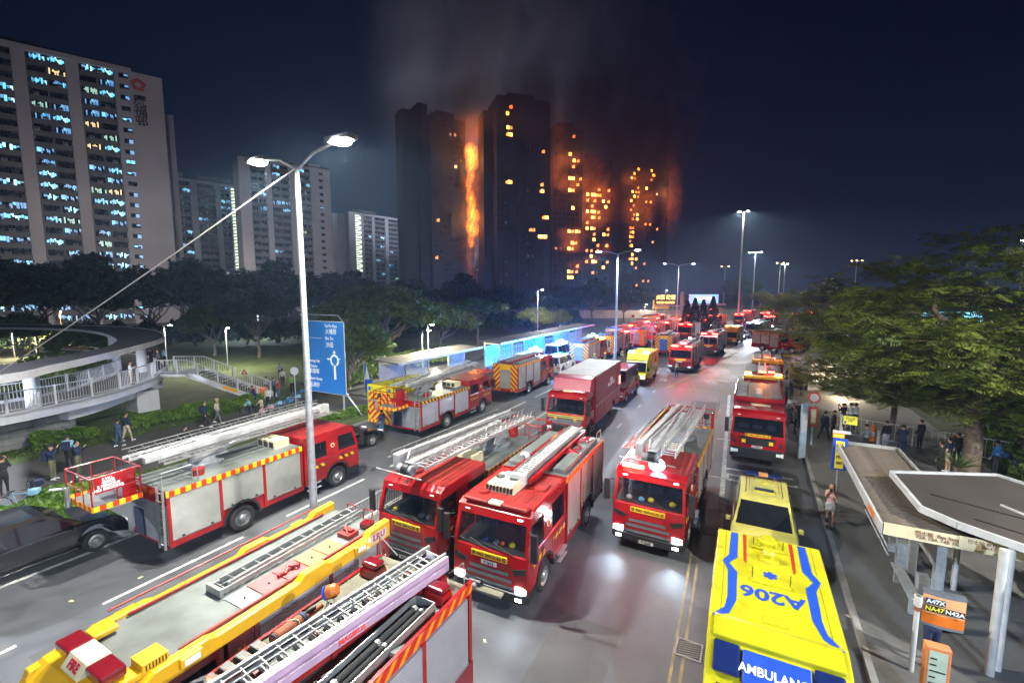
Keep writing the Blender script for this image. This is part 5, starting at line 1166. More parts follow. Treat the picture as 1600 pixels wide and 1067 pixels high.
strip('kerb', 2.70, 2.85, [-40, 0, 20, 40, 60, 70, 80, 90], .13, KERB, .25)
strip('median', -12.55, -11.45, [-40, -10, 0, 20, 40, 60], .13, PAVE, .25)
strip('kerb', -12.70, -12.55, [-40, 0, 20, 40, 60], .14, KERB, .25); strip('kerb', -11.45, -11.30, [-40, 0, 20, 40, 60], .14, KERB, .25)
strip('kerb', -22.65, -22.5, [-40, 0, 20, 40, 60, 80, 100, 120], .13, KERB, .25)
strip('verge', -25.6, -22.65, [-40, 0, 20, 27], .10, LAWN, .2); strip('pavement', -30, -22.66, [27, 40, 60, 80, 100], .115, PAVE, .2)
strip('path', -32.6, -25.6, [-40, -10, 0, 10, 20, 27], .02, PATHM)
b = MB(); b.add([(-32.6, 27, .02), (-25.6, 27, .02), (-34, 60, .02), (-42, 60, .02)], [(0, 1, 2, 3)], PATHM); o = obj('path', b); o['kind'] = 'structure'
sheet('lawn', [(-80, -30), (-32.6, -30), (-32.6, 27), (-42, 60), (-90, 80)], .0, LAWN)
sheet('plaza', [(26, -20), (90, -20), (90, 92), (32, 92), (26, 60)], .10, PATHM)
# road markings
MK = []
def mark(p, q, w, m, z=.004, name='road_marking'):
    p = Vector((*p, 0)); q = Vector((*q, 0)); d = (q - p).normalized(); s = Vector((-d.y, d.x, 0)) * w / 2
    b = MB(); b.add([tuple(k + Vector((0, 0, z))) for k in (p - s, p + s, q + s, q - s)], [(0, 1, 2, 3)], m); o = obj(name, b); o['kind'] = 'structure'; return o
for i in range(-3, 9): mark((-15.7, 5.1 + i * 5.7), (-15.7, 9.1 + i * 5.7), .12, LINEW)
mark((-12.95, -20), (-12.95, 60), .12, LINEW); mark((-19.3, -20), (-19.3, 9), .16, LINEW)
for i in range(-2, 14): mark((-7.4, 22.5 + i * 5.8), (-7.4, 23.6 + i * 5.8), .12, LINEW)
mark((-.80, 2), (-2.05, 42), .07, LINEY); mark((-1.02, 2), (-2.27, 42), .07, LINEY); mark((-.22, 2), (-1.5, 42), .20, LINEW)
for y in (19.2, 22.8, 29): mark((-1.6, y), (-.7, y), .13, LINEW)
P = [(-6.7, 42.2), (3.4, 43.5), (6.5, 74), (-2.0, 72)]
for a, c in zip(P, P[1:] + P[:1]): mark(a, c, .22, LINEY, .008)
def lerp2(a, c, t): return (a[0] + (c[0] - a[0]) * t, a[1] + (c[1] - a[1]) * t)
for t in (.25, .5, .75, 1.0):
    mark(lerp2(P[0], P[1], t), lerp2(P[0], P[3], t * .9), .14, LINEY, .006); mark(lerp2(P[0], P[1], 1 - t), lerp2(P[1], P[2], t * .9), .14, LINEY, .010)
    if t < 1: mark(lerp2(P[3], P[2], t), lerp2(P[1], P[2], t), .14, LINEY, .006); mark(lerp2(P[0], P[3], t), lerp2(P[3], P[2], 1 - t + .001), .14, LINEY, .010)
b = MB(); b.add([(-12 + bend(y) + dx, y, .012) for y, dx in ((64, 0), (95, 0), (95, 14), (94.4, 14), (94.4, .3), (64, .3))], [(0, 1, 2, 3, 4, 5)], LINEW); o = obj('road_marking', b); o['kind'] = 'structure'
tm = text_mesh('巴', 1.9, LINEW, 0, 'CENTER', .02); o = link('road_marking', tm, None, (-.15, 23.6, .006), pi); o['kind'] = 'structure'
tm = text_mesh('士', 1.9, LINEW, 0, 'CENTER', .02); o = link('road_marking', tm, None, (1.25, 23.6, .006), pi); o['kind'] = 'structure'
PATCH = asphalt('asphalt_patch', .072, 2, .7); PATCH2 = asphalt('asphalt_patch_pale', .105, 2, .7)
for i, (x, y, w, l, m_) in enumerate(((-3.4, 9.2, 1.6, 3.4, PATCH), (-5.2, 19.5, 1.0, 5.0, PATCH2), (-1.9, 12.4, .7, .7, PATCH2), (.9, 21.2, 2.2, 2.4, PATCH), (-4.4, 28.5, 2.6, 3.2, PATCH), (-14.4, 6.4, 1.1, 6.0, PATCH), (-16.6, 2.2, 2.4, 2.2, PATCH2), (-14.3, 16.5, 1.2, 4.0, PATCH2), (-19.2, 12.4, 1.4, 3.4, PATCH), (-3.0, 36, 2.0, 5, PATCH), (-14.3, 28, 1.5, 6, PATCH), (4.4, 11.0, 1.3, 2.6, PATCH), (6.6, 25, 1.6, 5, PATCH2))):
    sheet('road_patch' if x < 2.7 else 'pavement_patch', [(x - w / 2, y - l / 2), (x + w / 2 + .05, y - l / 2), (x + w / 2, y + l / 2), (x - w / 2 - .04, y + l / 2)], .002 if x < 2.7 else .122, m_)
# drain gratings
def drain(label, px, py, rz=0.0):
    p = G(px, py); t = thing('drain_grating', label, 'drain', loc=(p.x, p.y, .006), rz=rz)
    b = MB(); 
    for a in ((-.31, .31, -.31, -.26), (-.31, .31, .26, .31), (-.31, -.26, -.26, .26), (.26, .31, -.26, .26)): b.box(*a, 0, .02, mat('cast_iron_worn', (.30, .30, .29), .6, metal=.4, var=.4))
    obj('frame', b, t); b = MB(); b.box(-.26, .26, -.26, .26, 0, .003, BLK); obj('pit', b, t)
    me = None
    for i in range(7):
        if me is None:
            b = MB(); b.beam((-.24, -.05, .012), (.24, .05, .012), .032, .014, _M['cast_iron_worn']); me = b.mesh('bar')
        o = link('bar', me, t); o.location = (0, -.225 + i * .075, 0)
drain('slatted drain grating in the road beside the big ambulance', 1076, 1015); drain('drain grating in the road beside the moving engine, dark', 1106, 827)
MH = mat('pale_square_cover', (.2, .2, .19), .8)

# ------------------------------------------------------------------ lamps
LAMPW = (1.0, .985, .90); LAMPC = (.80, .90, 1.0); LAMPO = (1.0, .55, .18)
LW = emit('street_lamp_white', LAMPW, 90); LC = emit('street_lamp_cool', LAMPC, 60); LO = emit('street_lamp_orange', LAMPO, 40)
def lamp_post(label, base, h, heads, power, m=LW, col=LAMPW, r=.13, rb=None, spot=True, rise=.35, name='street_lamp', group=None, hs=1.0):
    "heads = [(dx, dy, dz)] positions relative to the pole top"
    t = thing(name, label, 'street lamp', loc=tuple(base), group=group)
    b = MB(); rb = rb or r
    b.tube((0, 0, 0), (0, 0, h), rb, STEEL, r1=r * .6, n=12); b.tube((0, 0, 0), (0, 0, .9), rb * 1.35, STEEL, r1=rb * 1.3, n=12); b.lathe([(rb * 2, 0), (rb * 2, .03), (rb * 1.4, .03)], (0, 0, .005), (0, 0, 1), STEEL, 12)
    obj('pole', b, t)
    for dx, dy, dz in heads:
        b = MB(); b.path([(0, 0, h - .05), (dx * .4, dy * .4, h + dz * .7), (dx * .85, dy * .85, h + dz)], r * .38, STEEL, 8); obj('arm', b, t)
        d = Vector((dx, dy, 0)); d = d.normalized() if d.length > .01 else Vector((1, 0, 0)); s = d.cross(Vector((0, 0, 1))); c = Vector((dx, dy, h + dz)); R = Matrix((d, s, Vector((0, 0, 1)))).transposed()
        b = MB(); b.cbox(c + Vector((0, 0, .05)), (.70 * hs, .26 * hs, .09 * hs), GRY, R); hd = obj('lamp_head', b, t, bevel=.02)
        b = MB(); b.cbox(c + Vector((0, 0, -.012)), (.52 * hs, .20 * hs, .03), m, R); b.ell(c + Vector((0, 0, -.03)), (.2 * hs, .2 * hs, .06 * hs), m, 12, 8, R); obj('lens', b, hd)
        if power: spot_light('lamp_light', tuple(c + Vector((0, 0, -.16))), (d.x * .1, d.y * .1, -1), power, col, 168, .35, .16, t)
    return t
lamp_post('tall twin armed grey street lamp on the median beside the LRU truck, brightly lit', (-12, 9.2, .13), 12.15, [(1.95, -.1, .45), (-2.1, .2, .5)], 12500, r=.105, rb=.13, hs=1.35)
lamp_post('twin armed street lamp farther back along the median', (-12, -26, .13), 12.15, [(1.95, 0, .45), (-2.1, 0, .5)], 9500)
lamp_post('added unseen lamp beside the viewpoint, brightening the near road', (13.5, -7, .12), 12, [(-2.4, 1, .4)], 26000, LC, (.56, .73, 1.0))  # unseen lamp added for the bluish brightness of the near road
lamp_post('added unseen lamp right of the shelters, lighting the tree crown', (17, 8, .12), 12.6, [(-1.6, 1.0, .2)], 24000)  # unseen lamp added to light the flame tree crown
lamp_post('added unseen lamp beyond the flame tree, lighting it from behind', (20, 41, .12), 11.5, [(-.8, 0, .1)], 6000)  # unseen lamp added to light the flame tree from the back
lamp_post('added unseen lamp left of the road, brightening ramp and path', (-30.8, -1.5, 0), 8, [(-.9, .8, .1)], 19000, LC, (.78, .84, 1.0))  # unseen lamp added to brighten ramp, path and hedges
lamp_post('added unseen lamp inside the ring ramp', (-52, 2, 0), 7.5, [(.6, .4, .1)], 6000, LC, LAMPC)  # unseen lamp added for more light around the ramp
lamp_post('slim street lamp rising behind the red box truck', (-12.0, 44.5, .13), 12.2, [(1.9, 0, .3), (-1.9, 0, .3)], 9000, LC, LAMPC)
lamp_post('street lamp with two long curved arms beside the amber message sign', D(1057, 505, 95).to_2d().to_3d(), 14.0, [(2.8, 0, .3), (-2.8, 0, .5)], 9000, LC, LAMPC)
lamp_post('very tall bright mast lamp above the far vehicles', D(1153, 500, 140).to_2d().to_3d(), 32.5, [(1.1, 0, .1), (-1.1, 0, .1)], 60000, LW, LAMPW, r=.3, hs=2.2, name='mast_lamp')
lamp_post('tall mast lamp with a wide head right of the tallest mast', D(1175, 490, 200).to_2d().to_3d(), 25.5, [(2.2, 0, .1), (.8, 0, .1), (-.8, 0, .1), (-2.2, 0, .1)], 16000, LC, LAMPC, r=.3, hs=2, name='mast_lamp')
lamp_post('distant orange mast lamp left of the tallest mast', D(1130, 480, 300).to_2d().to_3d(), 25.0, [(2, 0, 0), (-2, 0, 0)], 0, LO, LAMPO, r=.35, hs=2.4, name='mast_lamp')
lamp_post('distant yellow mast lamp, left one of the close pair', D(1215, 480, 260).to_2d().to_3d(), 24.8, [(1.6, 0, 0), (-1.6, 0, 0)], 0, LO, LAMPO, r=.3, hs=2.2, name='mast_lamp')
lamp_post('distant white mast lamp, right one of the close pair', D(1222.5, 480, 250).to_2d().to_3d(), 23.6, [(1.2, 0, 0), (-1.2, 0, 0)], 9000, LW, LAMPW, r=.3, hs=2.2, name='mast_lamp')
lamp_post('orange mast lamp showing through the top of the feathery tree', D(1333, 480, 200).to_2d().to_3d(), 22.0, [(1.8, 0, 0), (-1.8, 0, 0), (0, 0, .1)], 0, LO, LAMPO, r=.3, hs=1.8, name='mast_lamp')
lamp_post('white mast lamp at the right edge above the trees', D(1591, 480, 110).to_2d().to_3d(), 20.8, [(.6, 0, 0), (-.6, 0, 0)], 12000, LW, LAMPW, r=.2, hs=1.4, name='mast_lamp')
lamp_post('low park lamp on a thin post behind the left bus shelters', (-30.2, 37, .1), 4.6, [(.8, .1, .05)], 9000, emit('park_lamp_warm', (1, .9, .55), 40), (1, .92, .6), r=.06, hs=.8)
lamp_post('thin lamp post by the yellow lit tree beyond the shelters', D(840, 520, 78).to_2d().to_3d(), 9.0, [(.8, 0, 0)], 9000, LW, LAMPW, r=.08, hs=.8)
lamp_post('park lamp behind the tip of the ramp canopy', D(262, 580, 52).to_2d().to_3d(), 4.9, [(.7, .3, 0)], 2500, LW, LAMPW, r=.07, hs=.9)
for i, (px, py, h, d, mm, cc, lb) in enumerate(((53, 512, 5, 62, LO, LAMPO, 'orange lamp glowing behind the ramp canopy'), (18, 518, 4.4, 60, LW, LAMPW, 'white park lamp at the left edge behind the ramp'), (112, 515, 4.5, 66, LW, LAMPW, 'white park lamp inside the loop of the ramp'), (93, 486, 6.5, 80, LO, LAMPO, 'orange park lamp lighting a tree above the ramp canopy'), (402, 485, 6.2, 85, LC, LAMPC, 'small cool lamp among the dark trees'), (875, 492, 5.6, 95, LW, LAMPW, 'white lamp near the far end of the bus shelters'), (1008, 475, 7, 150, LW, LAMPW, 'small street lamp left of the amber message sign'), (352, 512, 4.5, 50, LW, (1, .95, .7), 'added lamp brightening the green tree behind the staircase'), (668, 507, 4.5, 41, LW, (1, .93, .65), 'short added lamp brightening the broad spreading tree'))):  # the last two lamps are added to brighten dark trees
    p = D(px, py, d); lamp_post(lb, (p.x, p.y, 0), p.z, [(.5, 0, 0)], 4200, mm, cc, r=.06, hs=.7)
# bright cable running from the lamp pole down to the left
T0 = Vector((-12.05, 9.15, 12.25)); A0 = G(-330, 780)
b = MB(); pts = [T0.lerp(A0, t / 14) + Vector((0, 0, -.35 * sin(pi * t / 14))) for t in range(15)]; b.path(pts, .019, mat('pale_cable', (.75, .75, .68), .5, var=.05), 6)
tag(obj('guy_cable', b), 'thin pale cable running from the lamp pole top down to the left', 'cable')

# ------------------------------------------------------------------ median railing
def railing(label, p0, p1, h=1.15, step=.12, m=STEEL, panel=2.0):
    p0 = Vector((*p0, .13)); p1 = Vector((*p1, .13)); L = (p1 - p0).length; n = max(1, int(L / panel)); t = thing('railing', label, 'railing', loc=tuple(p0)); d = (p1 - p0) / n
    for i in range(n + 1): b = MB(); b.tube(d * i, d * i + Vector((0, 0, h + .05)), .035, m, n=8); obj('post', b, t)
    bar = None
    for i in range(n):
        a = d * i; b = MB(); b.tube(a + Vector((0, 0, h)), a + d + Vector((0, 0, h)), .025, m); b.tube(a + Vector((0, 0, .12)), a + d + Vector((0, 0, .12)), .018, m); obj('rail', b, t)
        k = int(d.length / step)
        for j in range(1, k):
            if bar is None: bb = MB(); bb.tube((0, 0, .12), (0, 0, h), .011, m, n=6, cap=False); bar = bb.mesh('baluster')
            o = link('baluster', bar, t); o.location = a + d * (j / k)
    return t
railing('grey vertical bar railing on the median between the two carriageways', (-12, -2), (-12, 18))

# ------------------------------------------------------------------ ring ramp with canopy, wall, stair
RW = mat('white_painted_concrete', (.62, .62, .64), .6, var=.2, scale=.8, bump=.1); ROOFD = mat('dark_roof_sheet', (.075, .07, .07), .7, var=.35, scale=.7)
can_o = [(-29.2, 2), (-29.2, 6.9), (-31, 9.1), (-33.4, 11.7), (-36.9, 15), (-40.9, 18.4), (-44.8, 20.4), (-50.9, 22.4), (-57, 23), (-63, 22.3), (-75.5, 18.3), (-88, 8)]
can_i = [(-33.0, 3), (-33.3, 7.9), (-34.3, 9.5), (-35.6, 11.2), (-37.8, 13.6), (-40.8, 15.4), (-44.2, 16.8), (-51.3, 18.6), (-56.6, 19.2), (-60.8, 19), (-72, 15.5), (-83, 6)]
dk_o = [(-33.2, 0), (-33.3, 5), (-33.5, 7.7), (-33.8, 9.2), (-34.4, 11.1), (-35.2, 12.9), (-36.7, 14.8), (-38.1, 16.4), (-40.7, 18.2), (-44, 20.2), (-50, 21.8), (-57, 22.3), (-66, 20.5)]
dk_i = [(-37.4, 0), (-37.4, 5), (-37.2, 8.0), (-37.3, 9.7), (-37.8, 11), (-38.7, 12.5), (-40, 13.8), (-41.6, 15.2), (-43.2, 16.4), (-46, 17.6), (-51, 18.6), (-57, 19), (-65, 17.2)]
def smooth_pl(p, k=5):
    out = []; n = len(p)
    for i in range(n - 1):
        p0 = p[max(0, i - 1)]; p1 = p[i]; p2 = p[i + 1]; p3 = p[min(n - 1, i + 2)]
        for j in range(k):
            t = j / k; out.append(tuple(.5 * ((2 * p1[c]) + (-p0[c] + p2[c]) * t + (2 * p0[c] - 5 * p1[c] + 4 * p2[c] - p3[c]) * t * t + (-p0[c] + 3 * p1[c] - 3 * p2[c] + p3[c]) * t ** 3) for c in (0, 1)))
    out.append(tuple(p[-1])); return out
def ribbon(b, po, pi_, z0, z1, mt, mb=None):
    n = len(po); vs = [(*p, z1) for p in po] + [(*p, z1) for p in pi_] + [(*p, z0) for p in po] + [(*p, z0) for p in pi_]
    top = [(i, i + 1, n + i + 1, n + i) for i in range(n - 1)]; oth = [(2 * n + i, 2 * n + i + 1, 3 * n + i + 1, 3 * n + i) for i in range(n - 1)] + [(i, i + 1, 2 * n + i + 1, 2 * n + i) for i in range(n - 1)] + [(n + i, n + i + 1, 3 * n + i + 1, 3 * n + i) for i in range(n - 1)] + [(0, n, 3 * n, 2 * n), (n - 1, 2 * n - 1, 4 * n - 1, 3 * n - 1)]
    b.add(vs, top, mt); b.add(vs, oth, mb or mt); return b
ramp = thing('ring_ramp', 'curving white pedestrian ramp with dark canopy roof on round columns', 'footbridge', loc=(0, 0, 0))
co, ci, do_, di_ = (smooth_pl(q) for q in (can_o, can_i, dk_o, dk_i))
ZC, ZD = 5.02, 2.42
obj('canopy_roof', ribbon(MB(), co, ci, ZC - .22, ZC, ROOFD, RW), ramp)
fb = MB(); ribbon(fb, [(x, y) for x, y in co], [(x * .995, y * .99) for x, y in co], ZC - .34, ZC + .03, RW); obj('canopy_fascia', fb, ramp)
obj('deck', ribbon(MB(), do_, di_, ZD - .12, ZD, PATHM, RW), ramp)
b = MB(); inner = [(x - .35, y - .2) for x, y in do_]; ribbon(b, do_, inner, ZD - .50, ZD + .06, RW); obj('edge_beam', b, ramp)
inn2 = [(x - .9, y - .6) for x, y in do_ if y > 11.2]; inn3 = [(x - 2.4, y - 1.3) for x, y in do_ if y > 11.2]
b = MB(); ribbon(b, inn2, inn3, ZD - 1.25, ZD - .12, RW); obj('girder', b, ramp)
for px, py in ((54, 637), (223, 581), (133, 507), (-40, 660)):
    p = G(px, py, ZD) if py > 530 else Vector((-55.5, 20.8, 0)); b = MB(); b.tube((p.x, p.y, ZD), (p.x, p.y, ZC - .2), .33, RW, n=20); obj('column', b, ramp)
for (x, y) in ((-39.6, 16.3), (-48, 20.3)): b = MB(); b.box(x - .9, x + .9, y - .7, y + .7, -.1, ZD - .9, RW); obj('pier', b, ramp, bevel=.05)
b = MB(); b.tube((-55.5, 20.8, -.1), (-55.5, 20.8, ZD), .33, RW, n=16); obj('column', b, ramp)
def curve_rail(pl, root, z, h=1.05, step=.16, post=2.0, m=RW, maxb=140):
    acc = 0; nb = 0; last = None
    b = MB(); b.path([(x, y, z + h) for x, y in pl], .035, m); b.path([(x, y, z + .12) for x, y in pl], .02, m); obj('handrail', b, root)
    key = 'bal%.2f' % h
    if key not in _cache: bb = MB(); bb.tube((0, 0, .12), (0, 0, h), .013, m, n=5, cap=False); _cache[key] = bb.mesh('baluster'); bb = MB(); bb.box(-.05, .05, -.05, .05, 0, h + .04, m); _cache[key + 'p'] = bb.mesh('post')
    s = 0.0
    for (x0, y0), (x1, y1) in zip(pl, pl[1:]):
        L = hypot(x1 - x0, y1 - y0)
        while s < L:
            t = s / L; q = (x0 + (x1 - x0) * t, y0 + (y1 - y0) * t)
            if int(acc / post) != int((acc - step) / post) or acc == 0: link('post', _cache[key + 'p'], root, (*q, z))
            elif nb < maxb: link('baluster', _cache[key], root, (*q, z)); nb += 1
            acc += step; s += step
        s -= L
vis_o = [p for p in do_ if 3 < p[1] and p[0] > -39.5]; vis_i = [p for p in di_ if 3 < p[1] and p[0] > -56]
curve_rail([(x - .12, y - .05) for x, y in vis_o], ramp, ZD + .06); curve_rail(vis_i, ramp, ZD, maxb=150)
b = MB(); ribbon(b, [p for p in di_ if p[0] > -62], [(x - .15, y - .1) for x, y in di_ if x > -62], ZD - .3, ZD + .16, RW); obj('inner_kerb', b, ramp)
# stone retaining wall under the deck with irregular blocks
WALL = mat('grey_stone_block', (.22, .215, .21), .85, var=.3, scale=2, bump=.4); wl = thing('stone_wall', 'grey retaining wall of irregular stone blocks under the white ramp', 'wall')
arc = [(-35.6, 2), (-35.7, 6), (-35.9, 8.6), (-36.1, 11.35)]; core = MB()
for a, c in zip(arc, arc[1:]): core.beam((a[0] - .5, a[1], .88), (c[0] - .5, c[1], .88), .98, 1.98, mat('mortar', (.12, .12, .12), .9), up=(0, 0, 1))
obj('core', core, wl); rs = random.Random(4)
bm = []
for row in range(5):
    z0 = -.1 + row * .39; y = 2.2 + rs.uniform(0, .3)
    while y < 11.2:
        w = rs.choice((.45, .7, .95, .6)); h = .38
        if y + w > 11.3: w = 11.3 - y
        if w < .2: break
        xx = np.interp(y + w / 2, [q[1] for q in arc], [q[0] for q in arc]); k = ('blk', round(w, 2))
        def mk(w=w): bb = MB(); bb.box(-.06, .05, -w / 2 + .012, w / 2 - .012, .012, .368, WALL); return bb
        o = obj('stone', mk, wl, key=k, loc=(xx + .02 + rs.uniform(-.012, .015), y + w / 2, z0)); y += w
b = MB(); b.box(-.0, .12, -.22, .22, 0, .28, GRY); obj('vent_box', b, wl, loc=(-35.95, 9.7, 1.0))
# stair from the ramp to the path
st = thing('staircase', 'white staircase with barred railings descending from the ring ramp to the path', 'staircase')
S0 = Vector((-40.2, 18.9, ZD)); S1 = Vector((-33.9, 22.6, .1)); dS = S1 - S0; sd = Vector((-dS.y, dS.x, 0)).normalized() * 1.05
land = Vector((dS.x, dS.y, 0)).normalized() * 1.6
b = MB(); b.beam(S0 - land * .6 + Vector((0, 0, -.12)), S0 + land + Vector((0, 0, -.12)), 2.3, .2, RW); obj('landing', b, st)
A = S0 + land; nst = 15; run = (S1 - A); stepme = None; hd = Vector((run.x, run.y, 0)).normalized(); ang = atan2(hd.y, hd.x)
bb = MB(); bb.box(-.02, Vector((run.x, run.y)).length / nst, -1.05, 1.05, -.04, 0, PAVE); bb.box(-.02, .01, -1.05, 1.05, -.17, -.04, RW); stepme = bb.mesh('step')
for i in range(nst):
    p = A + run * ((i + 1) / nst); o = link('step', stepme, st, (A.x + run.x * i / nst, A.y + run.y * i / nst, p.z + .02), ang)
for s in (-1, 1):
    b = MB(); e = sd * s; b.beam(A + e + Vector((0, 0, -.10)), S1 + e + Vector((0, 0, .05)), .10, .42, RW); obj('stringer', b, st)
    b = MB(); b.path([S0 - land * .5 + e + Vector((0, 0, 1.05)), A + e + Vector((0, 0, 1.05)), S1 + e + Vector((0, 0, 1.05))], .035, RW); b.path([S0 - land * .5 + e + Vector((0, 0, .15)), A + e + Vector((0, 0, .15)), S1 + e + Vector((0, 0, .22))], .02, RW); obj('handrail', b, st)
    for i in range(44):
        t = i / 43; q = (S0 - land * .5).lerp(A, t * 3.6) if t < .278 else A.lerp(S1, (t - .278) / .722)
        link('post' if i % 8 == 0 else 'baluster', _cache['bal1.05p' if i % 8 == 0 else 'bal1.05'], st, tuple(q + e))
b = MB(); b.cbox(A.lerp(S1, .55) - sd * 1.06 + Vector((0, 0, .05)), (1.1, .03, .22), PLATE_Y, Matrix.Rotation(ang, 3, 'Z') @ Matrix.Rotation(radians(18), 3, 'Y')); obj('yellow_plate', b, st)
b = MB(); b.cbox(S1 + sd * -.9 + Vector((-.3, -.2, .9)), (.9, .04, .7), ORANGE, Matrix.Rotation(ang, 3, 'Z')); tag(obj('barrier_board', b), 'orange slatted barrier board at the foot of the staircase', 'barrier')
# hedges and shrubs
for nm, lb, pts, w, h, m, s, per in (('hedge', 'low bright green hedge between path and road at the left edge', [(-24.6, 0), (-24.2, 6.5), (-24.3, 9.5)], 2.2, .75, LEAF_B, .10, 900), ('hedge', 'clipped green hedge below the ramp beside the stone wall', [(-34.8, 9.0), (-34.4, 11.8)], 1.4, .8, LEAF_B, .09, 900),
        ('hedge', 'long bushy hedge between the lawn and the path below the stair', [(-34.8, 13.2), (-34.2, 17), (-33.4, 21.5)], 1.8, .8, LEAF_B, .10, 700), ('hedge', 'dark leafy hedge inside the loop of the ramp', [(-43, 3), (-44, 10), (-48, 15.5), (-56, 17)], 7.0, 2.6, LEAF_M, .22, 230),
        ('hedge', 'green bank of leaves at the right edge behind the bus shelter', [(9.6, 8), (8.8, 14), (9.5, 18), (12, 20)], 3.6, 1.3, LEAF_B, .13, 420), ('hedge', 'leafy undergrowth at the foot of the blue road sign', [(-26.6, 19.5), (-24.4, 22.5), (-24.2, 26)], 1.6, .5, LEAF_B, .10, 600),
        ('hedge', 'long dark mass of shrubs under the dark trees at the left', [tuple(D(x_, 470, d_))[:2] for x_, d_ in ((-80, 60), (120, 66), (300, 70), (520, 78), (700, 92), (900, 112))], 5, 3.6, LEAF_D, .45, 46), ('hedge', 'clipped shrubs along the far side of the pavement on the right', [(11.5, 26), (12.5, 34), (16, 44), (24, 52)], 2.2, 1.1, LEAF_M, .16, 260), ('hedge', 'shrub bank behind the flame tree trunk at the right edge', [(13, 19), (18, 24), (26, 30)], 2.4, .9, LEAF_B, .14, 260), ('hedge', 'dark undergrowth behind the path beyond the road sign', [(-33, 27), (-36, 38), (-33.5, 46)], 4, 1.6, LEAF_M, .2, 220)):
    tag(link(nm, hedge_mesh('leaves', pts, w, h, s, per, m, seed=int(w * 10 + h * 100))), lb, 'hedge')
GT = []
rsn = np.random.RandomState(9); n = 26000; Pg = np.stack([rsn.uniform(-36.5, -22.8, n), rsn.uniform(0, 30, n), np.full(n, .06)], 1); keep = ~((Pg[:, 0] > -32.5) & (Pg[:, 0] < -25.7)); Pg = Pg[keep]; n = len(Pg)
A_ = np.stack([rsn.normal(size=n) * .02, rsn.normal(size=n) * .02, rsn.uniform(.04, .10, n)], 1); B_ = np.stack([rsn.normal(size=n), rsn.normal(size=n), np.zeros(n)], 1); B_ *= .012 / np.linalg.norm(B_, axis=1)[:, None]
tag(link('grass', quads_mesh('grass', Pg + np.array([0, 0, .05]), A_, B_, LEAF_B)), 'rough grass on the verges beside the path', 'grass', kind='stuff')

# ------------------------------------------------------------------ bus shelters
GLP = glass_mat('shelter_glass', (.5, .6, .65), .35, .08)
def long_shelter(label, x0, x1, y0, y1, z, seg=3.0, panels=True):
    t = thing('bus_shelter', label, 'bus shelter'); n = int((y1 - y0) / seg)
    for i in range(n):
        a = y0 + (y1 - y0) * i / n; c = y0 + (y1 - y0) * (i + 1) / n - .03
        b = MB(); b.prism([(x0, z + .18), (x0, z + .24), (x1 - .1, z + .10), (x1 - .1, z + .02)], a, c, ROOFD, 'y'); obj('roof_panel', b, t)
        b = MB(); b.box(x1 - .1, x1, a, c, z - .06, z + .16, WHT); obj('fascia', b, t)
        b = MB(); b.box(x0 + .55, x0 + .67, a + .1, a + .22, .1, z + .15, WHT); b.beam((x0 + .6, a + .16, z - .02), (x1 - .15, a + .16, z + .0), .08, .12, WHT); obj('post', b, t)
        if panels and i % 3 != 2:
            b = MB(); b.box(x0 + .60, x0 + .63, a + .3, c - .05, .5, z - .35, GLP if i % 2 else WHT); obj('back_panel', b, t)
        if i % 2 == 0:
            b = MB(); b.box(x0 + .8, x0 + 1.2, a + .3, c - .2, .50, .56, STEEL); b.box(x0 + .9, x0 + 1.1, a + .4, a + .5, .1, .5, STEEL); b.box(x0 + .9, x0 + 1.1, c - .4, c - .3, .1, .5, STEEL); obj('bench', b, t)
    return t
long_shelter('long white bus shelter behind the yellow ambulance on the left carriageway', -28.2, -25.3, 28, 41, 2.75)
long_shelter('farther long bus shelter with barred side, bathed in blue light', -26.4, -23.6, 42, 74, 3.1)
t = thing('steel_fence', 'blue lit barred fence along the far bus shelter', 'fence'); bb = MB(); bb.box(-.03, .03, -.03, .03, 0, 2.1, WHT); bm_ = bb.mesh('bar')
for i in range(70): link('bar', bm_, t, (-25.9, 42.3 + i * .45, .1))
b = MB(); b.box(-25.93, -25.87, 42, 74, 1.9, 1.96, WHT); obj('rail', b, t)
# right shelters
t = thing('bus_shelter', 'slatted roof bus shelter with yellow notice board on its near end', 'bus shelter')
SL = mat('weathered_roof_slat', (.15, .115, .085), .8, var=.45, scale=3); x0, x1, y0, y1, z = 3.15, 4.98, 14.0, 21.3, 2.85
b = MB(); b.box(x0 - .06, x0, y0, y1, z - .22, z + .06, WHT); fs_ = obj('fascia', b, t, bevel=.01)
b = MB(); b.box(x0 - .066, x0 - .061, y0 + .7, y0 + 1.4, z - .17, z + .01, ORANGE); obj('orange_poster', b, fs_)
b = MB(); b.box(x1, x1 + .06, y0, y1, z - .12, z + .06, CONC); b.box(x0, x1, y1, y1 + .06, z - .2, z + .06, CONC); obj('fascia', b, t)
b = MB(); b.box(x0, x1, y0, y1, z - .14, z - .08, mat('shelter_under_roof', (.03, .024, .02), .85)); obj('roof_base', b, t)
bb = MB(); bb.box(0, x1 - x0, -.045, .045, 0, .055, SL); sm = bb.mesh('slat')
for i in range(38): o = link('slat', sm, t, (x0, y0 + .10 + i * .19, z - .075), rnd.uniform(-.006, .006))
b = MB(); b.box(x0, x1 + .9, y0 - .05, y0 - .01, z - .20, z + .10, CREAM); nb = obj('notice_board', b, t); NB = mat('notice_text_brown', (.22, .08, .05), .6, var=0)
text('巴士站  Bus Stop  47X 62K\n72A 73A 74B 75X 271 307', .115, NB, nb, (x0 + 1.25, y0 - .058, z - .045), (pi / 2, 0, 0), bold=.001)
for yy in (14.6, 16.6, 18.6, 20.6):
    b = MB(); b.box(4.35, 4.55, yy - .10, yy + .10, .12, z - .1, STEEL); obj('post', b, t, bevel=.01)
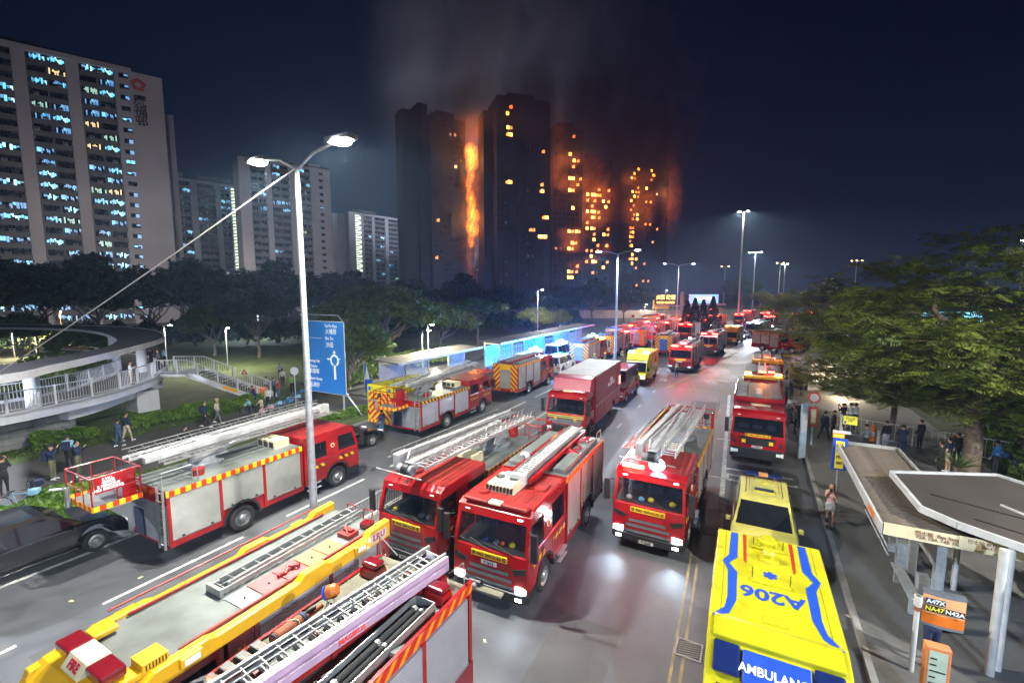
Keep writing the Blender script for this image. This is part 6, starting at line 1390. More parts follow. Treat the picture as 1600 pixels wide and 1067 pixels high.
for yy in (15.6, 17.6): b = MB(); b.box(4.33, 4.57, yy - .12, yy + .12, .12, 1.0, STEEL); obj('post', b, t)
b = MB(); b.box(4.02, 4.30, 14.9, 16.8, .56, .60, STEEL); b.box(4.06, 4.26, 15.0, 15.1, .12, .56, STEEL); b.box(4.06, 4.26, 16.5, 16.6, .12, .56, STEEL); obj('bench', b, t, bevel=.01)
b = MB(); b.tube((4.0, 17.0, .9), (4.0, 20.3, .9), .03, STEEL); b.tube((4.0, 17.0, .7), (4.0, 20.3, .7), .03, STEEL); obj('lean_rail', b, t)
b = MB(); b.box(4.36, 4.42, 14.62, 16.55, 1.75, 2.35, WHT); obj('timetable_panel', b, t, bevel=.01)
t = thing('bus_shelter', 'angular flat roofed shelter with white edge beam at the right border', 'bus shelter')
poly = [(3.95, 17.3), (4.03, 14.75), (4.55, 14.1), (6.55, 12.6), (8.6, 11.2), (10.4, 13.4), (8.0, 16.9), (6.7, 18.5)]
b = MB(); b.prism(poly, 3.14, 3.19, mat('dark_brown_roof', (.05, .040, .034), .8, var=.3, scale=.8), 'z'); obj('roof', b, t)
for a, c in zip(poly, poly[1:] + poly[:1]): b = MB(); b.beam((*a, 3.17), (*c, 3.17), .08, .17, WHT); obj('edge_beam', b, t)
b = MB(); b.beam((5.9, 15.9, 3.21), (6.6, 14.7, 3.21), .05, .04, WHT); b.beam((4.5, 15.9, 3.20), (8.8, 13.9, 3.20), .03, .02, BLK); b.beam((5.0, 14.6, 3.20), (8.9, 12.2, 3.20), .03, .02, BLK); obj('roof_seam', b, t)
for (x, y, r) in ((5.10, 13.35, .085), (5.32, 13.6, .06), (4.72, 15.3, .08), (7.5, 16.5, .08), (6.6, 13.2, .08), (5.5, 16.9, .07)):
    b = MB(); b.tube((x, y, .12), (x, y, 3.1), r, WHT, n=14); obj('post', b, t)
b = MB(); b.box(4.55, 5.9, 13.92, 13.96, 2.72, 2.98, CREAM); nb = obj('notice_board', b, t); text('巴士站 BUS STOP A47X\nNA47  N42A', .10, NB, nb, (5.2, 13.915, 2.85), (pi / 2, 0, 0))

# bus stop signs and other signs
def pole(b, x, y, h, r=.035, m=STEEL): b.tube((x, y, .1), (x, y, h), r, m, n=10)
p = G(1304, 800, .12); t = thing('bus_stop_sign', 'blue bus stop post with long yellow route strip', 'bus stop sign', loc=(p.x, p.y, 0))
b = MB(); pole(b, 0, 0, 3.55, .05); obj('pole', b, t)
b = MB(); b.box(-.24, .24, -.06, .02, 1.85, 3.1, BLUE); sg = obj('sign_panel', b, t, bevel=.02)
b = MB(); b.box(-.14, .14, -.066, -.061, 1.92, 3.0, mat('sign_yellow', (.78, .70, .05), .5, var=.1)); obj('route_strip', b, sg)
for i, s_ in enumerate(('72A', '74B', '75X', '307')): text(s_, .14, LETK, sg, (0, -.072, 2.85 - i * .24), (pi / 2, 0, 0), bold=.004)
b = MB(); b.box(-.26, .12, -.06, -.02, 3.12, 3.4, ORANGE); b.box(-.26, .30, -.07, -.061, 3.30, 3.42, WHT); b.box(-.24, .10, -.07, -.061, 3.14, 3.26, _M['sign_yellow']); obj('sign_cap', b, t)
p = G(1308, 735, .12); t = thing('bus_stop_flag', 'small yellow notice flag on a grey pole behind the blue bus stop', 'sign', loc=(p.x, p.y, 0))
b = MB(); pole(b, 0, 0, 2.9, .05); obj('pole', b, t); b = MB(); b.box(.08, .62, -.03, 0, 2.45, 2.85, _M['sign_yellow']); fg = obj('flag_board', b, t); text('巴士站\n74B', .12, LETK, fg, (.35, -.035, 2.68), (pi / 2, 0, 0)); b = MB(); b.box(.12, .2, -.036, -.031, 2.5, 2.6, BLUE); obj('pictogram', b, fg)
p = G(1267, 695, .12); t = thing('bus_stop_sign', 'round white and red bus stop sign with red timetable case', 'bus stop sign', loc=(p.x, p.y, 0)); RSG = mat('sign_red', (.55, .02, .02), .4, var=.1)
b = MB(); pole(b, 0, 0, 2.9, .05); obj('pole', b, t); b = MB(); b.lathe([(0, -.04), (.30, -.04), (.30, .04), (0, .04)], (0, 0, 2.85), (0, 1, 0), RSG, 28); b.lathe([(0, .041), (.22, .041), (.22, .046), (0, .046)], (0, 0, 2.85), (0, -1, 0), WHT, 24); obj('round_sign', b, t)
b = MB(); b.box(-.20, .20, -.05, .05, 1.2, 2.3, RSG); b.box(-.13, .13, -.06, -.051, 1.3, 2.2, CREAM); obj('timetable_case', b, t, bevel=.02)
p = G(1252, 715, .12); t = thing('advert_board', 'narrow pale board standing beside the round bus stop sign', 'sign', loc=(p.x, p.y, 0), rz=.9); b = MB(); b.box(-.25, .25, -.03, .03, .12, 3.0, mat('pale_blue_board', (.32, .42, .50), .4)); obj('board', b, t); b = MB(); b.box(-.2, .2, -.035, -.031, 1.5, 2.8, WHT); obj('poster', b, t)
p = Vector((4.02, 12.75, 0)); t = thing('bus_stop_sign', 'orange curved A47X NA47 N42A sign hiding a man beside a white post', 'bus stop sign', loc=(p.x, p.y, 0))
b = MB(); b.tube((-.45, -.1, .12), (-.45, -.1, 1.95), .05, WHT, n=12); b.tube((-.45, -.1, 1.72), (-.45, -.1, 1.95), .075, WHT, n=12); b.lathe([(.055, 0), (.06, .1)], (-.45, -.1, 1.6), (0, 0, 1), BROWN, 12); b.path([(-.45, -.1, 1.85), (.0, .0, 1.75)], .02, STEEL); obj('pole', b, t)
b = MB(); n = 10; 
for (z0, z1, mt_) in ((1.30, 1.36, GRY), (1.36, 1.60, ORANGE), (1.60, 2.02, mat('sign_orange_pale', (.78, .36, .16), .5, var=.1)), (2.02, 2.12, GRY)):
    vs = [(-.36 + .72 * i / n, -.05 - .05 * sin(pi * i / n), z) for z in (z0, z1) for i in range(n + 1)]; b.add(vs, [(i, i + 1, n + 2 + i, n + 1 + i) for i in range(n)], mt_)
    b.add([(v[0], .03, v[2]) for v in vs], [(i, i + 1, n + 2 + i, n + 1 + i) for i in range(n)], GRY)
sg = obj('curved_sign', b, t)
for s_, x, z, w, bgm, tm_ in (('A47X', -.16, 1.90, .34, mat('panel_navy', (.02, .05, .09), .5, var=0), LETW), ('NA47', -.17, 1.73, .32, LETK, _M['sign_yellow']), ('N42A', .17, 1.73, .33, LETK, LETW)):
    b = MB(); b.box(x - w / 2, x + w / 2, -.115, -.108, z - .07, z + .07, bgm); q = obj('route_tile', b, sg); text(s_, .13, tm_, q, (x, -.118, z), (pi / 2, 0, 0), bold=.003)
p = Vector((3.55, 11.3, 0)); t = thing('timetable_stand', 'orange framed timetable stand in front of the orange route sign', 'sign', loc=(p.x, p.y, 0))
b = MB(); b.box(-.20, .20, -.10, .10, .12, 1.75, mat('orange_frame', (.62, .20, .07), .5)); obj('case', b, t, bevel=.03); b = MB(); b.box(-.14, .14, -.106, -.101, .3, 1.66, mat('paper_green', (.40, .48, .38), .6, var=.2)); pn = obj('timetable', b, t)
for i in range(9): b = MB(); b.box(-.12, -.02 if i % 3 else .12, -.110, -.107, .45 + i * .13, .48 + i * .13, LETK); obj('printed_line', b, pn)

# blue direction sign
BS = mat('sign_blue', (.015, .16, .50), .35, var=.12, scale=.8); t = thing('direction_sign', 'large blue direction sign with roundabout arrow on grey posts', 'road sign')
def onY(px, py, Y):
    "point where the ray of a pixel meets the vertical plane at world Y"
    q = D(px, py, 1.0) - Vector((0, 0, CAM_H)); k = Y / q.y; return Vector((q.x * k, Y, q.z * k + CAM_H))
YB = 22.0; bl = onY(476, 609, YB); tr_ = onY(537, 503, YB); X0, X1, Z0, Z1 = bl.x, tr_.x, bl.z, tr_.z
b = MB(); b.box(X0, X1, YB, YB + .05, Z0, Z1, WHT); obj('board', b, t, bevel=.03); W_ = X1 - X0; H_ = Z1 - Z0
b = MB(); b.box(X0 + .05, X1 - .05, YB - .006, YB - .001, Z0 + .05, Z1 - .05, BS); fc = obj('face', b, t)
for s_, fx, fz, sz in (('Tai Po Kau', .70, .935, .30), ('大埔滘', .70, .855, .40), ('Sha Tin', .66, .765, .30), ('沙田', .66, .675, .40), ('Kwong Fuk', .27, .44, .29), ('Estate', .27, .365, .29), ('廣福邨', .27, .29, .38), ('Island House', .30, .19, .28), ('元洲仔', .27, .10, .38)):
    text(s_, sz * 1.02, LETW, fc, (X0 + W_ * fx, YB - .012, Z0 + H_ * fz), (pi / 2, 0, 0), bold=.004, sx=.92)
ax_, az_ = X0 + W_ * .76, Z0 + H_ * .47; b = MB(); R0 = .36; n = 22
for i in range(n):
    t0, t1 = -pi * .35 + 2 * pi * .86 * i / n, -pi * .35 + 2 * pi * .86 * (i + 1) / n; r1_, r2_ = R0 - .075, R0 + .075
    b.add([(ax_ + cos(a) * r, YB - .012, az_ + sin(a) * r) for a, r in ((t0, r1_), (t0, r2_), (t1, r2_), (t1, r1_))], [(0, 1, 2, 3)], LETW)
b.box(ax_ - .10, ax_ + .10, YB - .014, YB - .010, az_ - 1.35, az_ - .33, LETW)
b.add([(ax_ - .06, YB - .012, az_ + .40), (ax_ + .06, YB - .012, az_ + .40), (ax_ + .06, YB - .012, az_ + .52), (ax_ + .16, YB - .012, az_ + .52), (ax_, YB - .012, az_ + .74), (ax_ - .16, YB - .012, az_ + .52), (ax_ - .06, YB - .012, az_ + .52)], [(0, 1, 2, 3, 4, 5, 6)], LETW)
b.box(ax_ - .72, ax_ - .40, YB - .014, YB - .010, az_ + .02, az_ + .12, LETW); b.box(ax_ + .40, ax_ + .62, YB - .014, YB - .010, az_ + .10, az_ + .16, LETW); obj('roundabout_arrow', b, fc)
b = MB(); b.box(X0 + .1, X0 + W_ * .48, YB - .014, YB - .010, Z0 + H_ * .76, Z0 + H_ * .765, LETW); obj('divider', b, fc)
for x in (X0 + .35, X1 - .45):
    b = MB(); b.tube((x, YB + .15, 0), (x, YB + .15, Z1 + .0), .075, STEEL, n=10); obj('post', b, t)
b = MB(); b.path([(X0 + .3, YB + .1, Z1), (X0 + .3, YB - .3, Z1 + .45), (X1 - .2, YB - .3, Z1 + .45), (X1 - .2, YB + .1, Z1)], .03, STEEL); b.tube((X1 - .5, YB + .2, 1.8), (X1 + .9, YB + .6, 0), .06, STEEL); obj('light_bracket', b, t)
spot_light('sign_light', (X1 + .2, YB - 2.5, Z1 + 1.4), (-.4, .75, -.9), 260, (.75, .92, 1.0), 90, .6, .2, t)
# small signs, banner
q = D(369.0 + 0, 560, 40); 
for lb, px, py, dep, hh, kind in (('round grey backed sign on a post near the bicycles', 463, 640, 33, 3.0, 'round'), ('white post sign beside the tree trunk', 597, 590, 42, 3.2, 'slab'), ('tall blue and white feather banner by the trees', 570, 612, 37, 3.0, 'banner'), ('triangular red bordered warning sign on the stair railing', 383, 600, 36, 2.6, 'tri')):
    p = D(px, py, dep); t = thing('sign_post', lb, 'sign', loc=(p.x, p.y, 0), rz=.45); b = MB(); pole(b, 0, 0, hh, .03); obj('pole', b, t); b = MB()
    if kind == 'round': b.lathe([(0, 0), (.30, 0), (.30, .03), (0, .03)], (0, 0, hh - .1), (0, 1, 0), STEEL, 24)
    elif kind == 'slab': b.box(-.16, .16, -.04, .04, .6, hh + .3, mat('pale_blue_board', (.32, .42, .50), .4))
    elif kind == 'banner': b.add([(0, 0, .4), (.9, 0, .5), (.35, 0, hh * .72), (0, 0, hh)], [(0, 1, 2, 3)], BLUE); b.add([(.05, -.01, hh * .5), (.45, -.01, hh * .5), (.2, -.01, hh * .9)], [(0, 1, 2)], WHT)
    else: b.add([(-.3, -.02, hh - .5), (.3, -.02, hh - .5), (0, -.02, hh)], [(0, 1, 2)], RSG); b.add([(-.19, -.03, hh - .43), (.19, -.03, hh - .43), (0, -.03, hh - .13)], [(0, 1, 2)], WHT)
    obj('sign_panel', b, t)
# triangular roadworks sign in the carriageway
p = G(1018, 548); t = thing('roadworks_sign', 'red triangular road works sign on a white post between the far engines', 'road sign', loc=(p.x, p.y, 0)); b = MB(); pole(b, 0, 0, 3.6, .06, WHT); obj('pole', b, t)
b = MB(); b.add([(-.9, -.02, 2.6), (.9, -.02, 2.6), (0, -.02, 4.2)], [(0, 1, 2)], RSG); b.add([(-.55, -.04, 2.8), (.55, -.04, 2.8), (0, -.04, 3.75)], [(0, 1, 2)], WHT); b.box(-.8, .8, -.03, 0, 1.7, 2.4, RSG); obj('sign_panel', b, t)
# overhead gantry with two message boards
gd = 128; P0 = D(1064, 512, gd); t = thing('sign_gantry', 'white gantry post carrying amber and blue lit message boards over the road', 'sign gantry', loc=(P0.x, P0.y, 0), rz=YAW)
zt_ = D(1064, 456, gd).z; b = MB(); b.tube((0, 0, 0), (0, 0, zt_), .42, WHT, n=12); obj('column', b, t); s_ = gd / FPX
b = MB(); b.box(-43 * s_, 0, -.2, .2, D(1064, 479, gd).z, D(1064, 478, gd).z + .25, WHT); b.box(0, 68 * s_, -.2, .2, D(1064, 476, gd).z - .2, D(1064, 475, gd).z + .1, WHT)
for i in range(7): b.tube((-42 * s_ + i * 5.5 * s_, -.5, D(1064, 482, gd).z), (-42 * s_ + i * 5.5 * s_, .2, D(1064, 478, gd).z), .07, WHT)
obj('beam', b, t)
AMBL = emit('message_amber', (1.0, .50, .10), 7, (0, 0, 0)); zc_ = D(1064, 468, gd).z
b = MB(); b.box(-43.5 * s_, -10 * s_, -.55, -.3, D(1064, 476, gd).z, D(1064, 460, gd).z, mat('amber_board_case', (.10, .07, .04), .5)); bo = obj('message_board', b, t)
text('火警 改道', 1.25, AMBL, bo, (-26.5 * s_, -.57, zc_ + .55), (pi / 2, 0, 0), bold=.03); text('ROAD CLOSED', .72, AMBL, bo, (-26.5 * s_, -.57, zc_ - .85), (pi / 2, 0, 0), bold=.02)
m, nt_, bs = new_mat('led_blue_screen'); tcn = N(nt_, 'ShaderNodeTexCoord'); nn = N(nt_, 'ShaderNodeTexNoise'); nn.inputs['Scale'].default_value = .8; rr = N(nt_, 'ShaderNodeValToRGB')
rr.color_ramp.elements[0].color = (.01, .55, .55, 1); rr.color_ramp.elements[0].position = .4; rr.color_ramp.elements[1].color = (.22, .25, 1.0, 1); rr.color_ramp.elements[1].position = .6
nt_.links.new(tcn.outputs['Object'], nn.inputs[0]); nt_.links.new(nn.outputs[0], rr.inputs[0]); nt_.links.new(rr.outputs[0], bs.inputs['Emission Color']); bs.inputs['Emission Strength'].default_value = 1.6
b = MB(); b.box(10 * s_, 55 * s_, -.55, -.3, D(1064, 474, gd).z, D(1064, 460, gd).z, m); bo = obj('message_board', b, t)
text('元洲仔 沙田', 1.0, emit('message_white', (.9, .95, 1), 3), bo, (33 * s_, -.57, zc_ + .2), (pi / 2, 0, 0), bold=.02)
# ------------------------------------------------------------------ housing blocks
BW = mat('pinkish_render', (.33, .31, .32), .85, var=.22, scale=.08); BW2 = mat('grey_render', (.30, .31, .34), .85, var=.22, scale=.08); BD = mat('balcony_dark', (.05, .052, .06), .8, var=.4, scale=.3); SP = mat('spandrel_render', (.12, .12, .125), .85, var=.35, scale=.3)
WD = glass_mat('dark_window_pane', (.012, .016, .03), 1.0, .15)
WL = [emit('lit_window_cyan', (.10, .60, .90), 1.7), emit('lit_window_white', (.42, .85, 1.0), 1.9), emit('lit_window_blue', (.06, .34, .75), .9), emit('lit_window_warm', (1.0, .72, .32), 1.2), emit('lit_window_green', (.45, .9, .7), .7)]
FIREW = [emit('burning_window_bright', (1.0, .36, .05), 14), emit('burning_window_red', (1.0, .15, .02), 7), emit('burning_window_dim', (.95, .28, .04), 3)]
def window_mesh(kind, w, h, seed, npane=9):
    key = ('win', kind, round(w, 1), round(h, 1), seed)
    if key in _cache: return _cache[key]
    r = random.Random(seed * 31 + 5); b = MB(); b.box(0, w, -.03, .03, 0, h, BD)
    for i in range(npane):
        a = w * (i + .08) / npane; c = w * (i + .92) / npane
        z0 = h * r.choice((.02, .1, .3, .5)); z1 = h * r.choice((.98, .85, .7))
        if kind == 'dark': m = WD
        elif kind == 'warm': m = WL[3] if r.random() < .8 else WD
        elif kind == 'green': m = WL[4] if r.random() < .8 else WD
        else: m = r.choice([WL[0], WL[0], WL[1], WL[2], WL[2], WD, WD, WL[0]])
        b.box(a, c, -.06, -.035, z0, z1, m)
        if m is not WD and r.random() < .5: b.box(a, a + (c - a) * r.uniform(.2, .8), -.08, -.065, z0, z0 + (z1 - z0) * r.uniform(.2, .7), BD)
    _cache[key] = b.mesh('window'); return _cache[key]
def face(pL, dL, pR, dR):
    A = D(pL, 430, dL); B_ = D(pR, 430, dR); A.z = B_.z = 0; u = (B_ - A); L = u.length; u.normalize(); ang = atan2(u.y, u.x)
    def fx(px):
        q = D(px, 430, 1.0); ry = Vector((q.x, q.y)); # ray direction in plan
        det = ry.x * (-u.y) - ry.y * (-u.x); s = (A.x * (-u.y) - A.y * (-u.x)) / det
        return ((ry.x * s - A.x) * u.x + (ry.y * s - A.y) * u.y)
    return A, ang, L, fx
def block(label, pL, dL, pR, dR, zt, floors, depth, bays, lit=.3, wall=None, stair=None, seed=1, smallwin=None, extra_left=0, roofbits=True, cap=True, z0=0, parapet=1.2, half=2):
    wall = wall or BW; A, ang, L, fx = face(pL, dL, pR, dR); t = thing('apartment_building', label, 'apartment building', loc=tuple(A), rz=ang); rs = random.Random(seed)
    fh = (zt - parapet) / floors
    b = MB(); b.box(-extra_left, L, 1.3, depth, 0, zt - .2, wall); obj('wall', b, t)
    xs = [-extra_left] + [v for p, q in bays for v in (fx(p), fx(q))] + [L]
    for i in range(0, len(xs), 2):
        b = MB(); b.box(xs[i], xs[i + 1], 0, 1.29, 0, zt - parapet, wall); obj('pilaster', b, t)
    b = MB(); b.box(-extra_left, L, -.15, 1.28, zt - parapet + .002, zt, wall); b.box(-extra_left, L, .3, .6, zt, zt + .5, BD); obj('parapet', b, t)
    if roofbits:
        for k in range(3): a = rs.uniform(0, L - 8); b = MB(); b.box(a, a + rs.uniform(4, 8), 3, 8, zt - .2, zt + rs.uniform(1.5, 3), wall); obj('roof_hut', b, t)
    nwin = 0
    for p, q in bays:
        a, c = fx(p), fx(q); b = MB()
        for f in range(floors): b.box(a, c, .12, 1.28, f * fh, f * fh + fh * .42, SP)
        for k in range(1, half): xm = a + (c - a) * k / half; b.box(xm - .15, xm + .15, .05, 1.28, 0, zt - parapet, SP)
        obj('balcony_band', b, t)
        for f in range(floors):
            for k in range(half):
                w0 = a + (c - a) * k / half + .25; w1 = a + (c - a) * (k + 1) / half - .25
                r = rs.random(); kind = 'dark'
                if r < lit: kind = 'cyan'
                elif r < lit * 1.12: kind = 'warm'
                elif r < lit * 1.18: kind = 'green'
                sd = rs.randint(0, 5); me = window_mesh(kind, w1 - w0, fh * .56, sd)
                o = link('window', me, t, (w0, .75, f * fh + fh * .44)); nwin += 1
                if rs.random() < .4:
                    b2 = ('acbox',)
                    def mkac(): bb = MB(); bb.box(0, .9, -.45, 0, 0, .6, BW2); bb.box(.1, .8, -.47, -.45, .08, .52, BD); return bb
                    obj('air_conditioner', mkac, t, key=b2, loc=(w0 + rs.uniform(0, max(.1, w1 - w0 - 1)), .12, f * fh + fh * .42))
    if stair:
        a, c = fx(stair[0]), fx(stair[1]); key = ('stairwin', label)
        b = MB(); m = emit('lit_stairwell', (.85, 1.0, .72), 1.5); b.box(.12, c - a - .1, -.05, 0, .25, fh * .86, m); b.prism([(.12, fh * .3), (.12, fh * .5), (c - a - .1, fh * .85), (c - a - .1, fh * .62)], -.12, -.06, BD, 'y'); me = b.mesh('stair_window')
        for f in range(floors): link('stair_window', me, t, (a, -.02, f * fh))
    if smallwin:
        for f in range(floors):
            k = 'cyan' if rs.random() < lit * 1.1 else 'dark'; me = window_mesh(k, smallwin[1], fh * .42, rs.randint(0, 4), 2); link('window', me, t, (fx(smallwin[0]), -.04, f * fh + fh * .4))
    return t, fx, zt, fh
# block 1: the big one at the left
t, fx, zt, fh = block('large pale apartment block at the left with many cyan lit windows and red flower emblem', 0, 110, 232, 126.8, 67, 24, 16, [(-130, -75), (-55, 55), (76, 135), (154, 206)], .60, BW, None, 3, (213, 1.9), extra_left=70)
b = MB(); a = fx(232); b.box(a, a + 6.4, -.6, 10, 0, 66, BW); b.box(a + 6.4, a + 8.4, 3.0, 14, 0, 58, BW); obj('end_wing', b, t)
ex = fx(241); b = MB(); n = 24
for i in range(n):
    t0, t1 = 2 * pi * i / n, 2 * pi * (i + 1) / n; r_ = lambda q: 1.25 + .14 * sin(5 * q)
    b.add([(ex + cos(t0) * r_(t0) * .5, -.64, 63 + sin(t0) * r_(t0) * .5), (ex + cos(t0) * r_(t0) * 1.25, -.64, 63 + sin(t0) * r_(t0) * 1.25), (ex + cos(t1) * r_(t1) * 1.25, -.64, 63 + sin(t1) * r_(t1) * 1.25), (ex + cos(t1) * r_(t1) * .5, -.64, 63 + sin(t1) * r_(t1) * .5)], [(0, 1, 2, 3)], mat('faded_red_emblem', (.42, .10, .07), .7, var=.3))
obj('flower_emblem', b, t)
text('廣\n福\n邨', 2.9, LETK, t, (ex + .1, -.65, 56.3), (pi / 2, 0, 0), bold=.04, name='name_lettering')
block('mid distance apartment block with a zigzag lit stairwell, left of the lamp pole', 272, 200, 381, 219, 57.8, 19, 16, [(282, 308), (317, 346), (353, 368)], .12, BW2, (369, 379), 5)
block('tall dim apartment block behind the lamp pole with few blue lit windows', 383, 190, 522, 212, 63, 21, 16, [(400, 424), (432, 460), (476, 492)], .10, BW, None, 8, (505, 1.6))
t, fx, zt, fh = block('small distant apartment block with a bright zigzag stairwell right of the lamp pole', 548, 300, 630, 333, 60, 19, 18, [(571, 584), (588, 604), (609, 624)], .09, BW2, (558, 567), 12)
b = MB(); b.box(-12, -.02, 4.5, 14, 0, 58.5, BW2)
for q in range(5): b.box(-11 + q * 2.2, -10.2 + q * 2.2, 4.2, 4.5, 0, 58, BW2)
obj('side_wing', b, t); b = MB(); b.box(33, 40, 6, 14, 0, 42, BW2); obj('low_wing', b, t)

for i, (px, d, pw, h) in enumerate(((60, 84, 17000, 10), (190, 90, 17000, 10), (330, 170, 13000, 11), (450, 165, 14000, 11), (590, 260, 15000, 12))):  # unseen lamps added to light the block facades
    p = D(px, 470, d); lamp_post(('added lamp hidden by the trees, lighting the large block', 'added unseen lamp below the red emblem of the large block', 'added unseen lamp before the block with the zigzag stairwell', 'added unseen lamp before the dim block', 'added unseen lamp before the small distant block')[i], (p.x, p.y, 0), h, [(.5, 0, .1)], 0); spot_light('added_fill_light', (p.x, p.y, h + .6), (p.x, p.y, (40, 40, 70, 70, 90)[i]), pw * 1.2, (1, .93, .88), 130, .5, 1.0)

# ------------------------------------------------------------------ burning towers wrapped in scaffolding
NET = mat('dark_green_netting', (.030, .042, .042), .9, var=.6, scale=.12, dark=(.008, .010, .012)); CHAR = mat('charred_wall', (.022, .020, .024), .9, var=.5, scale=.1); BAM = mat('bamboo_pole', (.085, .085, .075), .8, var=.5, scale=.2)
def fire_window_mesh(k, w, h):
    key = ('fw', k, w, h)
    if key in _cache: return _cache[key]
    b = MB(); b.box(0, w, -.03, .03, 0, h, CHAR); m = FIREW[k] if k >= 0 else WD
    r = random.Random(k * 7 + 3); z1 = h * (.95 if k < 1 else .7)
    b.box(.08, w * .46, -.06, -.035, .08, z1, m); b.box(w * .54, w - .08, -.06, -.035, .08, h * .9, m)
    if k >= 0: b.box(w * .2, w * .7, -.075, -.062, h * .35, h * .45, CHAR)
    _cache[key] = b.mesh('window'); return _cache[key]
def tower(label, pL, dL, pR, dR, ztop, floors, cols, fires, depth=14, wing=None, seed=1, net=True, dens=1.0, shoulder=0):
    A, ang, L, fx = face(pL, dL, pR, dR); t = thing('burning_tower', label, 'apartment tower', loc=tuple(A), rz=ang); rs = random.Random(seed); fh = ztop / floors
    b = MB(); b.box(0, L, 0, depth, 0, ztop, CHAR); b.box(L * .25, L * .75, 3, depth - 3, ztop, ztop + 3.5, CHAR); b.box(L * .12, L * .3, 4, 8, ztop, ztop + 2, CHAR); obj('wall', b, t)
    if wing:
        for (a, c, y0_, y1_, z_) in wing: b = MB(); b.box(a * L, c * L, y0_, y1_, 0, z_, CHAR); obj('wing', b, t)
    b = MB(); step = 2.4
    x = 0
    while x <= L + .01: b.beam((x, -1.1, 0), (x, -1.1, ztop + 1.5), .13, .13, BAM); x += step / dens
    for f in range(floors + 1): b.beam((-.3, -1.12, f * fh + .1), (L + .3, -1.12, f * fh + .1), .12, .12, BAM)
    y = 0
    while y <= depth: b.beam((L + 1.0, y, 0), (L + 1.0, y, ztop + 1), .13, .13, BAM); y += step
    sc = obj('scaffolding', b, t); sc['kind'] = 'stuff'
    if net:
        for i in range(int(L / 4.8) + 1):
            for j in range(int(floors / 4)):
                if rs.random() < .62: b = MB(); a = i * 4.8; w = min(4.6, L - a);
                else: continue
                if w < 1: continue
                b.add([(a, -1.25, j * 4 * fh), (a + w, -1.25 - rs.uniform(0, .3), j * 4 * fh), (a + w, -1.3, (j + 1) * 4 * fh - .1), (a, -1.25 - rs.uniform(0, .3), (j + 1) * 4 * fh - .1)], [(0, 1, 2, 3)], NET); obj('netting', b, t)
    # windows: columns given in photo pixels
    lit = {}
    for px, py, k in fires:
        xx = fx(px); q = D(px, py, 1.0); 
        # height where the ray meets the facade
        wx = A.x + cos(ang) * xx; wy = A.y + sin(ang) * xx; dist = -wx * sin(YAW) * 1.0 + wy * cos(YAW); z = D(px, py, dist).z; f = int(round((z - fh * .55) / fh))
        lit.setdefault((round(xx, 1), f), k)
    for xc in cols:
        xx = fx(xc)
        for f in range(1, floors, 1):
            if any(abs(xx - a) < .9 and f == g for (a, g) in lit): continue
            if rs.random() < .35: link('window', fire_window_mesh(-1, 1.5, 1.5), t, (xx - .75, -.05, f * fh + .8))
    for (a, f), k in lit.items():
        link('window', fire_window_mesh(k, 1.5, 1.7), t, (a - .75, -1.45, f * fh + .7))
    return t, fx
tower('first burning tower, grey netting with a column of flame on its right edge', 676, 222, 729, 232, 91, 31, [682, 690, 698, 706, 714, 722], [(681, 398, 2), (684, 340, 2), (716, 430, 2)], 15, [(-.62, -.05, 6, 15, 93), (-.25, 0.0, 3, 14, 96)], 1, True, 1.6)
t_, fx_ = tower('second burning tower, tall black silhouette with scattered embers', 776, 220, 857, 228, 98, 32, [783, 792, 800, 824, 832, 840, 848], [(792, 174, 0), (797, 172, 1), (793, 199, 0), (794, 206, 0), (797, 209, 0), (792, 213, 2), (797, 203, 2), (791, 283, 2), (795, 287, 0), (791, 290, 2), (797, 283, 2), (844, 291, 1), (845, 297, 0), (843, 303, 2), (852, 337, 0), (847, 344, 1), (841, 372, 0), (845, 373, 0), (850, 373, 0), (827, 361, 2), (832, 362, 2), (846, 233, 2)], 15, [(-.18, -.01, 5, 16, 93)], 2, True, 1.3)
B3F = [(887, 247, 0), (893, 248, 0), (899, 250, 2), (892, 265, 1), (887, 283, 0), (892, 284, 0), (899, 285, 2), (903, 285, 2), (887, 301, 0), (892, 300, 1), (892, 327, 0), (887, 362, 0), (892, 362, 2), (898, 363, 0), (902, 363, 2), (892, 379, 0), (897, 381, 1), (887, 389, 0), (892, 389, 1), (900, 415, 1), (887, 424, 0), (892, 424, 2), (899, 424, 2), (887, 431, 0), (892, 431, 0), (892, 212, 1)]
tower('third burning tower, its left wing with bright orange windows in rows', 862, 236, 908, 240, 90, 31, [868, 876, 887, 892, 899], B3F, 16, None, 3, False)
B3G = [(914, 305, 0), (921, 308, 0), (925, 306, 0), (929, 308, 1), (933, 310, 1), (914, 334, 0), (921, 335, 0), (925, 334, 0), (931, 335, 1), (914, 344, 1), (922, 344, 0), (925, 343, 2), (932, 345, 2), (938, 319, 0), (942, 320, 0), (946, 320, 1), (914, 361, 0), (921, 361, 0), (925, 361, 2), (925, 370, 2), (914, 388, 2), (921, 388, 2), (931, 388, 2), (945, 388, 1), (944, 385, 1), (914, 405, 1), (924, 405, 0), (928, 405, 1), (924, 430, 2), (925, 439, 2)]
rsf = random.Random(9)
B3G += [(rsf.choice((914, 921, 925, 931, 940, 946)), 300 + 9.2 * rsf.randint(0, 14), rsf.choice((0, 1, 1, 2))) for _ in range(18)]
B4X = [(rsf.choice((981, 985, 991, 1004, 1011)), 268 + 7.6 * rsf.randint(0, 20), rsf.choice((0, 1, 2, 2))) for _ in range(24)]
tower('fourth burning tower, darker slab with red fire along one storey', 908, 246, 952, 252, 78, 27, [914, 921, 925, 932, 940, 946], B3G, 16, None, 4, False)
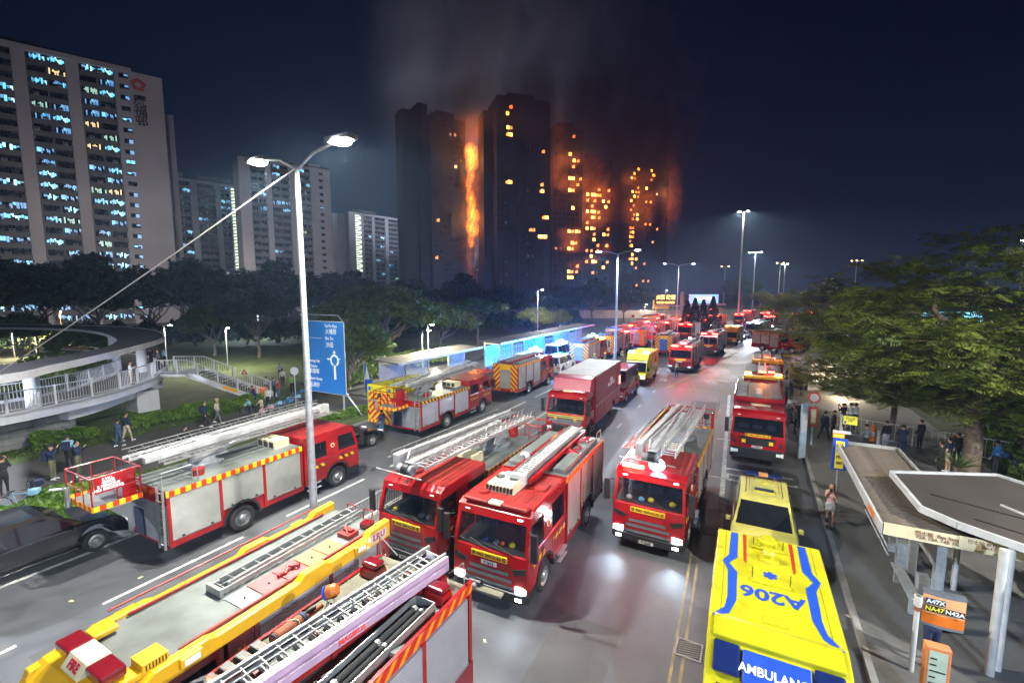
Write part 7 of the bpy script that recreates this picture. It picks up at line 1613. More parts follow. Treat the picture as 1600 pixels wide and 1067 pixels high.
B4F = [(985, 275, 0), (981, 281, 0), (986, 281, 1), (983, 297, 0), (988, 298, 2), (992, 298, 2), (981, 311, 0), (986, 311, 0), (991, 311, 2), (986, 333, 2), (991, 333, 0), (984, 341, 2), (981, 361, 2), (981, 368, 0), (985, 368, 1), (981, 375, 2), (981, 382, 2), (984, 382, 0), (985, 355, 2), (1014, 272, 0), (1015, 276, 1), (1004, 353, 2), (1011, 353, 2), (1022, 361, 2), (1016, 376, 2), (1003, 438, 2), (1011, 438, 2), (993, 444, 2)]
tower('fifth burning tower, farthest and lower with a red fire at its top right', 966, 300, 1040, 312, 88, 31, [973, 981, 985, 991, 1004, 1011, 1022, 1032], B4F + B4X, 16, None, 5, False)
tower('unlit tower behind the second and third burning towers', 742, 330, 790, 335, 100, 32, [750, 760, 770], [], 16, None, 6, False)

# ------------------------------------------------------------------ flames and smoke (volumes)
def vol_mat(name, density, col, emc=None, ems=0.0, scale=.1, lo=.45, hi=.65, aniso=0.0, zfade=None, stretch=1.0, distort=.6):
    m = bpy.data.materials.new(name); m.use_nodes = True; nt = m.node_tree; nt.nodes.clear(); out = N(nt, 'ShaderNodeOutputMaterial'); v = N(nt, 'ShaderNodeVolumePrincipled')
    tc = N(nt, 'ShaderNodeTexCoord'); mp = N(nt, 'ShaderNodeMapping'); mp.inputs['Scale'].default_value = (1, 1, stretch); n = N(nt, 'ShaderNodeTexNoise'); n.inputs['Scale'].default_value = scale; n.inputs['Detail'].default_value = 3; n.inputs['Distortion'].default_value = distort
    mr = N(nt, 'ShaderNodeMapRange'); mr.inputs[1].default_value = lo; mr.inputs[2].default_value = hi; mr.inputs[3].default_value = 0; mr.inputs[4].default_value = 1
    nt.links.new(tc.outputs['Object'], mp.inputs[0]); nt.links.new(mp.outputs[0], n.inputs['Vector']); nt.links.new(n.outputs[0], mr.inputs[0])
    # soft outline: fade with the generated radius
    s = N(nt, 'ShaderNodeVectorMath', operation='SUBTRACT'); s.inputs[1].default_value = (.5, .5, .5); nt.links.new(tc.outputs['Generated'], s.inputs[0]); ln = N(nt, 'ShaderNodeVectorMath', operation='LENGTH'); nt.links.new(s.outputs[0], ln.inputs[0])
    fd = N(nt, 'ShaderNodeMapRange'); fd.inputs[1].default_value = .5; fd.inputs[2].default_value = .14; nt.links.new(ln.outputs['Value'], fd.inputs[0])
    mu = N(nt, 'ShaderNodeMath', operation='MULTIPLY'); nt.links.new(mr.outputs[0], mu.inputs[0]); nt.links.new(fd.outputs[0], mu.inputs[1])
    de = N(nt, 'ShaderNodeMath', operation='MULTIPLY'); de.inputs[1].default_value = density; nt.links.new(mu.outputs[0], de.inputs[0]); nt.links.new(de.outputs[0], v.inputs['Density'])
    v.inputs['Color'].default_value = (*col, 1); v.inputs['Anisotropy'].default_value = aniso
    if ems: 
        em = N(nt, 'ShaderNodeMath', operation='MULTIPLY'); em.inputs[1].default_value = ems; nt.links.new(mu.outputs[0], em.inputs[0]); nt.links.new(em.outputs[0], v.inputs['Emission Strength']); v.inputs['Emission Color'].default_value = (*emc, 1)
    nt.links.new(v.outputs[0], out.inputs['Volume']); _M[name] = m; return m
def blob(name, label, c, r, m, cat=None, rz=0.0, kind='stuff'):
    b = MB(); b.ell((0, 0, 0), r, m, 20, 12); o = obj(name, b, loc=tuple(c), rz=rz); o['label'] = label
    if kind: o['kind'] = kind
    if cat: o['category'] = cat
    return o
if DO_VOL:
    FL = vol_mat('flame_volume', .03, (.6, .3, .1), (1.0, .22, .02), 2.4, .60, .44, .64, stretch=.5, distort=2.2)
    FLD = vol_mat('fire_glow_smoke', .05, (.5, .35, .25), (1.0, .17, .02), .075, .13, .38, .72, distort=1.2)  # smoke made to emit, standing for the halo of the fires
    for i, (px, py, rx, rz_, d, m) in enumerate(((738, 215, 5.0, 9, 228, FLD), (733, 234, 2.0, 3, 228, FL), (736, 240, 3.0, 5, 228, FL), (733, 258, 1.7, 4, 228, FL), (739, 252, 2.4, 5, 229, FL), (736, 272, 1.6, 5, 228, FL), (732, 288, 1.4, 4, 228, FL), (734, 308, 1.8, 4, 228, FL), (738, 318, 1.7, 5, 229, FL), (736, 330, 2.0, 4, 228, FL), (740, 338, 2.6, 4, 229, FL), (734, 352, 1.8, 4, 228, FL), (739, 359, 2.6, 4, 229, FL), (736, 376, 1.4, 4, 228, FL), (738, 286, 4.5, 12, 229, FLD), (733, 392, 2, 8, 228, FLD), (895, 365, 7, 4, 232, FLD), (924, 338, 9, 6, 243, FLD), (905, 310, 16, 22, 250, FLD), (990, 320, 12, 22, 300, FLD), (734, 425, 2.6, 7, 228, FLD), (742, 196, 8, 9, 228, FLD), (738, 330, 6, 34, 229, FLD), (731, 186, 5, 3, 224, FLD), (870, 255, 5, 26, 236, FLD), (895, 248, 7, 4, 232, FLD), (894, 286, 7, 5, 232, FLD), (896, 384, 6, 4, 232, FLD), (925, 308, 8, 4, 244, FLD), (984, 278, 6, 5, 298, FLD), (1014, 273, 5, 4, 298, FLD), (1043, 310, 8, 26, 312, FLD), (945, 388, 4, 4, 244, FLD), (925, 405, 4, 3, 244, FLD), (893, 380, 4, 4, 232, FLD), (900, 414, 4, 3, 232, FLD))):
        p = D(px, py, d); blob('flame', 'orange flame and added fire glow on the burning towers', p, (rx * 1.35, rx, rz_ * 1.15), m, 'flame', YAW)
for i, (px, py, pw, d, c) in enumerate(((737, 250, 22000, 224, (1, .35, .08)), (737, 345, 22000, 224, (1, .35, .08)), (741, 190, 9000, 222, (1, .38, .1)), (872, 250, 9000, 230, (1, .3, .08)), (893, 250, 7000, 228, (1, .3, .08)), (893, 290, 7000, 228, (1, .3, .08)), (925, 320, 8000, 238, (1, .3, .08)), (985, 282, 9000, 292, (1, .3, .08)), (1040, 300, 12000, 306, (1, .35, .15)), (893, 380, 6000, 228, (1, .3, .08)))):
    point_light('fire_light', tuple(D(px, py, d)), pw * .35, c, 1.5)
for i, (px, d, pw) in enumerate(((700, 196, 9000), (900, 205, 7000), (1040, 240, 9000))):  # unseen lamps added to lift the lower tower walls and smoke
    p = D(px, 470, d); lamp_post(('added unseen lamp below the first burning tower', 'added unseen lamp below the third burning tower', 'added unseen lamp below the fifth burning tower')[i], (p.x, p.y, 0), 9, [(.5, 0, .1)], 0); point_light('added_fill_light', (p.x, p.y, 9.6), pw, (.75, .82, 1.0), 1.0)
for i, (px, d, pw) in enumerate(((745, 320, 220000), (840, 330, 330000), (960, 345, 330000))):  # masts added behind the towers to light the smoke
    p = D(px, 470, d); lamp_post(('added mast behind the first burning tower, lighting the smoke', 'added mast behind the second burning tower, lighting the smoke', 'added mast behind the fifth burning tower, lighting the smoke')[i], (p.x, p.y, 0), 24, [(.5, 0, .1)], 0, r=.3, name='mast_lamp'); spot_light('added_smoke_light', (p.x, p.y, 25), (-.5, -.2, 1), pw, (.85, .88, 1.0), 120, .6, 1.5)
if DO_VOL:
    SM = vol_mat('smoke_volume', .040, (.80, .76, .78), None, 0, .024, .42, .58, .2, stretch=.55, distort=1.6)
    SMD = vol_mat('smoke_volume_dark', .15, (.16, .14, .15), None, 0, .022, .34, .66, .0, stretch=.5, distort=1.0)
    for i, (px, py, d, rx, ry, rz_, m) in enumerate(((720, 80, 262, 56, 40, 84, SM), (830, 60, 268, 50, 42, 84, SM), (950, 90, 285, 48, 40, 90, SM), (800, 165, 262, 60, 20, 34, SM), (1000, 270, 326, 34, 20, 66, SMD), (905, 165, 246, 40, 12, 36, SMD), (960, 330, 275, 20, 8, 60, SMD), (745, 320, 250, 13, 12, 52, SMD), (680, 180, 212, 34, 12, 15, SMD), (812, 160, 210, 38, 12, 16, SMD), (905, 188, 220, 32, 12, 24, SMD), (1005, 228, 282, 46, 14, 26, SMD), (1025, 150, 300, 34, 20, 60, SM))):
        p = D(px, py, d); blob('smoke_plume', 'smoke billowing up from the burning towers', p, (rx, ry, rz_), m, None, YAW)

# ------------------------------------------------------------------ trees
tree('broad spreading tree with brown trunk behind the yellow ambulance on the left', D(603, 590, 45.5).to_2d().to_3d(), 'broad', 1.12, .4)
tree('yellow lit tree beside the low park lamp left of the shelters', D(690, 560, 60).to_2d().to_3d(), 'yellow', .95, 1.0)
tree('tree leaning behind the blue road sign', D(545, 600, 40).to_2d().to_3d(), 'mid', .85, .3)
for i, (px, d, k, s, lb) in enumerate(((-40, 62, 'dark1', 1.1, 'dark tree at the far left behind the ramp canopy'), (60, 74, 'dark2', 1.25, 'dark tree above the canopy at the left, under the lit block'), (150, 70, 'dark1', 1.12, 'dark bushy tree above the middle of the ramp canopy'), (235, 78, 'dark2', 1.2, 'dark tree above the tip of the ramp canopy'), (300, 72, 'dark1', 1.05, 'dark tree standing before the second apartment block'), (365, 84, 'dark2', 1.2, 'dark tree under the zigzag lit stairwell'), (430, 78, 'dark1', 1.08, 'dark tree left of the lamp pole'), (500, 90, 'dark2', 1.15, 'dark tree behind the lamp pole and blue sign'), (560, 95, 'dark1', 1.0, 'dark tree under the small distant block'), (640, 100, 'dark2', 1.05, 'dark tree left of the first burning tower'), (720, 105, 'dark1', 1.0, 'dark tree below the first burning tower'), (790, 100, 'dark2', .95, 'dark tree below the second burning tower'), (745, 75, 'flat', .9, 'flat topped tree behind the long shelter'), (870, 110, 'dark2', .95, 'dark tree below the third burning tower'), (925, 120, 'dark1', .95, 'dark tree left of the red box truck lamp'), (975, 135, 'dark2', 1.0, 'rounded dark tree beside the amber message sign'), (400, 60, 'dark1', .8, 'dark tree with thin trunk above the bicycles'), (330, 62, 'mid', .95, 'bright green lit tree behind the staircase'), (868, 92, 'yellow', .65, 'small yellow green lit tree near the shelter end'), (836, 86, 'yellow', .75, 'yellow lit tree behind the far shelter'), (1160, 230, 'dark2', 1.5, 'dark tree behind the tallest mast lamp'), (20, 56, 'mid', .8, 'leafy tree inside the ramp loop at the left'), (110, 52, 'mid', .62, 'low leafy tree inside the ramp loop'), (175, 54, 'mid', .55, 'small leafy tree near the tip of the ramp loop'))):
    p = D(px, 470, d); p.z = 0; tree(lb, p, k, s, i * 1.3)
for i, (px, d, k, s, lb) in enumerate(((1195, 175, 'yellow', 1.15, 'green lit tree below the wide mast lamp'), (1228, 165, 'yellow', 1.05, 'lime lit tree right of the wide mast lamp'), (1262, 150, 'mid', 1.2, 'dim tree above the far crowd'), (1205, 140, 'mid', .75, 'low shrubby tree behind the far fire engines'), (1300, 120, 'dark1', .95, 'dark tree behind the feathery tree, left part'), (1400, 100, 'dark2', .9, 'dark tree behind the feathery tree, middle part'), (1500, 90, 'dark1', .9, 'dark tree behind the feathery tree, right part'), (1590, 80, 'dark2', .85, 'dark tree at the right edge far behind'), (1350, 70, 'mid', .8, 'mid green tree deep behind the crowd on the right'))):
    p = D(px, 470, d); p.z = 0; tree(lb, p, k, s, i * 1.7 + .5)
# clipped conical conifers in the island
def conifer(label, px, py, h, r, seed):
    p = G(px, py); rs = np.random.RandomState(seed); n = 2600; tt = rs.uniform(0, 1, n) ** .8; th = rs.uniform(0, 2 * pi, n); rr = r * (1 - tt) ** .75 * (.82 + .2 * rs.uniform(size=n) + .08 * np.sin(th * 5)) + .08
    P_ = np.stack([np.cos(th) * rr, np.sin(th) * rr, .3 + tt * h], 1); A = rand_unit(rs, n); Q = rand_unit(rs, n); B_ = np.cross(A, Q); t = thing('conifer', label, 'conifer', loc=(p.x, p.y, 0)); link('crown', quads_mesh('crown', P_, A * .22, B_ * .10, LEAF_D), t)
    b = MB(); b.tube((0, 0, 0), (0, 0, h * .9), .16, BARK, r1=.03); obj('trunk', b, t)
for i, (px, py, h, r, lb) in enumerate(((1072, 530, 6.8, 1.5, 'leftmost clipped cone shaped conifer beside the red lit engine'), (1084, 527, 7.2, 1.35, 'second cone conifer from the left'), (1097, 526, 6.9, 1.3, 'third cone conifer, lit faint red'), (1112, 524, 7.4, 1.5, 'rightmost and broadest cone conifer'))): conifer(lb, px, py, h, r, i + 3)
# the feathery flame trees on the right
p4_ = D(1600, 700, 21)
feather_tree('flame_tree', 'feathery sprays of a low tree at the right border', (p4_.x, p4_.y, 0), 23, 5.2, 4.2, [(0, 0, 0), (.1, .1, 1.6), (.0, .2, 3.0)], .16, 1700, LEAF_F, limbs=10, fl=.85)
pt = G(1513, 748, .12)
feather_tree('flame_tree', 'large feathery flame tree with forked brown trunk overhanging the shelter', (pt.x, pt.y, 0), 5, 11.4, 7.6, [(0, 0, 0), (.15, .3, 1.6), (.1, .5, 3.2), (.5, .4, 4.6), (.9, .3, 5.6)], .34, 6200, LEAF_F, limbs=16)
p2 = D(1330, 600, 46); 
feather_tree('flame_tree', 'second feathery tree farther back over the crowd', (p2.x, p2.y, 0), 8, 10.4, 8.0, [(0, 0, 0), (-.2, .2, 2.0), (-.3, .3, 4.4)], .30, 2400, LEAF_F, limbs=12, fl=1.2)
p3 = D(1395, 640, 27)
feather_tree('flame_tree', 'low feathery tree with drooping sprays above the waiting people', (p3.x, p3.y, 0), 13, 5.4, 5.2, [(0, 0, 0), (.1, .1, 1.6), (.0, .2, 2.9)], .16, 2300, LEAF_F, limbs=10, fl=.85)
pp = G(1490, 770, .12); rs = np.random.RandomState(5)
t = thing('palm_plant', 'spiky palm like plant at the foot of the flame tree', 'palm', loc=(pp.x, pp.y, 0)); Ps = []; As = []; Bs = []
for i in range(46):
    a = rs.uniform(0, 2 * pi); el_ = rs.uniform(.1, 1.2); d = np.array([cos(a) * cos(el_), sin(a) * cos(el_), sin(el_)]); s_ = np.array([-sin(a), cos(a), 0]); L_ = rs.uniform(.7, 1.3); Ps.append(np.array([0, 0, 1.3]) + d * L_ * .5 - np.array([0, 0, .1])); As.append(d * L_ * .5); Bs.append(s_ * .04)
link('fronds', quads_mesh('fronds', np.array(Ps), np.array(As), np.array(Bs), LEAF_M), t); b = MB(); b.tube((0, 0, 0), (0, 0, 1.3), .10, BARK, n=8); obj('stem', b, t)
# ------------------------------------------------------------------ vehicles in place
aerial_truck('red aerial platform truck facing away with white boom and red cage over a black car', -17.25, 14.9, True, 7.9, 0, (0, 0), 'P 3301', bx=-.25, cage=(-.95, -.75, 1.75, 1.25), Hb=2.38, H=2.62, tipy=.9)
r_ = [o for o in SC.objects if o.name.startswith('rescue_cage')][0]
b = MB(); b.box(-.06, -.04, -5.25, -4.55, 2.58, 3.08, RED); sg = obj('sign_board', b, r_); text('S.W.L.\n450KG\n5 PERSONS\nNO SMOKING', .115, LETW, sg, (-.035, -4.9, 2.83), (pi / 2, 0, pi / 2), bold=.003)
for o in [k for k in r_.children if k.name.startswith('guard_rail')]: pass

car('black estate car at the left edge with silver window trim, nose under the red cage', -20.1, 7.15, True, 5.0, 1.95, 1.74, BLKG, lod=0)
car('small black car ahead of the left aerial truck, seen behind its cab', -19.5, 19.2, True, 4.4, 1.8, 1.5, BLKG, kind='sedan', lod=1)
rescue_unit()
near_pump()
fire_truck('fire engine P 2612 with cream roof air conditioner, red ladder and lit headlamps', -6.12, 10.15, False, 7.4, 'pump', lights=(2, 1), plate='P 2612', haz=HAZ_O, yaw=1.5, cabL=2.95, glow=.5)
pr = [o for o in SC.objects if o.name == 'fire_engine'][0]
b = MB(); b.frustum((-.15 + .25, .85 + .25, .55, 1.65), (-.05 + .25, .75 + .25, .68, 1.58), 2.76, 3.02, CREAM); ac = obj('air_conditioner', b, pr, bevel=.03); ac.location = (-.35, 1.0, 0)
for k in range(8): b = MB(); b.box(.16 + k * .115, .22 + k * .115, 1.58, 1.66, 2.80, 2.96, BLK); obj('louvre', b, ac)
for k in (0, 1):
    b = MB(); b.lathe([(0, 0), (.15, 0), (.15, .02), (0, .02)], (.37 + k * .46, 1.08, 3.02), (0, 0, 1), BLK, 16)
    for a in range(4): b.tube((.37 + k * .46, 1.08, 3.045), (.37 + k * .46 + cos(a * pi / 2) * .13, 1.08 + sin(a * pi / 2) * .13, 3.045), .012, GRY)
    obj('fan', b, ac)
beacon_bar(pr, -.20, .20, 3.28, 2.76, CREAM, .08, .24, 'light_bar'); beacon_bar(pr, -1.02, -.21, 3.28, 2.76, RED2, .08, .24, 'light_bar_lens'); beacon_bar(pr, .21, 1.02, 3.28, 2.76, RED2, .08, .24, 'light_bar_lens')
b = MB(); b.lathe([(0, 0), (.17, 0), (.16, .07), (0, .09)], (.7, 2.75, 2.76), (0, 0, 1), RED2, 16); b.lathe([(0, 0), (.17, 0), (.16, .07), (0, .09)], (-.75, 1.9, 2.76), (0, 0, 1), RED2, 16); b.box(-.95, -.45, 1.5, 2.0, 2.76, 2.82, RED2); obj('roof_vent', b, pr)
b = MB(); b.tube((.35, 3.6, .62), (.35, 4.0, .60), .07, GRY, n=12); b.box(-.5, .6, 3.66, 3.98, .50, .56, DECKY); b.tube((.2, 3.8, .62), (.55, 3.8, .62), .10, BLK, n=12); obj('front_winch', b, pr)
for x, z, m_, rr in ((-.5, 1.66, mat('yellow_helmet', (.5, .42, .02), .3), .10), (-.2, 1.64, ORANGE, .07), (.35, 1.64, BLUE, .09), (.0, 1.63, GRY, .10)): b = MB(); b.ell((x, 3.28, z), (rr, rr, rr * .8), m_, 12, 8); obj('helmet', b, pr)
b = MB(); b.tube((-1.02, -1.2, 2.82), (-.55, -1.35, 2.92), .10, RED, n=8); b.path([(-.5, -1, 2.9), (-.9, -1.6, 3.0), (-.5, -2.3, 2.9), (-.9, -2.7, 3.05), (-.6, -3.2, 2.9)], .035, RED); b.box(-.95, -.5, -3.0, -2.5, 2.78, 2.95, RED); obj('roof_tools', b, pr)
b = MB(); b.ell((.55, .15, 3.0), (.2, .2, .17), WHT, 12, 8); b.tube((.55, .15, 2.8), (.55, .15, 3.0), .08, BLK); b.tube((.55, -.1, 3.0), (.55, .45, 3.05), .09, GRY, n=10); obj('deck_monitor', b, pr)
T4 = aerial_truck('red aerial platform truck with white ladder boom parked left of engine P 2612', -9.25, 10.35, False, 7.3, 0, (0, 0), 'P 2388', bx=-.1, cage=(-.7, .15, 1.9, 1.0), wb=3.9, tipy=.05)
for x, m_ in ((.75, _M['yellow_helmet']), (-.3, GRY), (-.6, GRY)): b = MB(); b.ell((x, 3.25, 1.67), (.10, .12, .09), m_, 12, 8); obj('helmet', b, T4)
P3 = aerial_truck('aerial platform truck P 3249 in the middle lane with red and bluish white beacons lit', -2.78, 14.75, False, 7.7, 0, (2, 2), 'P 3249', bx=-.05, cage=(-.1, -.45, 2.0, .9), yaw=-1.5, glow=2.4)
beacon_bar(P3, .25, .98, 3.85 - .42, 2.72, BEAR, .10, .2, 'red_beacon'); b = MB(); b.ell((-.18, 3.85 - .36, 2.98), (.26, .18, .22), BEAW, 14, 8); obj('white_beacon', b, P3)
point_light('beacon_light', (-.18, 3.85 - .15, 3.30), 360, (.12, .38, 1.0), .12, P3); point_light('beacon_light', (.6, 3.6, 3.05), 200, (1, .05, .02), .1, P3)
for x, z, m_ in ((-.72, 1.70, _M['yellow_helmet']), (-.02, 1.70, _M['yellow_helmet']), (.3, 1.66, mat('sky_blue_bag', (.10, .35, .65), .5)), (.72, 1.66, WHT)): b = MB(); b.ell((x, 3.45, z), (.11, .12, .085), m_, 12, 8); obj('helmet', b, P3)
for s, m_ in ((.75, RED),): b = MB(); b.box(s - .02, s + .02, -3.4, 2.4, 3.18, 3.34, HAZ_Y); obj('boom_board', b, P3)
MAN = fire_truck('red fire engine with black bumper and flat grey roof behind the yellow command car', .46, 25.1, False, 7.0, 'pump', W=2.42, H=2.72, Hb=2.98, style='M', lights=(0, 0), plate='P 2814', crew=True, cabL=2.3, roof='none', haz=RED, shut=SHUT, wb=3.9)
b = MB(); b.box(-.16, .16, -.4, 1.2, 3.02, 3.20, ALU); b.box(-.10, .10, -.4, 1.25, 3.2, 3.24, STEEL); obj('roof_cover', b, MAN, bevel=.02)
for s in (-1, 1):
    b = MB(); b.box(s * .85 - .26, s * .85 + .26, -3.3, 1.0, 3.0, 3.06, CONC if s > 0 else DECK); obj('roof_locker', b, MAN, bevel=.015)
    b = MB(); b.box(s * 1.18 - .04, s * 1.18 + .04, -3.5, 1.1, 2.98, 3.12, RED); obj('roof_edge', b, MAN)
    beacon_bar(MAN, s * .75 - .38, s * .75 + .38, 1.15, 2.73, LENSR, .09, .16, 'beacon')
b = MB(); b.box(-.55, .35, .3 + 1.25, 1.9, 2.73, 2.76, CREAM); obj('roof_hatch', b, MAN)
O2 = fire_truck('fire engine with orange yellow roof front and red beacon parked behind the flat roofed engine', .75, 34.0, False, 6.6, 'pump', lights=(1, 1), lod=1, cabL=2.3, crew=False, roof='boxes', H=2.9, wb=3.6, haz=HAZ_Y)
b = MB(); b.box(-1.15, 1.15, 2.6, 3.15, 2.88, 3.06, YEL); obj('roof_brow', b, O2); beacon_bar(O2, -.75, -.35, 1.0, 3.0, BEAR); beacon_bar(O2, -1.1, -.7, 2.3, 3.05, BEAO); beacon_bar(O2, .7, 1.1, 2.3, 3.05, BEAO); point_light('beacon_light', (0, 2.2, 3.5), 220, (1, .25, .05), .2, O2)
E2 = fire_truck('small rescue truck with yellow roof rim parked farther up the kerb', 1.2, 42.5, False, 6.0, 'pump', lights=(1, 1), lod=1, cabL=2.0, crew=False, roof='ladder', H=2.8, wb=3.4)
b = MB(); b.box(-1.1, 1.1, -3.0, 3.0, 2.80, 2.90, YEL); b.box(-1.1, 1.1, 2.5, 2.95, 2.9, 3.05, YEL); obj('roof_brow', b, E2); beacon_bar(E2, -.6, .1, 1.2, 2.95, BEAR); point_light('beacon_light', (0, 1.6, 3.4), 160, (1, .1, .03), .2, E2)
c = car('yellow command estate car with blue roof light bar in front of the big ambulance', .62, 14.95, False, 4.7, 1.9, 1.72, PALEY, lod=0, lights=0)
yF = 2.35
b = MB(); b.box(-.62, .62, -1.95, -1.72, 1.72, 1.82, mat('dark_blue_beacon_lens', (.01, .02, .09), .1, coat=.8, var=.1)); b.box(-.16, .16, -1.96, -1.71, 1.73, 1.84, ORP); obj('light_bar', b, c, bevel=.03)
b = MB(); b.box(-.30, .30, -.45, -.28, 1.73, 1.80, NAVY); b.box(-.34, .34, -.50, -.23, 1.72, 1.75, _M['yellow_helmet']); obj('roof_beacon', b, c, bevel=.02)
b = MB(); b.lathe([(0, 0), (.12, 0), (.10, .05), (0, .06)], (-.05, -1.15, 1.72), (0, 0, 1), _M['yellow_helmet'], 14)
for q in (-.3, .3): b.tube((q, -1.3, 1.72), (q, -1.3, 1.9), .008, BLK)
obj('antenna_dome', b, c)
for s in (-1, 1):
    b = MB(); b.box(s * .56 - .012, s * .56 + .012, -1.7, -.05, 1.721, 1.726, NAVY); b.box(s * .46 - .008, s * .46 + .008, -1.7, -.3, 1.721, 1.726, RED2); obj('roof_stripe', b, c)
hero_ambulance()
# facing queue on the left side of the oncoming carriageway
BT = thing('box_truck', 'large maroon box truck with fairing and FIRE SERVICES lettering', 'truck'); place(BT, -9.45, 24.4, False, 9.0, 2.5); yF = 4.5
cab(BT, 2.42, 2.75, yF, 1.95, 'M', 0, (0, 0), None, False, ax=1.25, sign=None, stripe=False)
b = MB(); b.prism(hull_profile(-4.5, yF - 2.05, .55, 3.55, [(-2.35, .62)]), -1.25, 1.25, MAROON); obj('box_body', b, BT)
b = MB(); b.prism([(yF - 2.06, 2.6), (yF - 1.0, 2.74), (yF - 1.35, 3.45), (yF - 2.06, 3.55)], -1.18, 1.18, mat('crimson_fairing', (.33, .012, .05), .35, coat=.3)); obj('fairing', b, BT, bevel=.04)
b = MB(); b.box(-1.22, 1.22, -4.48, yF - 2.1, 3.55, 3.57, mat('pale_roof_sheet', (.42, .38, .34), .6, var=.4, scale=.7)); obj('roof_sheet', b, BT)
beacon_bar(BT, -.3, .3, yF - .55 - yF + yF, 2.78, CREAM, .1, .22); 
for s in (-1, 1): beacon_bar(BT, min(s * .31, s * 1.05), max(s * .31, s * 1.05), yF - .55, 2.78, LENSR, .1, .22, 'light_bar_lens')
for s in (-1, 1):
    text('消防處\nFIRE SERVICES', .30, LETW, BT, (s * 1.256, -1.6, 2.55), (pi / 2, 0, s * pi / 2), bold=.003)
    for (a, c_, z0, z1) in ((-4.3, -3.4, .8, 1.6), (-1.5, .2, .7, 1.5), (.4, 2.2, .7, 1.5), (1.3, 2.2, 1.8, 3.1), (-4.3, -3.3, 1.8, 3.2)):
        b = MB(); b.box(s * 1.25 - .012, s * 1.25 + .012, a, c_, z0, z1, MAROON); lk = obj('locker_door', b, BT, bevel=.006); b = MB(); b.box(s * 1.25 - .03, s * 1.25 + .03, (a + c_) / 2 - .06, (a + c_) / 2 + .06, z0 + .1, z0 + .14, CHROME); obj('handle', b, lk)
    b = MB(); b.box(s * 1.25 - .015, s * 1.25 + .015, -4.5, yF - 2.05, 1.64, 1.70, ALU); obj('side_rail', b, BT)
    b = MB(); b.box(s * 1.25 - .014, s * 1.25 + .014, -4.4, -4.0, 1.9, 2.5, BEAR if s < 0 else TAILR); obj('side_marker', b, BT)
b = MB(); b.box(-1.1, 1.1, yF + .0, yF + .03, 1.46, 1.50, PLATE_Y); b.box(-1.1, 1.1, yF + .0, yF + .028, 1.38, 1.455, mat('green_band', (.02, .25, .18), .4)); b.box(-1.1, 1.1, yF, yF + .03, 1.34, 1.375, PLATE_Y); obj('front_band', b, BT)
b = MB()
for i in range(9): b.box(-1.0, 1.0, yF + .012, yF + .03, .98 + i * .035, 1.0 + i * .035, GRY)
obj('grille_bars', b, BT)
wheels(BT, 2.42, yF, 1.25, -2.35, 0)
car('maroon crew van parked directly behind the maroon box truck', -9.5, 34.2, False, 5.4, 2.0, 2.5, MAROON, kind='van', lod=1, name='van', cat='van')
ambulance('yellow box ambulance facing us behind the maroon van, one headlamp lit', -9.6, 42.2, False, 6.0, 2.2, 2.85, 1, (1, 0), beacon=BEAB)
def far_engine(label, X, yf, away, L=7.4, yaw=0.0, lights=(0, 1), be=BEAR, **kw):
    if yf > 60 and be is BEAR: kw.setdefault('H', 2.9)
    t = fire_truck(label, X, yf, away, L, 'pump', lod=1, lights=lights, yaw=yaw, beacon=[(-.7, .6, be, .7), (.7, .6, be, .7)] if be else None, **kw); 
    if be is BEAR: point_light('beacon_light', (0, L / 2 - .2, 3.5), 650, (1, .03, .015), .15, t)
    return t
far_engine('red fire engine with dark roof beyond the yellow ambulance, a man standing before it', -6.75, 51.0, False, 8.2, -3, (0, 0))
far_engine('red fire engine with blazing red beacons near the cone conifers', -5.3, 66.5, False, 7.6, -6, (0, 1))
ambulance('distant yellow ambulance behind the engine with blazing red beacons', -3.4, 82, False, 6.4, 2.3, 2.9, 1, (0, 0), -8, beacon=BEAO, body=YEL)
far_engine('dark blue grey engine with white flashing beacon farther up the road', -.2, 97, False, 8.5, -14, (1, 1), be=BEAW, red=mat('grey_blue_paint', (.10, .12, .20), .3))
ge = [o for o in SC.objects if o.get('label', '').startswith('dark blue grey engine')][0]; point_light('beacon_light', (0, 3, 3.6), 3000, (.7, .75, 1), .2, ge)
car('white car just before the engine with the white flashing beacon', -2.2, 92, False, 4.6, 1.85, 1.5, WHT, -12, 'sedan', lod=1, lights=1)
car('dark car with red tail glow beyond the white flashing engine', 4.6, 110, False, 4.6, 1.85, 1.5, mat('silver_paint', (.35, .37, .4), .3, metal=.5), -16, 'sedan', lod=1, tails=1)
far_engine('far fire engine with blazing red beacons and two white headlamps, right one', 9.5, 138, False, 8.0, -22, (1, 1)); far_engine('far fire engine with red beacons, left of the farthest lit pair', 2.5, 140, False, 8.0, -20, (0, 0))
far_engine('far red engine behind the white flashing engine, low and long', -3.5, 128, False, 8, -16, (0, 0)); far_engine('farthest red engine seen between the mast lamps', -12, 160, False, 8, -16, (0, 0))
for i, (x, y, an, lb) in enumerate(((-8.5, 118, -10, 'red engine in the far right queue behind the conifers'), (13, 150, -22, 'distant engine at the right end of the far group'), (-2, 152, -18, 'distant engine between the mast lamps'), (6, 165, -20, 'farthest engine near the wide mast lamp'), (-21, 120, -12, 'distant engine left of the gantry post'), (-10.6, 84, -5, 'engine waiting left of the conifers in the middle queue'), (-9.2, 99, -10, 'second engine waiting left of the conifers'), (3.0, 122, -18, 'engine right of the white flashing engine'), (-14.5, 118, -12, 'distant engine directly under the gantry'))): far_engine(lb, x, y, i in (4, 8), 8, an, (1, 1))
far_engine('red engine turning at the far right by the crowd barrier', 6.5, 74, False, 7.0, 60, (0, 0), be=None)
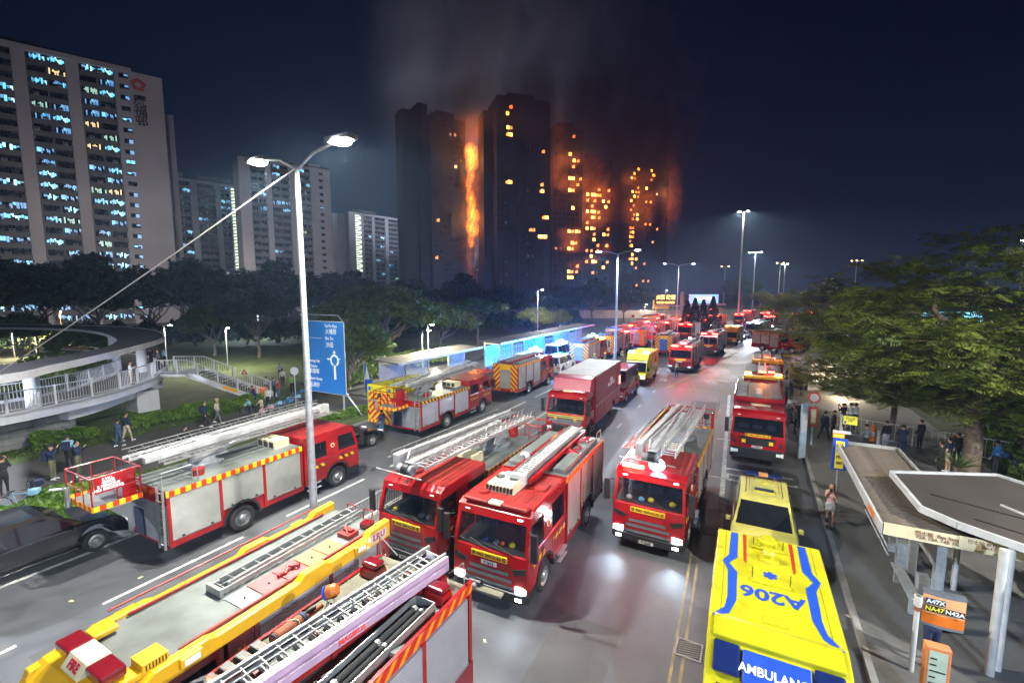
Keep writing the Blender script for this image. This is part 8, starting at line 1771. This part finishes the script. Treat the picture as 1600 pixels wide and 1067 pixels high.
# left carriageway
ambulance('yellow ambulance on the left carriageway showing its red chevron rear', -20.55, 26.9, True, 6.0, 2.15, 2.82, 1)
aerial_truck('red aerial platform truck beside the chevron ambulance, cage hanging over its rear', -18.1, 28.6, True, 8.1, 0, (0, 0), 'P 3307', bx=-.25, cage=(-.5, -.7, 1.6, 1.1), Hb=2.25, H=2.6, tipy=.6, haz=HAZ_YN, shut=SHUTW)
far_engine('fire engine with yellow red chevron rear and white shutters, third on the left carriageway', -17.8, 39.8, True, 7.5, 0, (0, 0), be=None)
car('small bright red van beside the chevron fire engine', -20.6, 35.6, True, 4.4, 1.8, 1.9, RED, kind='van', lod=1, name='van', cat='van')
def police(label, X, y, L=5.2, **kw):
    t = car(label, X, y, True, L, 2.0, 2.3, WHT, 0, 'van', 'police_van', 'van', 1, **kw); b = MB(); b.box(-.7, .7, .6, .85, 2.3, 2.48, BEAB); b.ell((0, .7, 2.5), (.3, .3, .25), BEAB); obj('blue_beacon', b, t); b = MB()
    for s in (-1, 1): b.box(s * 1.0 - .008, s * 1.0 + .008, -2.4, 2.2, .8, 1.05, mat('police_blue_band', (.02, .05, .45), .4))
    obj('side_band', b, t); point_light('beacon_light', (0, .7, 2.9), 7000, (.0, .22, 1.0), .15, t); return t
police('white police van with blue beacon parked beside the far shelter', -20.8, 46.5); police('second white police van with blue beacon ahead along the shelter', -21.2, 55.0); police('white van with dazzling blue beacon nearest the purple engines', -20.2, 64.5)
car('white people carrier with dark windows and orange rear chevrons', -18.4, 48.2, True, 4.8, 1.9, 1.95, WHT, 0, 'van', 'van', 'van', 1)
far_engine('purplish lit engine with small chevron rear left of the standing firefighters', -17.6, 57.0, True, 7.5, 0, (0, 0), be=BEAO)
far_engine('tall engine with yellow red striped rear corner and red beacons', -16.9, 66.5, True, 8.0, 0, (0, 0))
far_engine('red engine queueing beyond the striped engine, left row', -19.0, 78, True, 8.0, -3, (0, 0)); far_engine('red engine queueing in the right row beyond the standing man', -15.2, 78, True, 8.0, -3, (0, 0)); far_engine('red engine in the distant queue, right row middle', -14.9, 89, True, 8.0, -6, (0, 1)); far_engine('red engine in the distant queue, left row middle', -18.6, 90, True, 8.0, -6, (0, 0)); far_engine('last red engine of the distant queue by the white barriers', -14.0, 101, True, 8.0, -10, (0, 0)); far_engine('last red engine of the left distant queue', -19.0, 103, True, 8.0, -10, (0, 0))
BB = far_engine('blue fronted truck with yellow black striped corner behind the roadworks sign', -10.6, 70.5, True, 7.0, 0, (0, 0), be=None, shut=mat('blue_tarp', (.03, .10, .40), .5), red=MAROON, name='fire_engine')
for o in BB.children:
    if o.name.startswith('rear_shutter'): o.material_slots[0].link = 'OBJECT'; o.material_slots[0].material = _M['blue_tarp']
# far white barriers and site hoarding
for i in range(7):
    p = G(985 + i * 14, 497); t = thing('barrier', ('white' if i % 3 else 'red') + ' road barrier in the far row, %s' % ('leftmost, under the dark tree', 'second from the left', 'third from the left', 'in the middle', 'third from the right', 'second from the right', 'rightmost by the gantry')[i], 'barrier', loc=(p.x, p.y, 0), group='white barriers across the far road'); b = MB(); b.box(-1.3, 1.3, -.2, .2, 0, 1.1, WHT if i % 3 else RED); b.box(-1.3, 1.3, -.25, .25, 0, .25, WHT); obj('block', b, t)
p = D(1010, 483, 150); b = MB(); b.box(-22, 22, 0, .4, 0, 2.6, mat('site_hoarding', (.45, .40, .36), .7, var=.3, scale=.3)); o = obj('hoarding', b, loc=(p.x, p.y, 0), rz=YAW); tag(o, 'long pale hoarding wall across the far end of the road', 'hoarding')
p = D(1032, 487, 146); b = MB(); b.box(-2.5, 2.5, -.2, .2, 3.2, 6.0, mat('yellow_sign_board', (.7, .42, .04), .5)); b.box(-1.6, -1.4, -.1, .1, 0, 3.3, STEEL); b.box(1.4, 1.6, -.1, .1, 0, 3.3, STEEL); o = obj('board', b, loc=(p.x, p.y, 0), rz=YAW); o.name = 'notice_board'; tag(o, 'yellow notice board above the far barriers', 'sign')
point_light('site_lamp', tuple(D(1010, 470, 140)), 4500, (1, .75, .5), .5)

# market and vehicles glimpsed through the trees on the right
for i, (px, py, w, h, d, c, s_, lb) in enumerate(((1448, 496, 12, 2.6, 90, (.20, .70, 1.0), 2.2, 'blue lit kiosk front glimpsed through the trees'), (1500, 499, 9, 2.8, 88, (.25, .75, 1.0), 2.4, 'cyan lit kiosk front right of the first one'), (1425, 487, 6, 1.4, 95, (1, .10, .05), 1.5, 'red lit awning glimpsed through the trees'), (1370, 512, 10, 1.2, 70, (.22, .25, .85), 1.0, 'violet blue lit strip below the kiosks'), (1337, 527, 4, .9, 55, (.2, .65, 1.0), 2.0, 'small cyan lit counter behind the feathery tree'))):
    p = D(px, py, d); t = thing('kiosk', lb, 'kiosk', loc=(p.x, p.y, 0), rz=YAW); b = MB(); b.box(-w / 2, w / 2, 0, 2.5, 0, p.z + h / 2 + .4, mat('kiosk_wall', (.2, .2, .22), .7)); obj('wall', b, t)
    b = MB(); nn_ = max(3, int(w / 1.2))
    for k in range(nn_): b.box(-w / 2 + w * k / nn_ + .08, -w / 2 + w * (k + 1) / nn_ - .08, -.05, -.01, p.z - h / 2, p.z + h / 2, emit('kiosk_light_%d' % i, c, s_))
    obj('lit_front', b, t)
t = thing('canopy_tent', 'salmon pink tent roof glimpsed between the leaves', 'tent', loc=tuple(D(1398, 560, 42).to_2d().to_3d()), rz=YAW); b = MB(); z_ = D(1398, 552, 42).z
b.add([(-1.8, -1.8, z_ - .8), (1.8, -1.8, z_ - .8), (1.8, 1.8, z_ - .8), (-1.8, 1.8, z_ - .8), (0, 0, z_ + .5)], [(0, 1, 4), (1, 2, 4), (2, 3, 4), (3, 0, 4)], mat('salmon_tent_cloth', (.62, .20, .18), .8)); obj('roof', b, t)
b = MB()
for x in (-1.7, 1.7):
    for y in (-1.7, 1.7): b.tube((x, y, 0), (x, y, z_ - .8), .04, STEEL)
obj('frame', b, t)
t = thing('lit_stall', 'warm lit shop stall behind the waiting people', 'stall', loc=tuple(D(1335, 620, 40).to_2d().to_3d()), rz=YAW + .2); b = MB(); b.box(-5, 5, 0, 2, .1, 3.0, mat('kiosk_wall', (.2, .2, .22), .7)); obj('wall', b, t)
for k in range(6): b = MB(); b.box(-4.8 + k * 1.62, -3.3 + k * 1.62, -.04, -.01, .9, 2.5, emit('warm_shop_light', (1, .72, .38), 1.0)); obj('lit_panel', b, t)
point_light('stall_light', tuple(D(1320, 610, 36)), 700, (1, .8, .5), .4)
railing('low railing behind the people waiting by the round bus stop sign', (4.2, 33.2), (14, 30.4), 1.1, .25)
for i, (px, py, dep, az, pm, lb) in enumerate(((1440, 560, 52, 1.2, WHT, 'white car parked beyond the shrubs behind the feathery tree'), (1520, 575, 50, 1.2, BLKG, 'dark car parked beyond the shrubs, right of the white one'), (1590, 590, 48, 1.3, _M['silver_paint'], 'silver car parked beyond the shrubs at the right edge'))):
    p = D(px, py, dep); c = car(lb, p.x, p.y, True, 4.6, 1.85, 1.5, pm, 60, 'sedan', lod=1)
# crowd barrier tape row and cones
t = thing('traffic_cone', 'orange and white traffic bollard beside the seated people', 'bollard', loc=tuple(G(1363, 690, .12))); b = MB(); b.tube((0, 0, 0), (0, 0, 1.0), .13, ORANGE, r1=.09, n=14); b.tube((0, 0, .35), (0, 0, .6), .125, WHT, r1=.115, n=14); b.box(-.2, .2, -.2, .2, 0, .04, BLK); obj('body', b, t)
for i, (px, py, lb) in enumerate(((1372, 700, 'left one of two silver bollards behind the slatted shelter'), (1383, 703, 'right one of two silver bollards behind the slatted shelter'))):
    t = thing('bollard', lb, 'bollard', loc=tuple(G(px, py, .12))); b = MB(); b.tube((0, 0, 0), (0, 0, .95), .10, STEEL, n=14); b.ell((0, 0, .95), (.1, .1, .05), STEEL); obj('body', b, t)
# bicycles
def bicycle(label, p, rz, col, group=None, lean=0.0):
    t = thing('bicycle', label, 'bicycle', loc=(p.x, p.y, p.z), rz=rz, group=group); t.rotation_euler[0] = lean
    for x in (-.52, .52):
        k = ('bw',)
        def mkw(): b = MB(); pts = [(cos(a) * .32, 0, sin(a) * .32) for a in [2 * pi * i / 20 for i in range(21)]]; b.path(pts, .018, RUB, 6); [b.tube((0, 0, 0), (cos(a) * .3, 0, sin(a) * .3), .004, ALU, n=4, cap=False) for a in [2 * pi * i / 10 for i in range(10)]]; return b
        obj('wheel', mkw, t, key=k, loc=(x, 0, .34))
    m = mat('bike_' + col, C_[col], .35, coat=.4, var=.05); b = MB(); b.path([(-.52, 0, .34), (-.18, 0, .75), (.36, 0, .78), (-.08, 0, .32), (-.52, 0, .34)], .02, m); b.path([(-.08, 0, .32), (-.2, 0, .85)], .018, m); b.path([(.52, 0, .34), (.34, 0, .95)], .018, m); obj('frame', b, t)
    b = MB(); b.path([(.30, -.25, .98), (.34, 0, .95), (.30, .25, .98)], .014, BLK); obj('handlebar', b, t)
    b = MB(); b.ell((-.22, 0, .88), (.13, .07, .03), BLK); obj('saddle', b, t)
    b = MB(); b.box(.42, .68, -.14, .14, .72, .92, m); obj('basket', b, t); return t
for i, (px, py, rz, col, lb) in enumerate(((455, 628, .3, 'sky', 'blue and white rental bicycle nearest the road sign'), (442, 634, -.2, 'blue', 'blue rental bicycle left of the nearest one'), (425, 640, .5, 'sky', 'pale blue bicycle in the middle of the parked group'), (412, 648, 1.0, 'pink', 'pinkish white child bicycle'), (462, 620, .9, 'blue', 'dark blue bicycle behind the railing'), (395, 640, .2, 'navy', 'navy bicycle at the left end of the group'), (152, 768, .5, 'blue', 'blue bicycle behind the red cage of the aerial truck'), (32, 792, .2, 'sky', 'pale blue bicycle lying by the hedge'), (55, 770, -.5, 'navy', 'dark bicycle behind the hedge at the left'), (1590, 712, .5, 'sky', 'pale bicycle at the right edge behind the tree'), (1580, 735, 1.2, 'blue', 'blue bicycle at the right edge'))):
    bicycle(lb, G(px, py + 8, .03 if px < 1000 else .13), rz + YAW, col)

# ------------------------------------------------------------------ people
def P_(px, py, z=.03): return G(px, py, z)
N_ = dict
person('woman in pink top and pale skirt looking at her phone by the blue bus stop', P_(1296, 822, .12), YAW + pi * .75, 'pink', 'lightgrey', N_(arms='face', skirt=True, bare=True, fem=True), SHOEW, 1.63, long_hair=True)
person('man in dark suit standing half hidden behind the orange route sign', Vector((3.98, 13.05, .12)), YAW + pi * .9, 'navy', 'navy', N_(arms='phone', stride=.2), SHOEB, 1.72)
person('person in black leaning with arms up at the left edge', P_(8, 775), YAW + .6, 'black', 'black', N_(arms='camera', bend=.1), SHOEB, 1.75)
person('photographer with blue backpack aiming a camera, nearest of the left group', P_(84, 750), YAW - 1.3, 'navy', 'olive', N_(arms='camera'), SHOEW, 1.7, bag='navy', hat='black')
person('man in pale blue top with navy backpack seen from behind', P_(110, 732), YAW + .4, 'sky', 'black', N_(arms='down'), SHOEB, 1.72, bag='navy')
person('man in dark top with black backpack behind the photographer', P_(124, 742), YAW - 1.2, 'navy', 'olive', N_(arms='phone'), SHOEB, 1.66, bag='black')
person('woman in denim coat walking beside a man in navy jacket', P_(187, 698), YAW - .2, 'denim', 'denim', N_(stride=.3, fem=True), SHOEW, 1.6)
person('man in navy jacket and beige trousers on the path', P_(200, 690), YAW - .2, 'navy', 'beige', N_(stride=.45), SHOEW, 1.74)
person('cyclist in black jacket and cap bent forward beyond the aerial boom', P_(283, 712), YAW + 4.9, 'black', 'black', N_(arms='ride', bend=.45), SHOEB, 1.7, hat='black')
person('person in dark jacket with backpack striding on the path', P_(322, 668), YAW - 1.4, 'navy', 'black', N_(stride=.7), SHOEW, 1.72, bag='black')
person('person in beige hooded jacket walking on the path', P_(341, 662), YAW - 1.4, 'beige', 'grey', N_(stride=.6, arms='pockets'), SHOEW, 1.7, hat='beige')
for i, (px, py, tp, bt, ps, f, lb) in enumerate(((420, 636, 'white', 'black', N_(), 2.8, 'person in white shirt facing us beside the bicycles'), (436, 622, 'red', 'denim', N_(arms='phone'), 2.4, 'person in red and white jacket by the cycle railing'), (457, 612, 'green', 'black', N_(arms='one'), .2, 'person in bright green jacket leaning on the cycle railing'), (417, 615, 'lightgrey', 'black', N_(arms='pockets'), 1.2, 'person in grey jacket left of the cycle railing'), (442, 601, 'white', 'black', N_(), .4, 'person in white top farther up the path'), (438, 590, 'lightgrey', 'black', N_(), .9, 'person in pale grey far up the path'), (429, 618, 'blue', 'black', N_(), -.7, 'person in blue behind the red jacket'), (400, 632, 'navy', 'navy', N_(bend=.3, arms='one'), 1.9, 'person in navy bending at the foot of the stair'), (392, 645, 'sky', 'navy', N_(bend=.3, arms='ride'), 2.3, 'child in pale blue beside the stair foot'), (410, 646, 'beige', 'pink', N_(arms='ride', bend=.2), 1.2, 'child in pale top on the pink bicycle'))):
    person(lb, P_(px, py + 3), YAW + f, tp, bt, ps, SHOEB, 1.68 if 'child' not in lb else 1.3)
zq = ZD
for (px, py, tp, bt, ps, f, lb) in ((206, 602, 'white', 'beige', N_(arms='one'), -1.0, 'person in white shirt leaning on the ramp railing'), (237, 575, 'black', 'black', N_(arms='phone', stride=.2), 1.5, 'person in black holding a pale bag at the stair top'), (249, 578, 'grey', 'black', N_(arms='one'), 2.5, 'person in grey at the ramp landing'), (258, 574, 'sky', 'black', N_(), -.5, 'person in pale blue on the stair landing')):
    person(lb, G(px, py, zq), YAW + f, tp, bt, ps, SHOEB, 1.66)
# firefighters and others on the road
person('firefighter in orange vest and yellow helmet standing in the yellow box', P_(1057, 590, .01), YAW + 3, 'navy', 'navy', N_(arms='pockets'), SHOEB, 1.8, hat='yellow', vest='fire')
person('officer in dark uniform standing between the far engines', P_(985, 553, .01), YAW + 3, 'navy', 'navy', N_(), SHOEB, 1.8)
for i, (px, py, lb) in enumerate(((929, 577, 'firefighter with yellow helmet left of a group behind the box truck'), (945, 575, 'firefighter with yellow helmet, second of the group behind the box truck'), (959, 573, 'firefighter with yellow helmet, third of the group'), (972, 572, 'firefighter with yellow helmet, rightmost of the group'), (883, 583, 'firefighter with yellow helmet by the rear of the people carrier'))):
    person(lb, P_(px, py, .02), YAW + i, 'olive', 'olive', N_(arms='one') if i % 2 else N_(), SHOEB, 1.78, hat='yellow')
person('person with blue jeans standing by the chevron ambulance rear', P_(597, 683, .02), YAW + 1, 'navy', 'denim', N_(), SHOEB, 1.7)
for i, (px, py, tp, bt, ps, f, lb) in enumerate(((1222, 650, 'navy', 'black', N_(), .2, 'person in dark clothes walking away beside the flat roofed engine'), (1240, 672, 'grey', 'black', N_(arms='phone'), .9, 'person in grey near the cab of the flat roofed engine'), (1246, 665, 'black', 'black', N_(), 2.0, 'person in black behind the one in grey'), (1237, 668, 'navy', 'black', N_(arms='one'), 1.4, 'person in navy beside the engine cab'), (1241, 676, 'olive', 'black', N_(arms='pockets'), 1.0, 'person with olive jacket nearest the engine cab'), (1287, 684, 'navy', 'black', N_(stride=.6), -1.4, 'young man in black jacket striding right'), (1301, 682, 'black', 'black', N_(stride=.3), .7, 'person in dark jacket meeting the striding man'), (1316, 668, 'black', 'black', N_(arms='phone'), .2, 'person in black behind the pair'), (1327, 668, 'white', 'denim', N_(arms='phone'), .3, 'person in white shirt and jeans filming'), (1335, 668, 'white', 'black', N_(arms='camera'), .3, 'second person in white top filming'), (1350, 708, 'grey', 'black', N_(arms='pockets'), .0, 'person in grey coat standing before the orange bollard'), (1382, 702, 'black', 'lightgrey', N_(), .1, 'person in black top and pale trousers near the bollards'), (1408, 710, 'navy', 'navy', N_(arms='phone'), -.3, 'person in navy holding a lit phone under the leaves'), (1467, 742, 'black', 'black', N_(), .5, 'person in black under the palm fronds'), (1480, 735, 'navy', 'beige', N_(short=True, bare=True), .3, 'person in shorts beside the trunk'), (1493, 725, 'black', 'black', N_(arms='phone'), .1, 'person in black behind the trunk'), (1553, 740, 'blue', 'black', N_(), .2, 'person in bright blue right of the trunk'), (1436, 700, 'black', 'black', N_(), .2, 'person in black deep under the tree'), (1170 + 52, 560, 'sky', 'navy', N_(), .5, 'person in pale blue coat near the far crashed hoses'), (1212, 560, 'navy', 'black', N_(), .5, 'dark figure beside the far turning engine'), (1236, 622, 'black', 'black', N_(), .3, 'dark figure on the pavement under the first leaves'), (1252, 616, 'black', 'black', N_(), .3, 'dark figure right under the first leaves'), (1357, 790, 'black', 'black', N_(stride=.2), .3, 'person hidden by the slatted shelter with only feet showing'))):
    person(lb, P_(px, py + 3, .12), YAW + f, tp, bt, ps, SHOEW if 'feet' in lb or 'shorts' in lb else SHOEB, 1.72)
# far crowd behind the barrier
rs = np.random.RandomState(2); B_, T_ = person_bones({}); 
cm = []
for k, col in enumerate(('black', 'white', 'navy', 'red', 'lightgrey')):
    b = MB(); b.ell((0, 0, 1.55), (.11, .11, .13), SKIN, 6, 5); b.ell((0, 0, 1.2), (.22, .14, .34), cloth(col, C_[col]), 6, 5); b.tube((-.09, 0, 0), (-.09, 0, .95), .07, cloth('black', C_['black']), n=5); b.tube((.09, 0, 0), (.09, 0, .95), .07, cloth('black', C_['black']), n=5); cm.append(b)
allb = MB()
for i in range(110):
    p = D(1235 + rs.uniform(0, 90), 480, rs.uniform(118, 140)); src = cm[rs.randint(0, 5)]; o = len(allb.v); allb.v += [(v[0] + p.x, v[1] + p.y, v[2]) for v in src.v]; allb.f += [tuple(o + i_ for i_ in f) for f in src.f]; allb.mi += [allb.m(src.mats[q]) for q in src.mi]; allb.sm += src.sm
o = obj('crowd', allb); tag(o, 'distant crowd behind the low barrier', 'crowd', kind='stuff')
b = MB(); a = D(1225, 500, 116); c_ = D(1335, 500, 116); b.beam((a.x, a.y, .6), (c_.x, c_.y, .6), .3, 1.2, WHT); o = obj('low_barrier', b); tag(o, 'low pale barrier in front of the distant crowd', 'barrier')
# hazard tape boom
a = D(1210, 548, 70); c_ = D(1320, 552, 60); 
b = MB(); b.beam((a.x, a.y, 1.2), (c_.x, c_.y, 1.2), .06, .25, stripes('tape_stripe', (.75, .10, .01), (.85, .60, .05), (1, 0, 0), 1.2)); o = obj('striped_tape', b); tag(o, 'orange and yellow striped tape stretched below the feathery branches', 'tape')
# debris on the road
for i, (px, py) in enumerate(((106, 940), (215, 905), (760, 1005), (935, 700), (1180, 905), (1320, 960))):
    p = G(px, py); b = MB(); b.add([(0, 0, 0), (.12, .03, .01), (.14, .10, .0), (.02, .08, .015)], [(0, 1, 2, 3)], CREAM); o = obj('paper_scrap', b, loc=(p.x, p.y, .012), rz=i); tag(o, 'small pale scrap of paper on the ground ' + ('beside the black estate car', 'left of the yellow roof rim', 'beside the near pump truck', 'near the middle lane engine', 'between ambulance and drain', 'on the pavement right of the ambulance')[i], 'litter', 'paper scraps on the ground')

# faint air between the lamps
if DO_HAZE:
    m = bpy.data.materials.new('night_air'); m.use_nodes = True; nt = m.node_tree; nt.nodes.clear(); out = N(nt, 'ShaderNodeOutputMaterial'); v = N(nt, 'ShaderNodeVolumePrincipled'); v.inputs['Density'].default_value = HAZE_D; v.inputs['Color'].default_value = (.45, .68, 1, 1); v.inputs['Anisotropy'].default_value = .45; nt.links.new(v.outputs[0], out.inputs['Volume'])
    b = MB(); b.box(-520, 300, -60, 620, -1.2, 240, m); o = obj('haze', b); o['kind'] = 'stuff'; o['label'] = 'thin night air glowing round the lamps'
